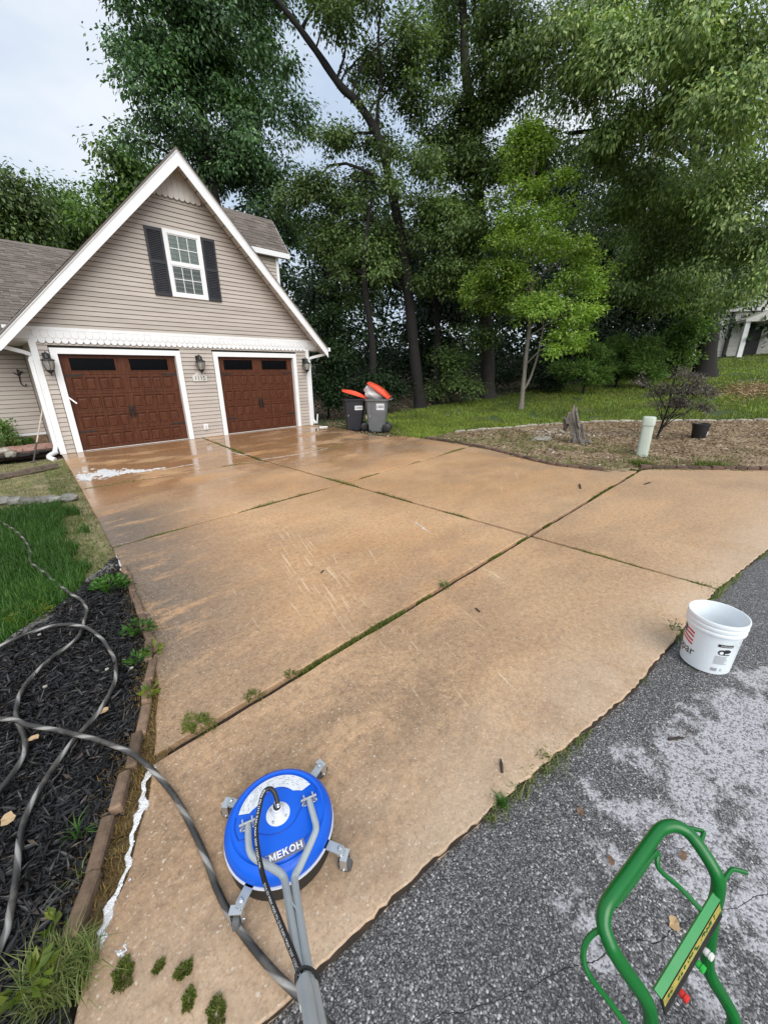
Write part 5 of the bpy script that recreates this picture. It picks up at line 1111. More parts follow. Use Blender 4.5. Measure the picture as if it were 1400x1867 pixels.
# ---------------------------------------------------------------- trash bins
M['bin_grey'] = simple('grey_bin_plastic', (0.125, 0.128, 0.134), (0.155, 0.158, 0.163), 5, 0.5, 0.1, 40)
M['bin_dark'] = simple('charcoal_bin_plastic', (0.012, 0.013, 0.018), (0.018, 0.019, 0.026), 5, 0.5, 0.1, 40)
M['lid'] = simple('orange_red_lid', (0.78, 0.085, 0.035), (0.70, 0.070, 0.030), 5, 0.42)
M['bag'] = (lambda t: (t.base((0.74, 0.73, 0.74)), t.rough(0.3), t.bump(t.noise(t.obj(), 7.0, 5, 0.65, 1.5), 0.9, 0.05), t.m)[-1])(NT('white_bin_bag'))
def trash_bin(label, loc, rz, body_mat, lid_open, sticker):
    r = thing('trash_bin', label, 'trash bin', loc, rz, 'wheeled bins beside the garage')
    # local: +x towards the hinge and wheels, -y towards the viewer
    def ring(hx0, hx1, hy, z_, ch=0.06): return [(hx0+ch, -hy, z_), (hx1-ch, -hy, z_), (hx1, -hy+ch, z_), (hx1, hy-ch, z_), (hx1-ch, hy, z_), (hx0+ch, hy, z_), (hx0, hy-ch, z_), (hx0, -hy+ch, z_)]
    secs = [(-0.24, 0.20, 0.20, 0.02), (-0.25, 0.21, 0.21, 0.06), (-0.305, 0.29, 0.268, 0.60), (-0.335, 0.325, 0.292, 0.90), (-0.337, 0.33, 0.295, 0.935), (-0.365, 0.375, 0.33, 0.945), (-0.37, 0.38, 0.335, 1.0), (-0.345, 0.355, 0.31, 1.0), (-0.325, 0.32, 0.285, 0.90)]
    V = []; F = []
    for s_ in secs: V += ring(*s_)
    for i in range(len(secs)-1): F += [(i*8+k, i*8+(k+1)%8, (i+1)*8+(k+1)%8, (i+1)*8+k) for k in range(8)]
    F += [tuple(range(7, -1, -1)), tuple(range((len(secs)-1)*8, len(secs)*8))]
    MB().add(V, F).build('body', body_mat, r, local=True)
    rib = MB()
    for k in (-0.12, 0.06): rib.beam((k, -0.212, 0.10), (k-0.012, -0.268, 0.70), 0.03, 0.015, up=(0, 1, 0))
    rib.beam((-0.21, -0.225, 0.08), (-0.245, -0.277, 0.74), 0.05, 0.03, up=(0, 1, 0)); rib.build('ribs', body_mat, r, local=True)
    MB().beam((-0.255, -0.235, 0.50), (-0.19, -0.268, 0.50), 0.03, 0.05).build('lift_bar', M['steel'], r, local=True)
    for s_ in (-1, 1):
        w = MB().lathe([(0.03, -0.03), (0.12, -0.03), (0.135, -0.018), (0.135, 0.018), (0.12, 0.03), (0.03, 0.03)], 24); w.xform(Matrix.Translation((0.30, s_*0.265, 0.135)) @ Matrix.Rotation(math.pi/2, 4, 'X')); w.build('wheel', M['rubber'], r, local=True, smooth=True)
    MB().tube([(0.30, -0.28, 0.135), (0.30, 0.28, 0.135)], 0.014, 8).build('axle', M['chrome'], r, local=True)
    MB().tube(spline([(0.36, -0.24, 0.97), (0.45, -0.22, 0.99), (0.46, 0.0, 0.995), (0.45, 0.22, 0.99), (0.36, 0.24, 0.97)], 5), 0.016, 8).build('handle', body_mat, r, local=True, smooth=True)
    ld = MB(); nx_ = 8; V = []; F = []
    for i in range(nx_+1):
        x_ = -0.78*i/nx_; crown = 0.065*math.sin(math.pi*min(1, i/nx_+0.02))
        for (yy, zz) in ((-0.345, -0.03), (-0.345, 0.012), (-0.27, 0.022+crown), (0.27, 0.022+crown), (0.345, 0.012), (0.345, -0.03), (0.25, 0.008+crown), (-0.25, 0.008+crown)): V.append((x_, yy, zz))
    for i in range(nx_): F += [(i*8+k, i*8+(k+1)%8, (i+1)*8+(k+1)%8, (i+1)*8+k) for k in range(8)]
    F += [tuple(range(8)), tuple(range(nx_*8+7, nx_*8-1, -1))]
    ld.add(V, F); ld.xform(Matrix.Translation((0.385, 0, 1.015)) @ Matrix.Rotation(lid_open, 4, 'Y')); ld.build('lid', M['lid'], r, local=True)
    sx, sz, sw, sh = sticker; y_ = -0.268-0.0005
    zf = lambda z_: float(np.interp(z_, [0.06, 0.60, 0.90, 0.93], [-0.21, -0.268, -0.292, -0.295]))-0.004
    S_ = MB().add([(sx, zf(sz), sz), (sx+sw, zf(sz), sz), (sx+sw, zf(sz+sh), sz+sh), (sx, zf(sz+sh), sz+sh)], [(0, 1, 2, 3)]).build('sticker', M['label_white'], r, local=True)
    tv, tf = text_mb('CARDS', sh*0.52, True); wm = max(p[0] for p in tv); k = sw*0.86/wm
    MB().add([(sx+sw*0.07+p[0]*k, zf(sz+sh*0.34+p[1])-0.003, sz+sh*0.34+p[1]) for p in tv], tf).build('sticker_lettering', M['black_print'], S_, local=True)
    return r
rb_ = math.atan2(AX_R[1], AX_R[0])
p = at(689, 790, 0.0, dist=12.6); p[2] = 0
gb = trash_bin('grey trash bin with orange lid propped open on a white bag', (p[0], p[1], -0.05), rb_-0.12, M['bin_grey'], 0.62, (0.0, 0.68, 0.24, 0.19))
bagm = MB(); V = []; nb = 22
for i in range(13):
    ph = math.pi*i/12
    for k in range(nb):
        a = 2*math.pi*k/nb; q = 1+0.10*math.sin(3*a+i)+0.07*math.sin(5*a-2*i)+random.uniform(-.04, .04)
        V.append((0.36*math.sin(ph)*math.cos(a)*q, 0.24*math.sin(ph)*math.sin(a)*q, 0.22*math.cos(ph)*q))
bagm.add(V, [(i*nb+k, (i+1)*nb+k, (i+1)*nb+(k+1)%nb, i*nb+(k+1)%nb) for i in range(12) for k in range(nb)])
wbx = np.array([p[0], p[1], 1.08])+AX_R*np.array([1, 1, 0])*-0.06
bagm.xform(Matrix.Rotation(0.42, 4, 'Y')); bagm.xform(Matrix.Translation(wbx) @ Matrix.Rotation(rb_, 4, 'Z'))
bo = bagm.build('garbage_bag', M['bag'], smooth=True); tag(bo, 'white garbage bag bulging out under the open orange lid', 'garbage bag')
p = at(647, 788, 0.0, dist=12.9); p[2] = 0
trash_bin('charcoal trash bin with orange lid ajar nearest the garage', (p[0], p[1], -0.05), rb_+0.15, M['bin_dark'], 0.30, (0.0, 0.66, 0.24, 0.13))

# white pipe pieces by the garage corner
pv = at(578, 772, 0.03)
o_ = MB().tube([pv, pv+np.array([0.07, 0.03, 0.32])], 0.022, 8).build('pipe_offcut', M['white'], smooth=True); tag(o_, 'white plastic pipe standing tilted beside the right downspout', 'pipe')
pv2 = at(582, 779, 0.01); o_ = MB().tube([pv2, pv2+np.array([0.26, -0.10, 0.0])], 0.024, 8).build('pipe_offcut', M['white'], smooth=True); tag(o_, 'white plastic pipe lying on the dirt by the right downspout', 'pipe')

# ---------------------------------------------------------------- things in the island bed
M['pedestal'] = simple('pale_green_pedestal', (0.46, 0.52, 0.44), (0.53, 0.58, 0.51), 4, 0.5, 0.05, 30)
pq = at(1170, 829, 0.02); pd = thing('utility_pedestal', 'pale green utility pedestal post in the island bed', 'utility post', (pq[0], pq[1], -0.02), 0.2)
def rsq(r_, n_=20, e_=0.55): return [(math.copysign(abs(math.cos(a))**e_, math.cos(a))*r_, math.copysign(abs(math.sin(a))**e_, math.sin(a))*r_) for a in np.linspace(0, 2*math.pi, n_, endpoint=False)]
def loft(secs, n_=20, e_=0.55):
    b_ = MB(); V = []
    for r_, z_ in secs: V += [(x_, y_, z_) for x_, y_ in rsq(r_, n_, e_)]
    return b_.add(V, [(i*n_+k, i*n_+(k+1)%n_, (i+1)*n_+(k+1)%n_, (i+1)*n_+k) for i in range(len(secs)-1) for k in range(n_)]+[tuple(range(n_-1, -1, -1)), tuple(range((len(secs)-1)*n_, len(secs)*n_))])
loft([(0.145, -0.1), (0.145, 0.02), (0.108, 0.03), (0.108, 0.70)]).build('post', M['pedestal'], pd, local=True, smooth=True)
loft([(0.113, 0.655), (0.122, 0.66), (0.122, 0.79), (0.114, 0.82), (0.09, 0.832)]).build('cap', M['pedestal'], pd, local=True, smooth=True)
MB().box(0.104, 0.132, -0.03, 0.03, 0.50, 0.66).build('latch', M['pedestal'], pd, local=True)
M['potblack'] = simple('black_nursery_pot', (0.009, 0.009, 0.010), (0.016, 0.016, 0.017), 8, 0.5)
pq = at(1272, 801, 0.03); pot = thing('plant_pot', 'empty black nursery pot with white tag behind the small purple tree', 'plant pot', (pq[0], pq[1], 0.005), math.radians(-40))
MB().lathe([(0.145, 0.0), (0.155, 0.02), (0.178, 0.36), (0.192, 0.365), (0.195, 0.42), (0.185, 0.425), (0.172, 0.41), (0.150, 0.08), (0.0, 0.075)], 28, cap1=False).build('body', M['potblack'], pot, local=True, smooth=True)
MB().add([(0.05, -0.158, 0.13), (0.12, -0.116, 0.13), (0.125, -0.122, 0.24), (0.052, -0.166, 0.24)], [(0, 1, 2, 3)]).build('tag', M['label_white'], pot, local=True)
def mat_bark(name, a, c, sc=6.0):
    t = NT(name); o = t.obj(); w = t.noise(t.mapping(o, scale=(6, 6, 1)), sc, 6, 0.7, 0.6)
    t.base(t.ramp(w, [(0.3, a), (0.68, c)])); t.rough(0.9); t.bump(w, 0.9, 0.03); return t.m
M['stump'] = mat_bark('grey_split_wood', (0.030, 0.025, 0.021), (0.27, 0.24, 0.21), 5.0)
sq = at(1058, 806, 0.02); st = thing('tree_stump', 'jagged grey broken tree stump leaning in the island bed', 'stump', (sq[0], sq[1], -0.03))
b = MB(); V = []; ns = 26; lean = -AX_R*np.array([1, 1, 0])*0.36
hts = [0.0, 0.06, 0.16, 0.32, 0.5, 0.68, 0.84]
for i, hh in enumerate(hts):
    for k in range(ns):
        a = 2*math.pi*k/ns; flute = 0.16*math.sin(3*a+0.5)+0.10*math.sin(7*a+1.3+hh*2)+0.05*math.sin(12*a)
        r_ = (0.23 if i == 0 else 0.19 if i == 1 else 0.155+0.05*hh)*(1+flute)
        zt = hh if i < 5 else hh*(0.78+0.24*math.sin(2*a+0.8)+0.14*math.sin(5*a+2)+0.05*math.sin(11*a))
        V.append((r_*math.cos(a)+lean[0]*hh, r_*0.85*math.sin(a)+lean[1]*hh, zt))
F = [(i*ns+k, i*ns+(k+1)%ns, (i+1)*ns+(k+1)%ns, (i+1)*ns+k) for i in range(len(hts)-1) for k in range(ns)]
V.append((lean[0]*0.6, lean[1]*0.6, 0.52)); F += [((len(hts)-1)*ns+k, (len(hts)-1)*ns+(k+1)%ns, len(V)-1) for k in range(ns)]
b.add(V, F).build('trunk_stub', M['stump'], st, local=True)
b = MB()
for a, l in ((0.4, 0.42), (2.2, 0.36), (3.6, 0.5), (5.0, 0.34)): b.tube([(0.15*math.cos(a), 0.15*math.sin(a), 0.09), (l*0.7*math.cos(a), l*0.7*math.sin(a), 0.045), (l*math.cos(a+.2), l*math.sin(a+.2), 0.0)], [0.08, 0.05, 0.02], 7)
b.build('roots', M['stump'], st, local=True)

# ---------------------------------------------------------------- soap foam
def mat_foam():
    t = NT('white_soap_foam'); p = t.pos(); a = t.new('ShaderNodeAttribute'); a.attribute_name = 'thick'; th = a.outputs['Fac']
    t.base(t.mix(t.remap(t.noise(t.mapping(p, rot=(0, 0, .2), scale=(1, 5, 1)), 6.0, 5, .7), .40, .62), (0.62, 0.60, 0.58), (0.82, 0.83, 0.85))); t.rough(0.45)
    t.bump(t.voro(p, 170.0, 'F1', 'Distance'), 0.6, 0.006)
    t.put(t.b.inputs['Alpha'], t.remap(t.math('ADD', th, t.math('MULTIPLY', t.math('SUBTRACT', t.noise(p, 60.0, 5, 0.75), 0.5), 1.3)), 0.12, 0.55)); return t.m
M['foam'] = mat_foam()
def foam(label, pts_r, dens, rmin, rmax, z0=0.0, skin=0.62):
    """a skin of small flattened bubble lumps spread along a path: (px, py, spread)"""
    P = [at(x, y) for x, y, s_ in pts_r]; S_ = [s_ for _, _, s_ in pts_r]; b_ = MB(); TH = []; tot = sum(np.linalg.norm(b2-a2) for a2, b2 in zip(P, P[1:]))
    for i in range(len(P)-1):
        L_ = np.linalg.norm(P[i+1]-P[i]); n_ = max(1, int(dens*L_*max((S_[i]+S_[i+1])/2, 0.02)*30))
        dv = unit(P[i+1]-P[i]); nv = np.array([-dv[1], dv[0], 0])
        for _ in range(n_):
            t_ = random.random(); s_ = S_[i]*(1-t_)+S_[i+1]*t_; c_ = P[i]*(1-t_)+P[i+1]*t_+nv*random.gauss(0, 0.62)*s_; r_ = random.uniform(rmin, rmax); h_ = r_*random.uniform(0.18, 0.32)
            an_ = random.uniform(0, 6.28); V_ = [(c_[0]+r_*math.cos(an_+k*1.0472)*random.uniform(.7, 1.2), c_[1]+r_*math.sin(an_+k*1.0472)*random.uniform(.7, 1.2), z0+0.001) for k in range(6)]
            V_ += [(c_[0]+0.6*(v_[0]-c_[0]), c_[1]+0.6*(v_[1]-c_[1]), z0+h_*0.8) for v_ in V_[:6]]+[(c_[0], c_[1], z0+h_)]
            TH += [0.25]*6+[0.9]*7
            b_.add(V_, [(k, (k+1)%6, 6+(k+1)%6, 6+k) for k in range(6)]+[(6+k, 6+(k+1)%6, 12) for k in range(6)])
    if skin > 0:                                         # continuous film under the bubbles, with a torn outline
        Q = resample(P, 0.02 if rmax < 0.03 else 0.04); dd_ = np.linspace(0, 1, len(Q)); sw = np.interp(dd_, np.linspace(0, 1, len(S_)), S_); V_ = []; nx = 7
        for i, c_ in enumerate(Q):
            dv = unit(Q[min(i+1, len(Q)-1)]-Q[max(i-1, 0)]); nv = np.array([-dv[1], dv[0], 0]); wl_, wr_ = [1.25*sw[i]*skin*(0.75+0.45*math.sin(i*0.55+k_)+0.30*math.sin(i*1.7+2*k_)+random.uniform(-.1, .1)) for k_ in (0.3, 2.1)]
            for j in range(nx):
                t_ = j/(nx-1); q = c_+nv*(-wl_*(1-t_)+wr_*t_); V_.append((q[0], q[1], z0+0.0012+min(0.010, rmax*0.25)*math.sin(math.pi*t_)*random.uniform(0.5, 1.0))); TH.append(math.sin(math.pi*t_)*min(1, 4*min(i, len(Q)-1-i)/len(Q)*3+0.2))
        b_.add(V_, [(i*nx+j, i*nx+j+1, (i+1)*nx+j+1, (i+1)*nx+j) for i in range(len(Q)-1) for j in range(nx-1)])
    o = b_.build('soap_foam', M['foam'], smooth=True); at_ = o.data.attributes.new('thick', 'FLOAT', 'POINT'); at_.data.foreach_set('value', np.array(TH, np.float32)); return tag(o, label, 'foam')
foam('wide patch of white soap foam on the wet slab by the left garage door', [(140, 871, .34), (190, 864, .34), (230, 861, .22), (262, 858, .10), (300, 853, .03)], 30, 0.012, 0.04, skin=0.95)
foam('thin broken line of white foam beside the wide foam patch', [(295, 857, .012), (330, 850, .018), (360, 845, .010)], 40, 0.008, 0.02)
foam('white foam dribble running down the bed side of the nearest slab', [(287, 1398, .018), (272, 1412, .015), (262, 1440, .012), (255, 1475, .022), (247, 1510, .024), (240, 1540, .010), (232, 1565, .009), (229, 1590, .012), (222, 1608, .018), (210, 1640, .006), (198, 1670, .006), (188, 1700, .022), (177, 1720, .026), (170, 1730, .018)], 34, 0.003, 0.009, skin=1.05)
foam('small white foam curl near the mossy crack at the bottom left', [(210, 1733, .006), (222, 1742, .008), (232, 1733, .005), (226, 1724, .004)], 120, 0.003, 0.008)
foam('white foam flecks where the two joints cross before the garage', [(420, 824, .012), (440, 829, .016), (455, 828, .010)], 40, 0.008, 0.022)
foam('white foam streak along the joint right of the crossing', [(470, 838, .012), (500, 835, .014), (540, 829, .008), (600, 817, .006)], 34, 0.006, 0.018)
foam('pale dried foam along the slab edge beside the brick edging', [(212, 1012, .006), (232, 1060, .012), (248, 1100, .016), (265, 1122, .010)], 30, 0.004, 0.014)
foam('short white foam smear in the middle of the large slab', [(757, 952, .010), (770, 962, .014), (785, 972, .008)], 14, 0.004, 0.016)

# ================================================================= TREES AND PLANTS
M['bark_dark'] = mat_bark('dark_furrowed_bark', (0.0042, 0.0036, 0.0030), (0.0180, 0.0156, 0.0135))
M['bark_grey'] = mat_bark('grey_brown_bark', (0.0192, 0.0162, 0.0132), (0.0720, 0.0630, 0.0540))
M['bark_pale'] = mat_bark('pale_smooth_bark', (0.13, 0.115, 0.095), (0.26, 0.235, 0.20), 3.0)
OAK = [(0.044, 0.074, 0.022), (0.068, 0.115, 0.031), (0.096, 0.155, 0.042), (0.132, 0.198, 0.056), (0.175, 0.245, 0.080)]
M['leaf_oak'] = leafmat('oak_leaf', OAK, 0.40, 0.24)
M['leaf_oak_cool'] = leafmat('cool_oak_leaf', [(0.0885, 0.1393, 0.0515), (0.1593, 0.2440, 0.0858), (0.2654, 0.3835, 0.1287), (0.4424, 0.5000, 0.1888)], 0.38, 0.22)
M['leaf_oak_dark'] = leafmat('dark_oak_leaf', [(0.0330, 0.0691, 0.0296), (0.0593, 0.1210, 0.0494), (0.0988, 0.1902, 0.0740), (0.1647, 0.2881, 0.1086)], 0.38, 0.22)
M['leaf_oak_warm'] = leafmat('warm_oak_leaf', [(0.0392, 0.0729, 0.0182), (0.0688, 0.1296, 0.0273), (0.1080, 0.1944, 0.0377), (0.1728, 0.2767, 0.0546)], 0.42, 0.30)
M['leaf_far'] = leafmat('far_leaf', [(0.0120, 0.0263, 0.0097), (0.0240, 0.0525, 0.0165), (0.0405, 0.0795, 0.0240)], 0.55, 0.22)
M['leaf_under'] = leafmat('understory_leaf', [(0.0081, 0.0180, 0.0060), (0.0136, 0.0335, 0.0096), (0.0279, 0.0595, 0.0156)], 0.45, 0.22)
M['leaf_bright'] = leafmat('bright_small_tree_leaf', [(0.1177, 0.2071, 0.0358), (0.1812, 0.3051, 0.0494), (0.2631, 0.4026, 0.0693), (0.4115, 0.4945, 0.1110)], 0.36, 0.32)
M['leaf_cedar'] = leafmat('cedar_spray', [(0.0540, 0.1224, 0.0252), (0.1026, 0.1980, 0.0386), (0.1710, 0.2736, 0.0504)], 0.7, 0.15)
M['leaf_purple'] = leafmat('purple_maple_leaf', [(0.0497, 0.0382, 0.0386), (0.0918, 0.0720, 0.0692), (0.1415, 0.1191, 0.1037), (0.0994, 0.1103, 0.0692)], 0.5, 0.15)

def blob(px, py, d, rx, ry, w=1.0):
    p = at(px, py, dist=d); k = depth(p)/F_PX; return (p[0], p[1], p[2], rx*k, ry*k, w)
def crown(blobs, n, sub=0.42, per=55, fill=0.55, droop=0.8, bough=0.46):
    """leaf positions, directions and facing, gathered as sprays on flat layered boughs inside each crown lobe"""
    vol = np.array([b_[3]**1.0*b_[4]**1.0*b_[5] for b_ in blobs]); cnt = (vol/vol.sum()*n).astype(int); P = []; A = []; N = []; subs = []
    for (x, y, z, rh, rv, w), c in zip(blobs, cnt):
        nb_ = int(np.clip(c/520, 4, 9)); d = unit(rng.normal(size=(nb_,3))); rad = rng.uniform(0.15, 1, nb_)**fill*0.88
        Bc = np.array([x, y, z])+d*rad[:,None]*np.array([rh, rh, rv]); rb = bough*min(rh, rv*1.3)*rng.uniform(0.75, 1.25, nb_)
        ns = max(nb_*3, c//per); kb = rng.integers(0, nb_, ns); o = rng.normal(size=(ns,3))*np.array([1, 1, 0.40])*0.62
        r2 = np.hypot(o[:,0], o[:,1]); o[:,2] -= 0.30*r2**2                       # boughs arch over
        S = Bc[kb]+o*rb[kb][:,None]; k = rng.integers(0, ns, c)
        e = rng.normal(size=(c,3))*sub*np.array([1, 1, 0.55]); Q = S[k]+e
        out = unit(Q-Bc[kb[k]]); P.append(Q); A.append(out*0.40+unit(e)*0.45+rng.normal(size=(c,3))*0.40+np.array([0, 0, -droop]))
        N.append(out*0.7+np.array([0, 0, 0.9])+rng.normal(size=(c,3))*0.55); subs.append((np.array([x, y, z]), np.concatenate([Bc, S])))
    global LAST_N
    LAST_N = np.concatenate(N)
    return np.concatenate(P), np.concatenate(A), subs
def limb_pts(a, b_, sag=0.12, n=6):
    a = np.array(a, float); b_ = np.array(b_, float); L_ = np.linalg.norm(b_-a); o = rng.normal(size=3)*L_*0.06; out = []
    for i in range(n+1):
        t_ = i/n; out.append(a*(1-t_)+b_*t_+o*math.sin(math.pi*t_)+np.array([0, 0, L_*sag*math.sin(math.pi*t_)])+rng.normal(size=3)*L_*0.012*(0 < i < n))
    return out
def tree(name, label, trunk, blobs, n, leaf=(0.13, 0.2), lmat='leaf_oak', bark='bark_dark', group=None, limbs=(), sub=0.42, per=55, fill=0.55, twigs=3, droop=0.8, asp=0.5, limb_r=0.07, cat='tree', bough=0.46):
    """trunk: list of (point, radius)"""
    base = np.array(trunk[0][0], float); r = thing(name, label, cat, (base[0], base[1], base[2]), group=group)
    tp = [np.array(p, float) for p, _ in trunk]; tr_ = [q for _, q in trunk]; tb = MB()
    sp = spline(tp, 5); rs = np.interp(np.linspace(0, 1, len(sp)), np.linspace(0, 1, len(tr_)), tr_)
    rs = [q*(1+0.06*math.sin(i*1.7)) for i, q in enumerate(rs)]; rs[0] *= 1.25
    tb.tube([sp[0]-np.array([0, 0, 0.25])]+sp, [rs[0]*1.3]+rs, 10); tb.build('trunk', M[bark], r, smooth=True)
    lbm = MB(); P, A, subs = crown(blobs, n, sub, per, fill, droop, bough); spa = np.array(sp)
    for pl_, rr in limbs: lbm.tube(spline(pl_, 5), np.interp(np.linspace(0, 1, (len(pl_)-1)*5+1), np.linspace(0, 1, len(rr)), rr).tolist(), 7)
    for c, S in subs:
        cand = spa[spa[:,2] < c[2]+0.3]; cand = cand if len(cand) else spa
        j = int(np.argmin(np.linalg.norm((cand-c)*np.array([1, 1, 1.6])+np.array([0, 0, 1.2]), axis=1))); q = limb_pts(cand[j], c); L_ = np.linalg.norm(c-cand[j])
        r0 = min(limb_r, 0.018+0.016*L_); lbm.tube(q, np.linspace(r0, r0*0.35, len(q)).tolist(), 6)
        for s_ in S[rng.integers(0, len(S), twigs)]:
            q2 = limb_pts(q[int(rng.integers(2, len(q)))], s_, 0.08, 4); lbm.tube(q2, np.linspace(r0*0.34, 0.008, len(q2)).tolist(), 4)
    if lbm.v: lbm.build('branches', M[bark], r, smooth=True)
    L = rng.uniform(leaf[0], leaf[1], len(P)); me = leaf_mesh('crown', P-base, A, L, L*asp*rng.uniform(0.8, 1.25, len(P)), M[lmat], 0.18, nvec=LAST_N); link_mesh('crown', me, None, r)
    return r
def gpt(px, py, d, z=None):
    p = at(px, py, dist=d); return np.array([p[0], p[1], float(T(p[0], p[1]))-0.05 if z is None else z])
B_ = blob
WG = 'tall trees of the wood behind the lawn'
# 1 the oak rising behind the garage
t0 = gpt(455, 720, 23.0)
tree('oak_tree', 'tall dark oak crown rising behind the garage gable against the sky', [(t0, 0.34), (t0+[0, 0, 5], 0.28), (t0+[-.4, .2, 9], 0.22), (t0+[-.8, 0, 13], 0.14), (t0+[-.8, 0, 17], 0.07)],
     [B_(285, 60, 22, 75, 70), B_(270, 170, 22, 55, 60), B_(235, 245, 22, 34, 22, .8), B_(330, 130, 23, 80, 80), B_(400, 30, 23, 90, 80), B_(430, 150, 23, 90, 90), B_(350, 235, 23, 80, 60), B_(470, 260, 23, 85, 70), B_(420, 320, 24, 70, 45), B_(510, 90, 24, 50, 70, .55), B_(535, 215, 24, 45, 50, .6), B_(500, 380, 24, 60, 60), B_(300, -60, 22, 100, 70), B_(440, -80, 23, 110, 80)],
     66000, (0.13, 0.22), 'leaf_oak_dark', group=WG, sub=0.30, per=110, asp=0.46, droop=0.6)
# 2 the leaning tree with the long bare limb
t0 = gpt(766, 742, 19.0); q = lambda x, y, d=19.0: at(x, y, dist=d)
tree('oak_tree', 'leaning dark trunk with a long bare limb reaching up left', [(t0, 0.27), (q(757, 660), 0.235), (q(747, 560), 0.215), (q(735, 450), 0.20), (q(712, 340), 0.17), (q(692, 255), 0.15), (q(655, 190), 0.14), (q(620, 155), 0.13), (q(575, 90), 0.11), (q(530, 30), 0.09), (q(480, -30), 0.06)],
     [B_(610, 30, 19, 60, 40, .6), B_(660, 100, 19.5, 45, 50, .6), B_(720, 60, 19, 60, 60, .75), B_(760, 150, 19.5, 55, 60, .8), B_(600, 250, 20, 50, 35, .7), B_(680, 230, 20, 50, 40, .5), B_(640, 330, 19.5, 70, 50, .7), B_(730, 320, 18.5, 60, 55, .7), B_(590, 420, 20, 60, 45), B_(690, 430, 19, 65, 55), B_(640, 520, 19.5, 55, 45, .8), B_(790, 400, 18.5, 50, 55), B_(800, 490, 18.5, 40, 40, .8), B_(560, 330, 20, 45, 45), B_(650, -50, 19, 110, 60, .6)],
     52000, (0.10, 0.17), 'leaf_oak', group=WG, sub=0.26, per=100, asp=0.48, droop=0.6, limbs=[([q(690, 255), q(688, 200), q(695, 140), q(690, 60), q(700, -20)], [0.08, 0.07, 0.05, 0.03]), ([q(612, 148), q(628, 100), q(630, 60)], [0.06, 0.04, 0.02]), ([q(742, 520), q(775, 500), q(810, 480)], [0.05, 0.03, 0.02])])
# 3 forked tree above the lawn
t0 = gpt(889, 728, 21.0); q = lambda x, y, d=21.0: at(x, y, dist=d)
tree('oak_tree', 'thick grey trunk left of the small bright green tree', [(t0, 0.36), (q(889, 660), 0.32), (q(884, 560), 0.29), (q(876, 420), 0.25), (q(866, 280), 0.22), (q(850, 140), 0.19), (q(845, 40), 0.15), (q(842, -60), 0.1)],
     [B_(800, 60, 21, 45, 60, .8), B_(930, 60, 20, 80, 70), B_(930, 170, 20, 80, 65), B_(860, 230, 20.5, 60, 55), B_(800, 250, 21, 40, 40, .8), B_(830, 330, 20, 70, 55), B_(920, 300, 19.5, 60, 50), B_(870, 420, 19.5, 65, 50), B_(840, 500, 19.5, 60, 45), B_(900, 540, 19, 45, 40), B_(860, -60, 21, 110, 70), B_(880, 600, 19.5, 50, 26, .7), B_(980, 260, 20, 50, 50)],
     68000, (0.10, 0.18), 'leaf_oak', 'bark_grey', WG, sub=0.27, per=100, asp=0.48, droop=0.6, limbs=[([q(868, 300), q(880, 180), q(882, 80), q(888, -40)], [0.15, 0.12, 0.10, 0.07])])
# 4 the big spreading tree by the far house
t0 = gpt(1290, 655, 27.0); q = lambda x, y, d=21.0: at(x, y, dist=d)
tree('oak_tree', 'broad spreading tree on the right with its dark trunk before the far house', [(t0, 0.50), (at(1292, 600, dist=27), 0.42), (at(1296, 520, dist=26.5), 0.38), (at(1290, 420, dist=26), 0.30), (at(1275, 300, dist=25), 0.24), (at(1250, 150, dist=24), 0.16), (at(1230, 0, dist=24), 0.1)],
     [B_(1060, 60, 18, 80, 60), B_(1150, 110, 17.5, 90, 70), B_(1060, 160, 18, 75, 55), B_(1270, 80, 17, 100, 80), B_(1370, 60, 17, 80, 80), B_(1330, 190, 17, 90, 70), B_(1210, 220, 18, 80, 60), B_(1110, 270, 19, 65, 45), B_(1150, 350, 20, 80, 60), B_(1270, 330, 20, 90, 60), B_(1370, 320, 19, 60, 70), B_(1200, 440, 22, 85, 50), B_(1310, 430, 21, 80, 55), B_(1390, 450, 20, 50, 60), B_(1250, 520, 24, 75, 40), B_(1335, 525, 23, 55, 28, .7), B_(1150, 500, 22, 60, 45), B_(1100, -50, 18, 110, 50, .5), B_(1300, -70, 17, 120, 50, .5)],
     104000, (0.11, 0.19), 'leaf_oak_cool', group=WG, droop=0.8, sub=0.28, per=110, asp=0.42, limbs=[([at(1285, 300, dist=25), at(1235, 265, dist=22), at(1185, 232, dist=20), at(1160, 225, dist=19), at(1100, 236, dist=18.6), at(1035, 242, dist=18.4)], [0.16, 0.12, 0.10, 0.09, 0.08, 0.05]), ([at(1178, 230, dist=20), at(1172, 190, dist=19.5), at(1175, 150, dist=19)], [0.06, 0.04, 0.02])])
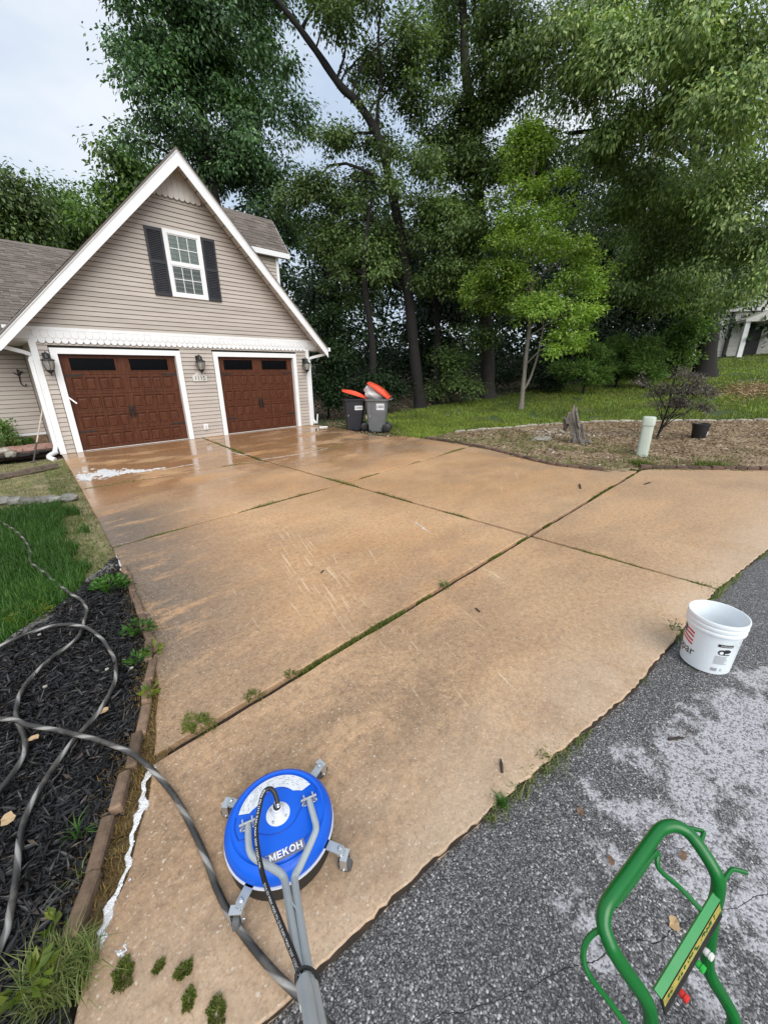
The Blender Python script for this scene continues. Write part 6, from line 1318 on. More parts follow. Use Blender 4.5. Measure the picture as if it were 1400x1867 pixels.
# 5-9 trees standing deeper in the wood
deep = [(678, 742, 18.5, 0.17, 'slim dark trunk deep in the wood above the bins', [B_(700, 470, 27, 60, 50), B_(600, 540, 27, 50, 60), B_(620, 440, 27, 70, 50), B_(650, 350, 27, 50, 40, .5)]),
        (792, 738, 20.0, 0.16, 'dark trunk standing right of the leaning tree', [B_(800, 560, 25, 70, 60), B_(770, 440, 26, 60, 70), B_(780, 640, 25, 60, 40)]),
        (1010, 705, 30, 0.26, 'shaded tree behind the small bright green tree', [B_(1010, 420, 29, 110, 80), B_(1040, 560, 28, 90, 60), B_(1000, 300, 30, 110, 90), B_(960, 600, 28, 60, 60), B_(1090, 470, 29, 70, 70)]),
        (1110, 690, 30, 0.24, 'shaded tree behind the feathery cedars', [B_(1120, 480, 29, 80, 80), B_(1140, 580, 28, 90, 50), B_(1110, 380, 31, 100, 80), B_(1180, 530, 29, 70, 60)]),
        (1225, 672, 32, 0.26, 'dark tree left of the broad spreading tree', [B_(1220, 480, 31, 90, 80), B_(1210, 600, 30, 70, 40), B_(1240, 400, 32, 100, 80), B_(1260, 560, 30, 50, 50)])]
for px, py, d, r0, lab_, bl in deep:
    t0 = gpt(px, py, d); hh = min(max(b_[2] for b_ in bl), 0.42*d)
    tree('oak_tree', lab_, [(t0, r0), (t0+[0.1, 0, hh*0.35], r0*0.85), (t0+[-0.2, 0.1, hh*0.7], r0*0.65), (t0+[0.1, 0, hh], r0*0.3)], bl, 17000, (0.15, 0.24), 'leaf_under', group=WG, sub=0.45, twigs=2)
# small bright tree on the lawn
t0 = gpt(950, 742, 17.6); q = lambda x, y, d=17.6: at(x, y, dist=d)
tree('small_tree', 'small bright green tree with pale twin stems on the lawn', [(t0, 0.105), (q(954, 700), 0.085), (q(960, 640), 0.075), (q(968, 570), 0.07), (q(972, 480), 0.06), (q(974, 380), 0.045), (q(972, 290), 0.03), (q(970, 225), 0.015)],
     [B_(965, 228, 17.6, 20, 22, 1.5), B_(985, 270, 17.6, 38, 26), B_(945, 290, 17.6, 40, 24), B_(1000, 320, 17.4, 46, 24), B_(925, 345, 17.5, 44, 24), B_(1010, 375, 17.3, 46, 26), B_(940, 395, 17.2, 50, 26), B_(1000, 430, 17.0, 52, 26), B_(920, 440, 17.4, 40, 24), B_(1040, 470, 17.2, 46, 30), B_(950, 490, 16.9, 56, 26), B_(890, 500, 17.4, 40, 28), B_(1020, 530, 17.0, 52, 28), B_(930, 545, 17.2, 45, 22), B_(870, 540, 17.6, 24, 22), B_(1050, 575, 17.2, 36, 26), B_(1035, 625, 17.1, 30, 28), B_(985, 560, 17.2, 40, 20), B_(1070, 510, 17.3, 24, 30)],
     34000, (0.085, 0.145), 'leaf_bright', 'bark_pale', None, limbs=[([q(954, 712), q(966, 690), q(978, 655), q(988, 610), q(992, 570)], [0.05, 0.045, 0.04, 0.03, 0.02]), ([q(966, 590), q(945, 562), q(925, 552)], [0.025, 0.018, 0.01]), ([q(968, 575), q(990, 555), q(1010, 550)], [0.025, 0.018, 0.01])], sub=0.155, per=70, fill=0.42, droop=0.25, asp=0.42, limb_r=0.03, bough=0.70)
# left: trees beyond the recessed wing
for px, d, r0, lab_, mt, bl in [(30, 34, 0.3, 'round dark tree beyond the left roof at the picture edge', 'leaf_oak', [B_(25, 330, 34, 42, 34), B_(45, 390, 34, 45, 50), B_(-10, 380, 34, 60, 70), B_(10, 440, 34, 60, 40), B_(68, 345, 34, 14, 12, .6)]),
                                (140, 40, 0.25, 'low loose tree beyond the middle of the left roof ridge', 'leaf_oak_warm', [B_(135, 375, 40, 45, 26, .7), B_(110, 420, 40, 50, 35), B_(170, 420, 40, 45, 35), B_(100, 380, 40, 25, 20, .7)]),
                                (232, 30, 0.25, 'lighter green tree just behind the left rake of the gable', 'leaf_oak_warm', [B_(215, 350, 30, 40, 36), B_(245, 320, 30, 45, 40), B_(200, 400, 30, 35, 35), B_(270, 380, 30, 60, 50)])]:
    t0 = gpt(px, 700, d); hh = max(b_[2] for b_ in bl)
    tree('oak_tree', lab_, [(t0, r0), (t0+[0.2, 0, hh*0.45], r0*0.8), (t0+[0, 0, hh*0.78], r0*0.3)], bl, 9000, (0.20, 0.32), mt, group='trees behind the left roof', sub=0.55, twigs=2)
# shrubs and saplings closing the edge of the wood
def shrub(name, label, px, py, d, bl, n, lm, leaf=(0.10, 0.16), grp='shrubs at the edge of the wood', sub=0.25, droop=0.3, asp=0.5, bark='bark_dark'):
    t0 = gpt(px, py, d); hh = max(b_[2] for b_ in bl)
    tree(name, label, [(t0, 0.05), (t0+[0.03, 0, (hh-t0[2])*0.4], 0.04), (t0+[0, 0.02, (hh-t0[2])*0.8], 0.02)], bl, n, leaf, lm, bark, grp, sub=sub, per=45, twigs=3, droop=droop, asp=asp, limb_r=0.025, cat='shrub')
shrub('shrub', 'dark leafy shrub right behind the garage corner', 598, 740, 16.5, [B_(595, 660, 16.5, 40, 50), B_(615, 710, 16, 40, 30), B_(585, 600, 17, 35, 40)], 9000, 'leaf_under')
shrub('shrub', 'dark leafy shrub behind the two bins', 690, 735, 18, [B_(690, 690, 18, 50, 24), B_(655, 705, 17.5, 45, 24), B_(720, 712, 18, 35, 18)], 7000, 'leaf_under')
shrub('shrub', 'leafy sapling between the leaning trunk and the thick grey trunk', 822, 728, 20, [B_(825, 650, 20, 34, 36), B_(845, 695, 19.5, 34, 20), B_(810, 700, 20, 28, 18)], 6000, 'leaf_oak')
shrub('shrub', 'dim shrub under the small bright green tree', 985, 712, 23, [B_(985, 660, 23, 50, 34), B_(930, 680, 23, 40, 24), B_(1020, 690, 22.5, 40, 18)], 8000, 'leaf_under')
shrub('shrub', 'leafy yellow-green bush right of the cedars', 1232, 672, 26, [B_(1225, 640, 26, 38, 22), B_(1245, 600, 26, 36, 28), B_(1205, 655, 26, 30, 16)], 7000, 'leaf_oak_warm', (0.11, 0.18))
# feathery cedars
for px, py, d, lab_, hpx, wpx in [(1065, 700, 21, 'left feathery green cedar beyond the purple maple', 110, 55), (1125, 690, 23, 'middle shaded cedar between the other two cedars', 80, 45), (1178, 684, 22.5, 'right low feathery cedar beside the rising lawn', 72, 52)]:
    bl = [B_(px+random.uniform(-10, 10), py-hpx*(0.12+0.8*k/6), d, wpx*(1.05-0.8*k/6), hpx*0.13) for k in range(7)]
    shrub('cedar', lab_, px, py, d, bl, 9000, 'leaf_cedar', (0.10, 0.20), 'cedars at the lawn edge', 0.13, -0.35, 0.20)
# far wood: one mass of foliage and the shade under it
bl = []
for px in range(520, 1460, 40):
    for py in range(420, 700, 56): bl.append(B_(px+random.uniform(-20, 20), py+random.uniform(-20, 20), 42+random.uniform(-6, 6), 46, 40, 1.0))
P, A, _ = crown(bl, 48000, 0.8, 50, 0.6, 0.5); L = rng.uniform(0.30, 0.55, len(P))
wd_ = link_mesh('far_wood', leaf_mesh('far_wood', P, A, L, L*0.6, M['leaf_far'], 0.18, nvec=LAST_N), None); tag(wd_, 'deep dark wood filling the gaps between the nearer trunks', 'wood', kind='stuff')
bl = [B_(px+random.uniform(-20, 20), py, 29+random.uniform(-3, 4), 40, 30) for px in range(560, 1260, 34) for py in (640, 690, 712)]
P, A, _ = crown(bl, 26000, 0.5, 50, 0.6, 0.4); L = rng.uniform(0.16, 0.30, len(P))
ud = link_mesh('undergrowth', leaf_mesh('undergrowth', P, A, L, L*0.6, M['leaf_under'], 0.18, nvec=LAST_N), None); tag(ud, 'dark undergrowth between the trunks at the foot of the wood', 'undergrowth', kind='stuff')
# purple maple in the island bed
t0 = np.array(at(1196, 802, 0.02)); t0[2] = 0.0; q = lambda x, y, d=12.3: at(x, y, dist=d)
tree('ornamental_maple', 'small purple leaved maple with thin stem in the island bed', [(t0, 0.028), (q(1208, 770), 0.022), (q(1217, 745), 0.018), (q(1225, 715), 0.012), (q(1232, 680), 0.006)],
     [B_(1215, 712, 12.3, 24, 14), B_(1245, 700, 12.2, 30, 18), B_(1220, 735, 12.2, 26, 12), B_(1255, 728, 12.1, 26, 14), B_(1288, 712, 12.2, 24, 18), B_(1292, 735, 12.2, 18, 10), B_(1168, 690, 12.4, 13, 9, .8), B_(1240, 675, 12.4, 18, 10, .6), B_(1230, 755, 12.2, 18, 7, .6)],
     5600, (0.045, 0.085), 'leaf_purple', 'bark_dark', None, sub=0.065, per=40, droop=0.5, asp=0.30, limb_r=0.012, cat='small tree', limbs=[([q(1208, 770), q(1190, 720), q(1170, 692)], [0.010, 0.007, 0.004])])

# ---------------------------------------------------------------- grass
M['grass_long'] = leafmat('long_lawn_grass', [(0.030, 0.085, 0.012), (0.045, 0.130, 0.018), (0.070, 0.175, 0.025), (0.110, 0.205, 0.040)], 0.5, 0.30)
M['grass_dry'] = leafmat('dry_thin_grass', [(0.0720, 0.1265, 0.0225), (0.1260, 0.1782, 0.0405), (0.2070, 0.2300, 0.0765), (0.2610, 0.2760, 0.1080)], 0.6, 0.2)
M['grass_lawn'] = leafmat('short_lawn_grass', [(0.0939, 0.1449, 0.0172), (0.1520, 0.2277, 0.0286), (0.2210, 0.2898, 0.0400), (0.3315, 0.3415, 0.0644)], 0.55, 0.25)
M['moss'] = leafmat('joint_moss', [(0.0540, 0.0806, 0.0120), (0.1013, 0.1365, 0.0192), (0.1755, 0.1950, 0.0300)], 0.7, 0.2)
M['moss_dry'] = leafmat('dry_brown_moss', [(0.0810, 0.0517, 0.0198), (0.1485, 0.0920, 0.0330), (0.2430, 0.1495, 0.0550), (0.2025, 0.1725, 0.0440)], 0.8, 0.15)
M['weed'] = leafmat('yellow_green_weed', [(0.075, 0.120, 0.016), (0.130, 0.180, 0.024), (0.200, 0.230, 0.040)], 0.5, 0.3)
LAWN_L = [(-0.88, -4.45), (-0.98, -6.6), (-1.0, -7.15), (-1.42, -7.72), (-1.75, -8.05), (-2.0, -8.25), (-3.4, -9.0), (-4.5, -8.0), (-4.5, -4.2), (-1.8, -4.15)]
P = scatter(LAWN_L, 62000); e_ = np.array([float(left_x(y)) for y in P[:,1]])-P[:,0]                # distance from the slab edge
worn = (e_ < 0.16+0.30*fbm(P[:,0], P[:,1], 3.0)) & (fbm(P[:,0], P[:,1], 2.0, 3) > 0.30)
lng = P[~worn]; h = rng.uniform(0.07, 0.15, len(lng))*(0.7+0.6*fbm(lng[:,0], lng[:,1], 2.5)); 
go = link_mesh('long_grass', blade_mesh('long_grass', np.column_stack([lng, np.full(len(lng), -0.06)]), h+0.03, rng.uniform(0.004, 0.009, len(lng)), M['grass_long'], 0.9), None); tag(go, 'long lush green grass left of the driveway', 'grass', kind='stuff')
dr_ = np.concatenate([P[worn][:5200], scatter([(-0.45, -0.6), (-0.68, -4.0), (-0.90, -6.8), (-0.98, -7.2), (-1.2, -7.4), (-1.25, -6.4), (-1.1, -4.4), (-0.85, -0.8)], 9000), scatter([(-0.75, -1.8), (-0.85, -4.1), (-2.6, -3.95), (-2.6, -1.75)], 9000), scatter([(-0.55, -0.3), (-0.72, -1.6), (-2.4, -1.6), (-2.4, 0.0)], 5000)])
go = link_mesh('thin_grass', blade_mesh('thin_grass', np.column_stack([dr_, np.full(len(dr_), -0.075)]), rng.uniform(0.03, 0.085, len(dr_)), rng.uniform(0.004, 0.009, len(dr_)), M['grass_dry'], 0.9), None); tag(go, 'thin yellowing grass along the left edge of the driveway', 'grass', kind='stuff')
# right lawn: denser near, coarser far
edge_pts = [(6.9, -2.0), (7.2, -4.4)]+[(p_[0], p_[1]) for p_ in IS1[:1]]+[(p_[0], p_[1]) for p_ in BK]
LAWN_R = [(7.4, -2.4), (6.95, -4.1), (7.0, -4.7), (BK[0][0], BK[0][1])]+[(p_[0]+0.1, p_[1]+0.1) for p_ in BK[1:]]+[(19, -14.5), (46, -17), (46, -9.5), (36, -8.2), (28, -6.2), (24.0, -4.6), (20.5, -2.6), (17, -1.2), (13.5, 0.4), (10.5, 0.6), (8.2, -1.2)]
def polar(n, d0, d1, a0, a1):
    d = d0*(d1/d0)**rng.uniform(0, 1, n); a = rng.uniform(a0, a1, n); return np.stack([CAM[0]+d*np.sin(a), CAM[1]+d*np.cos(a)], 1), d
Pp, Dd = polar(260000, 9.5, 48, 0.70, 1.85); k_ = in_poly(Pp, LAWN_R); Pp, Dd = Pp[k_][:125000], Dd[k_][:125000]
straw = np.exp(-(((Pp[:,0]-20.6)/1.9)**2+((Pp[:,1]+10.4)/0.9)**2)*1.2); bare = (rng.uniform(size=len(Pp)) < straw*0.9) | (fbm(Pp[:,0], Pp[:,1], 0.9, 7) < 0.27); Pp, Dd = Pp[~bare], Dd[~bare]
hh = rng.uniform(0.05, 0.10, len(Pp))*(0.7+0.6*fbm(Pp[:,0], Pp[:,1], 1.2)); zz = T(Pp[:,0], Pp[:,1])-0.085
go = link_mesh('lawn_grass', blade_mesh('lawn_grass', np.column_stack([Pp, zz]), hh+0.02, rng.uniform(0.5, 1.1, len(Pp))*0.0011*Dd, M['grass_lawn'], 0.8), None); tag(go, 'mown green lawn rising on the right towards the wood', 'grass', kind='stuff')
# straw patch and leaf litter
M['straw'] = (lambda t: (t.base(t.ramp(t.island(), [(0.0, (0.22, 0.13, 0.06)), (0.6, (0.42, 0.29, 0.15)), (1.0, (0.58, 0.44, 0.27))])), t.rough(0.8), t.m)[-1])(NT('dry_straw'))
M['litter'] = (lambda t: (t.base(t.ramp(t.island(), [(0.0, (0.060, 0.034, 0.020)), (0.35, (0.15, 0.085, 0.045)), (0.7, (0.28, 0.185, 0.105)), (0.93, (0.42, 0.34, 0.24)), (1.0, (0.60, 0.55, 0.48))])), t.rough(0.85), t.m)[-1])(NT('dry_leaf_litter'))
def litter(name, label, pts, z0, L, W, mt, cat='leaf litter'):
    n_ = len(pts); z_ = T(pts[:,0], pts[:,1])+z0+rng.uniform(0, 0.03, n_); ax_ = np.stack([rng.normal(size=n_), rng.normal(size=n_), rng.normal(size=n_)*0.25], 1)
    o = link_mesh(name, leaf_mesh(name, np.column_stack([pts, z_]), ax_, rng.uniform(*L, n_), rng.uniform(*W, n_), M[mt], 0.3, nvec=np.tile([0, 0, 1.0], (n_, 1))+rng.normal(size=(n_, 3))*0.4), None); return tag(o, label, cat, kind='stuff')
sp_ = np.column_stack([rng.normal(20.6, 1.2, 3000), rng.normal(-10.4, 0.55, 3000)]); litter('straw', 'pale straw strewn over a bare patch of the right lawn', sp_, -0.05, (0.08, 0.2), (0.012, 0.03), 'straw', 'straw')
lp = scatter(isl_poly, 15000); litter('leaf_litter', 'brown leaf litter and wood chips covering the island bed', lp, 0.0, (0.03, 0.10), (0.012, 0.035), 'litter')
ip = scatter(isl_poly, 26000); gsel = fbm(ip[:,0], ip[:,1], 0.9, 2); ip = ip[(gsel > 0.56) | ((ip[:,0] < 8.2) & (gsel > 0.42))]
go = link_mesh('dry_grass', blade_mesh('dry_grass', np.column_stack([ip, np.full(len(ip), -0.01)]), rng.uniform(0.05, 0.11, len(ip)), rng.uniform(0.006, 0.012, len(ip)), M['grass_dry'], 1.2), None); tag(go, 'patches of thin straw-coloured grass in the island bed', 'grass', kind='stuff')
pe = scatter([(p_[0], p_[1]) for p_ in (at(960, 795), at(1000, 779), at(1150, 780), at(1290, 786), at(1250, 795), at(1100, 798))], 900); M['pebbles'] = (lambda t: (t.base(t.ramp(t.island(), [(0.0, (0.20, 0.17, 0.14)), (0.6, (0.42, 0.38, 0.33)), (1.0, (0.66, 0.63, 0.58))])), t.rough(0.8), t.m)[-1])(NT('pale_pebbles'))
pb_ = MB()
for x_, y_ in pe:
    r_ = random.uniform(0.018, 0.05); a_ = random.uniform(0, 6.28); V_ = [(x_+r_*math.cos(a_+k*1.2566), y_+r_*0.8*math.sin(a_+k*1.2566), 0.0) for k in range(5)]+[(x_+0.55*r_*math.cos(a_+k*1.2566), y_+0.45*r_*math.sin(a_+k*1.2566), 0.035+r_*0.5) for k in range(5)]
    pb_.add(V_, [(k, (k+1)%5, 5+(k+1)%5, 5+k) for k in range(5)]+[(5, 6, 7, 8, 9)])
tag(pb_.build('pebbles', M['pebbles']), 'pale pebbles scattered along the back of the island bed', 'pebbles', kind='stuff')
wl_ = polar(60000, 16, 34, 0.62, 1.45)[0]; wl_ = wl_[~in_poly(wl_, LAWN_R) & (wl_[:,1] > -6) & (wl_[:,0] > 8)][:9000]; litter('wood_litter', 'dead leaves on the shaded ground under the wood', wl_, -0.07, (0.06, 0.14), (0.03, 0.06), 'litter')
lp = scatter([(6.7, -0.1), (6.5, -2.2), (6.6, -3.7), (7.6, -3.6), (8.4, -1.5), (8.2, 1.0)], 1500); litter('corner_litter', 'dead leaves on the dirt around the two bins', lp, -0.075, (0.04, 0.09), (0.02, 0.04), 'litter')
# moss and seedlings growing out of the joints
def joint_moss(label, line, n_, hmax, gate, wdt_=0.02, mt='moss', seed=0.0):
    P_ = np.array(resample(line, 0.02)); i_ = rng.integers(0, len(P_), n_); q_ = P_[i_]; g_ = fbm(q_[:,0]*1.0, q_[:,1]*1.0, 1.6, seed); q_ = q_[g_ > gate]; g_ = g_[g_ > gate]
    s_ = 0.6+np.clip((g_-gate)/0.25, 0, 1)*1.4
    q_ = q_+np.column_stack([rng.normal(size=(len(q_), 2))*wdt_*0.5*s_[:,None], np.zeros(len(q_))]); hz = rng.uniform(0.3, 1.0, len(q_))*hmax*s_
    o = link_mesh('joint_moss', blade_mesh('joint_moss', np.column_stack([q_[:,:2], np.full(len(q_), -0.036)]), hz+0.030, rng.uniform(0.003, 0.007, len(q_)), M[mt], 1.1), None); return tag(o, label, 'moss', kind='stuff')
L3 = lambda line: [np.array([p_[0], p_[1], 0.0]) for p_ in line]
joint_moss('moss along the joint nearest the garage', L3([(-0.66, -3.88), (2.40, -4.03), (5.6, -3.86)]), 6000, 0.022, 0.50, 0.03, seed=1)
joint_moss('moss along the middle cross joint', L3(B1), 11000, 0.024, 0.44, 0.03, seed=4)
joint_moss('moss along the near cross joint', L3(B2), 12000, 0.018, 0.52, 0.026, seed=2)
joint_moss('moss along the long joint running away from the road', L3([(2.78, -0.3), (2.42, -4.0), (2.445, -4.1), (2.445, -11.5)]), 13000, 0.026, 0.46, 0.03, seed=6)
joint_moss('moss and weeds along the broken edge of the asphalt', L3([(x_, float(road_y(x_))+0.0) for x_ in np.linspace(-1.4, 9, 40)]), 6000, 0.028, 0.56, 0.04, 'grass_dry', seed=9)
joint_moss('dry moss filling the gutter behind the brick edging', L3([(p_[0]+0.07, p_[1]+0.06) for p_ in BR]), 9000, 0.016, 0.25, 0.06, 'moss_dry', seed=3)
joint_moss('weedy growth along the island edging', L3([(p_[0]-0.04, p_[1]-0.05) for p_ in IS1+IS2]), 5000, 0.06, 0.52, 0.08, 'grass_dry', seed=5)
def tuft(name, label, px, py, z, r_, n_, h_, mt, grp=None, wide=0.006, leafy=False, cat='weed'):
    c_ = at(px, py, z); an_ = rng.uniform(0, 2*math.pi, n_); ra = r_*np.sqrt(rng.uniform(0, 1, n_))*(0.85+0.25*np.sin(an_*2+px)+0.12*np.sin(an_*5+py)+0.10*np.sin(an_*9)); q_ = np.column_stack([c_[0]+ra*np.cos(an_), c_[1]+ra*np.sin(an_), np.full(n_, z-0.02)])
    if leafy: me_ = leaf_mesh(name, q_-c_+np.column_stack([np.zeros((n_, 2)), 0.02+rng.uniform(0.0, h_, n_)]), np.column_stack([np.cos(an_), np.sin(an_), rng.uniform(0.1, 1.0, n_)]), rng.uniform(0.6, 1.2, n_)*wide*2.2, np.full(n_, wide), M[mt], 0.2)
    else: me_ = blade_mesh(name, q_-c_, rng.uniform(0.5, 1.0, n_)*h_+0.02, np.full(n_, wide), M[mt], 1.2)
    o = link_mesh(name, me_, None, None, c_); return tag(o, label, cat, grp)
WD = 'weeds growing in cracks and edges'
tuft('weed', 'bright yellow-green moss clump where the near joint meets the bed', 362, 1325, 0.0, 0.085, 800, 0.035, 'weed', WD, 0.006, True)
tuft('weed', 'low green weed in the near joint right of the moss clump', 462, 1272, 0.0, 0.05, 160, 0.028, 'moss', WD, 0.007, True)
tuft('weed', 'small weed in the near joint below the long scratches', 532, 1234, 0.0, 0.04, 120, 0.030, 'moss', WD, 0.007, True)
tuft('weed', 'small green weed midway along the near joint', 810, 1070, 0.0, 0.05, 120, 0.035, 'grass_long', WD, 0.008, True)
tuft('weed', 'tiny green weed at the slab edge beside the bucket', 1232, 1150, 0.0, 0.05, 90, 0.05, 'grass_long', WD, 0.008, True)
tuft('weed', 'small grass tuft on the asphalt edge below the fallen twig', 992, 1383, 0.0, 0.025, 60, 0.03, 'moss', WD, 0.006, True)
tuft('weed', 'grass tuft on the asphalt edge nearest the blue cleaner', 914, 1463, 0.0, 0.022, 60, 0.035, 'grass_long', WD, 0.006)
tuft('weed', 'yellow-green weed where the near joint meets the island edging', 1168, 848, 0.0, 0.20, 260, 0.16, 'weed', WD, 0.012)
tuft('weed', 'spreading green weed clump on the island edging under the pot', 1298, 851, 0.0, 0.26, 420, 0.15, 'weed', WD, 0.012)
tuft('weed', 'yellow seedling leaning out of the brick edging, upper one', 283, 1195, 0.0, 0.035, 16, 0.05, 'weed', WD, 0.028, True)
tuft('weed', 'yellow seedling leaning out of the brick edging, lower one', 276, 1272, 0.0, 0.030, 16, 0.05, 'weed', WD, 0.030, True)
tuft('weed', 'trailing green weed on the mulch beside the upper bricks', 255, 1150, 0.0, 0.10, 160, 0.05, 'grass_long', WD, 0.018, True)
tuft('weed', 'dusty green weed on the mulch beside the middle bricks', 252, 1205, 0.0, 0.06, 90, 0.04, 'grass_long', WD, 0.015, True)
tuft('weed', 'green creeper at the upper corner of the mulch bed', 205, 1068, 0.0, 0.15, 420, 0.05, 'grass_long', WD, 0.018, True)
tuft('weed', 'spiky grass tuft on the mulch beside the lower bricks', 142, 1525, 0.0, 0.016, 22, 0.11, 'grass_long', WD, 0.006)
tuft('weed', 'thin grass sprig below the spiky tuft', 143, 1600, 0.0, 0.012, 8, 0.10, 'grass_dry', WD, 0.005)
tuft('weed', 'green seedling at the lower end of the brick edging', 105, 1690, 0.0, 0.020, 12, 0.04, 'weed', WD, 0.026, True)
tuft('weed', 'tangled dry grass clump at the bottom left corner', 110, 1780, 0.0, 0.10, 620, 0.11, 'grass_dry', WD, 0.004)
tuft('weed', 'pale green broad leaves over the tangled dry grass', 52, 1795, 0.05, 0.045, 26, 0.03, 'weed', WD, 0.024, True)
tuft('weed', 'dark moss pad in the crack at the bottom left', 225, 1780, 0.0, 0.036, 1500, 0.012, 'moss', WD, 0.0035, True)
tuft('weed', 'small dark moss pad right of the larger moss pad', 290, 1765, 0.0, 0.015, 420, 0.010, 'moss', WD, 0.0035, True)
tuft('weed', 'moss pad at the top of the crack nearest the cleaner', 335, 1772, 0.0, 0.023, 800, 0.011, 'moss', WD, 0.0035, True)
tuft('weed', 'yellow moss cushion in the crack at the bottom', 345, 1825, 0.0, 0.022, 800, 0.012, 'weed', WD, 0.0032, True)
tuft('weed', 'mossy green edge below the yellow moss cushion', 395, 1850, 0.0, 0.032, 1100, 0.012, 'moss', WD, 0.0035, True)
tuft('weed', 'spiky grass clump on the lawn edge above the mulch', 82, 1092, -0.03, 0.06, 90, 0.16, 'grass_long', WD, 0.008)
tuft('low_plants', 'yellowish ground cover along the grass side of the mulch', 55, 1122, -0.03, 0.20, 500, 0.04, 'weed', WD, 0.014, True)
# planted bed in front of the recessed wall
sheet('planted_bed', [(-0.5, 0.15), (-1.3, -0.2), (-2.8, -0.4), (-2.8, 1.7), (-0.5, 1.7)], 0.10, M['mulch_soil'], 0.04, 0.08)
shrub('garden_shrub', 'twiggy brown-green shrub against the recessed siding', 8, 800, 12.9, [B_(5, 775, 12.9, 18, 18), B_(12, 795, 12.8, 20, 10)], 900, 'leaf_cedar', (0.04, 0.08), None, 0.07, -0.2)
tuft('garden_plant', 'green leafy plant in front of the brick step', 48, 812, 0.14, 0.16, 260, 0.16, 'grass_long', None, 0.035, True, 'plant')
tuft('garden_plant', 'dark green plant between two round stones', 22, 816, 0.14, 0.16, 220, 0.14, 'leaf_oak', None, 0.04, True, 'plant')
for i, (x, y, r_, lab_) in enumerate([(8, 826, 0.13, 'larger round pale stone at the left end of the planted bed'), (20, 830, 0.10, 'smaller round pale stone beside the planted bed timber'), (60, 815, 0.07, 'upright narrow stone beside the leaning pole')]):
    c_ = at(x, y, 0.12); tag(link_mesh('garden_stone', rock_mesh('garden_stone', r_, r_*0.8, r_*0.75, M['pale_stone'], 40+i), None, None, (c_[0], c_[1], 0.14)), lab_, 'stone')

# ---------------------------------------------------------------- small loose things
M['twig'] = simple('dark_twig', (0.02, 0.014, 0.010), (0.05, 0.035, 0.025), 30, 0.8)
for (x, y, l_, an_, z_, lab_) in [(914, 1396, 0.035, 0.6, 0.0, 'short dark twig on the near slab above the cleaner handle'), (1057, 886, 0.16, 0.4, 0.0, 'dark twig on the slab before the stump'), (1181, 881, 0.12, -0.2, 0.0, 'dark twig on the slab below the green post'), (870, 1112, 0.03, 1.2, 0.0, 'tiny dark twig on the slab below the near joint'), (588, 1042, 0.03, 0.4, 0.0, 'tiny dark leaf scrap in the middle of the large slab'), (1234, 1347, 0.045, -0.7, ROAD_Z, 'dark twig on the pale stained asphalt')]:
    c_ = at(x, y, z_+0.006); d_ = np.array([math.cos(an_), math.sin(an_), 0])*l_; o = MB().tube([c_-d_, c_+d_*0.2+np.array([0, 0, .004]), c_+d_], [0.004+l_*.05, 0.005+l_*.06, 0.002], 6).build('twig', M['twig']); tag(o, lab_, 'twig')
M['dead_leaf'] = simple('tan_dead_leaf', (0.38, 0.24, 0.12), (0.52, 0.38, 0.22), 30, 0.7); M['brown_leaf'] = simple('brown_dead_leaf', (0.11, 0.06, 0.035), (0.17, 0.10, 0.06), 30, 0.7)
for (x, y, s_, mt, z_, lab_) in [(187, 1298, .030, 'dead_leaf', .012, 'tan dead leaf on the mulch inside the hose loop'), (62, 1346, .026, 'dead_leaf', .015, 'curled tan leaf under the crossing hose'), (14, 1495, .034, 'dead_leaf', .015, 'long tan leaf on the mulch at the left picture edge'), (1228, 1685, .024, 'dead_leaf', ROAD_Z+.004, 'pale yellow leaf on the asphalt inside the green handle'), (1058, 1480, .018, 'brown_leaf', ROAD_Z+.004, 'brown leaf on the asphalt left of the green cart'), (1113, 1570, .018, 'brown_leaf', ROAD_Z+.004, 'dark leaf on the asphalt just left of the green handle'), (1245, 1560, .020, 'brown_leaf', ROAD_Z+.004, 'brown leaf on the asphalt behind the top bar of the green handle')]:
    c_ = at(x, y, z_); b_ = MB(); V = []; rr = random.uniform(0, 6)
    for k in range(9):
        a = 2*math.pi*k/9; ra = s_*(0.55+0.45*abs(math.cos(a)))*random.uniform(.8, 1.15); V.append((c_[0]+ra*math.cos(a+rr), c_[1]+ra*math.sin(a+rr), c_[2]+random.uniform(0, .008)))
    V.append((c_[0], c_[1], c_[2]+0.003)); b_.add(V, [(k, (k+1)%9, 9) for k in range(9)]); tag(b_.build('dead_leaf', M[mt]), lab_, 'leaf')
M['chip'] = simple('white_stone_chip', (0.40, 0.38, 0.34), (0.26, 0.24, 0.21), 40, rough=0.7)
for i, (x, y, lab_) in enumerate([(82, 1252, 'white pebble on the mulch at the left of the hose loop'), (195, 1220, 'white pebble on the mulch inside the rounded hose bend'), (240, 1218, 'pinkish stone chip on the mulch beside the bricks'), (72, 1157, 'white pebble on the mulch under the arching hose')]):
    c_ = at(x, y, 0.012); tag(link_mesh('pebble', rock_mesh('pebble', 0.011, 0.008, 0.007, M['chip'], 60+i, 8), None, None, c_), lab_, 'pebble')
c_ = at(790, 797, 0.03); tag(link_mesh('flat_rock', rock_mesh('flat_rock', 0.30, 0.20, 0.05, M['pale_stone'], 71), None, None, at(988, 800, 0.05)), 'pale flat rock lying in the litter left of the stump', 'rock')

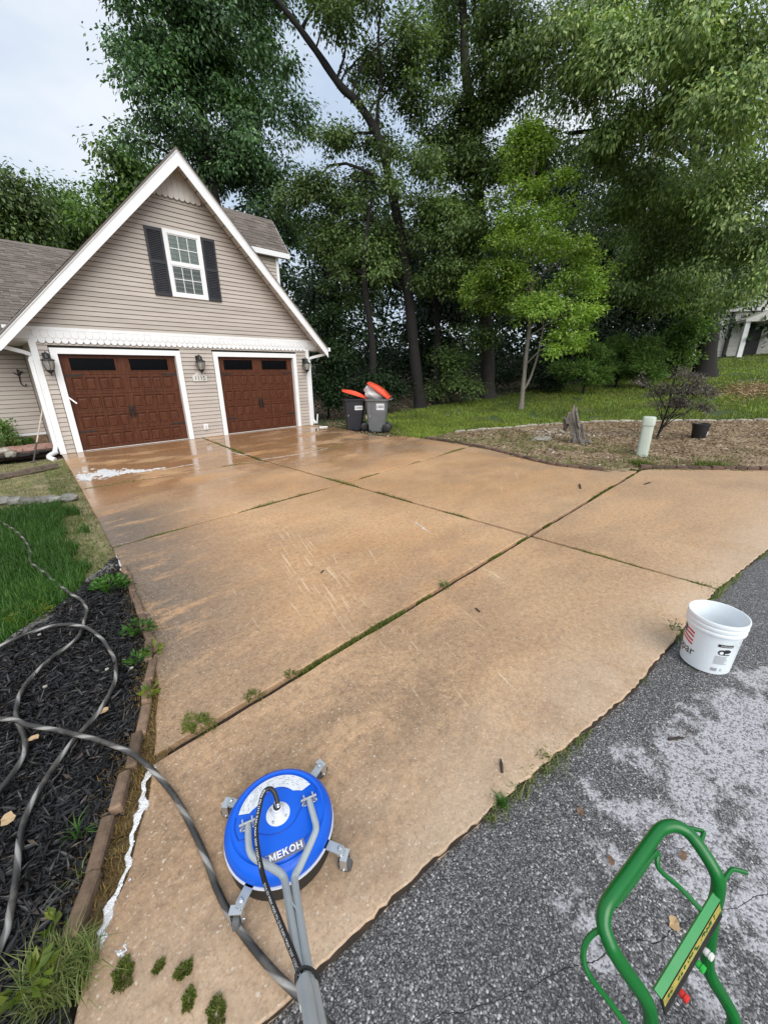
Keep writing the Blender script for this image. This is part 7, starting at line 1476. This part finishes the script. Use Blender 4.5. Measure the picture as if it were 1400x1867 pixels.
# ---------------------------------------------------------------- the neighbouring house far right
M['far_white'] = simple('far_cream_siding', (0.70, 0.69, 0.64), (0.62, 0.61, 0.57), 1.0, 0.6, coord='pos')
M['far_brick'] = simple('far_red_brick', (0.16, 0.065, 0.048), (0.24, 0.11, 0.085), 6.0, 0.85, coord='pos')
M['unit'] = simple('grey_unit', (0.22, 0.23, 0.25), (0.28, 0.29, 0.31), 4, 0.5)
fb = at(1345, 651, dist=38.0); fz = float(fb[2])-0.15; az = math.atan2(AX_R[1], AX_R[0])-0.28
FH = thing('neighbour_house', 'cream sided neighbouring house with small porch at the top of the lawn', 'house', (fb[0], fb[1], fz), az)
for k in range(11): MB().box(-2.7, 9.0, 0.0+0.0, 0.12, k*0.28, k*0.28+0.272).build('siding_board', M['far_white'], FH, local=True)
MB().prism([(-2.9, 3.08), (9.2, 3.08), (5.0, 6.6), (1.2, 6.6)], 'y', 0.02, 8.0).build('gable', M['far_white'], FH, local=True)
MB().box(-2.65, 8.95, 0.13, 8.0, 0.0, 3.08).build('wall_core', M['far_white'], FH, local=True)
MB().box(2.3, 8.9, -0.10, -0.003, 0.0, 2.2).build('brick_wainscot', M['far_brick'], FH, local=True)
MB().prism([(-0.75, 2.25), (1.75, 2.25), (1.75, 2.40), (0.5, 2.95), (-0.75, 2.40)], 'y', -1.5, -0.003).build('porch_roof', M['far_white'], FH, local=True)
for x_ in (-0.55, 1.45): MB().box(x_-0.13, x_+0.13, -1.4, -1.14, 0.05, 2.25).build('porch_post', M['white'], FH, local=True)
d_ = MB().box(0.25, 0.95, -0.06, -0.004, 0.25, 2.05).build('door', M['black'], FH, local=True)
MB().box(-0.7, 1.7, -1.5, -0.004, 0.0, 0.12).build('porch_floor', M['unit'], FH, local=True)
MB().box(-0.98, -0.82, -0.18, -0.004, 0.0, 3.0).build('downspout', M['dark_wood'], FH, local=True)
MB().box(2.08, 2.26, -0.18, -0.004, 0.0, 2.6).build('downspout', M['dark_wood'], FH, local=True)
MB().prism([(-3.2, 3.0), (9.5, 3.0), (9.5, 3.14), (-3.2, 3.14)], 'y', -0.25, 0.0).build('eave', M['white'], FH, local=True)
ac = thing('air_conditioner', 'grey air conditioning unit standing by the far brick wall', 'air conditioner', (fb[0]+math.cos(az)*3.2+math.sin(az)*0.9, fb[1]+math.sin(az)*3.2-math.cos(az)*0.9, fz-0.05), az)
MB().bbox(-0.45, 0.45, -0.45, 0.45, 0.0, 1.0, 0.05).build('case', M['unit'], ac, local=True); MB().lathe([(0.36, 1.0), (0.36, 1.03), (0.30, 1.035), (0.08, 1.05)], 20).build('fan_grille', M['black'], ac, local=True)
gr = MB()
for k in range(8): gr.box(-0.40, 0.40, -0.462, -0.452, 0.12+k*0.1, 0.16+k*0.1)
gr.build('louvers', M['black'], ac, local=True)
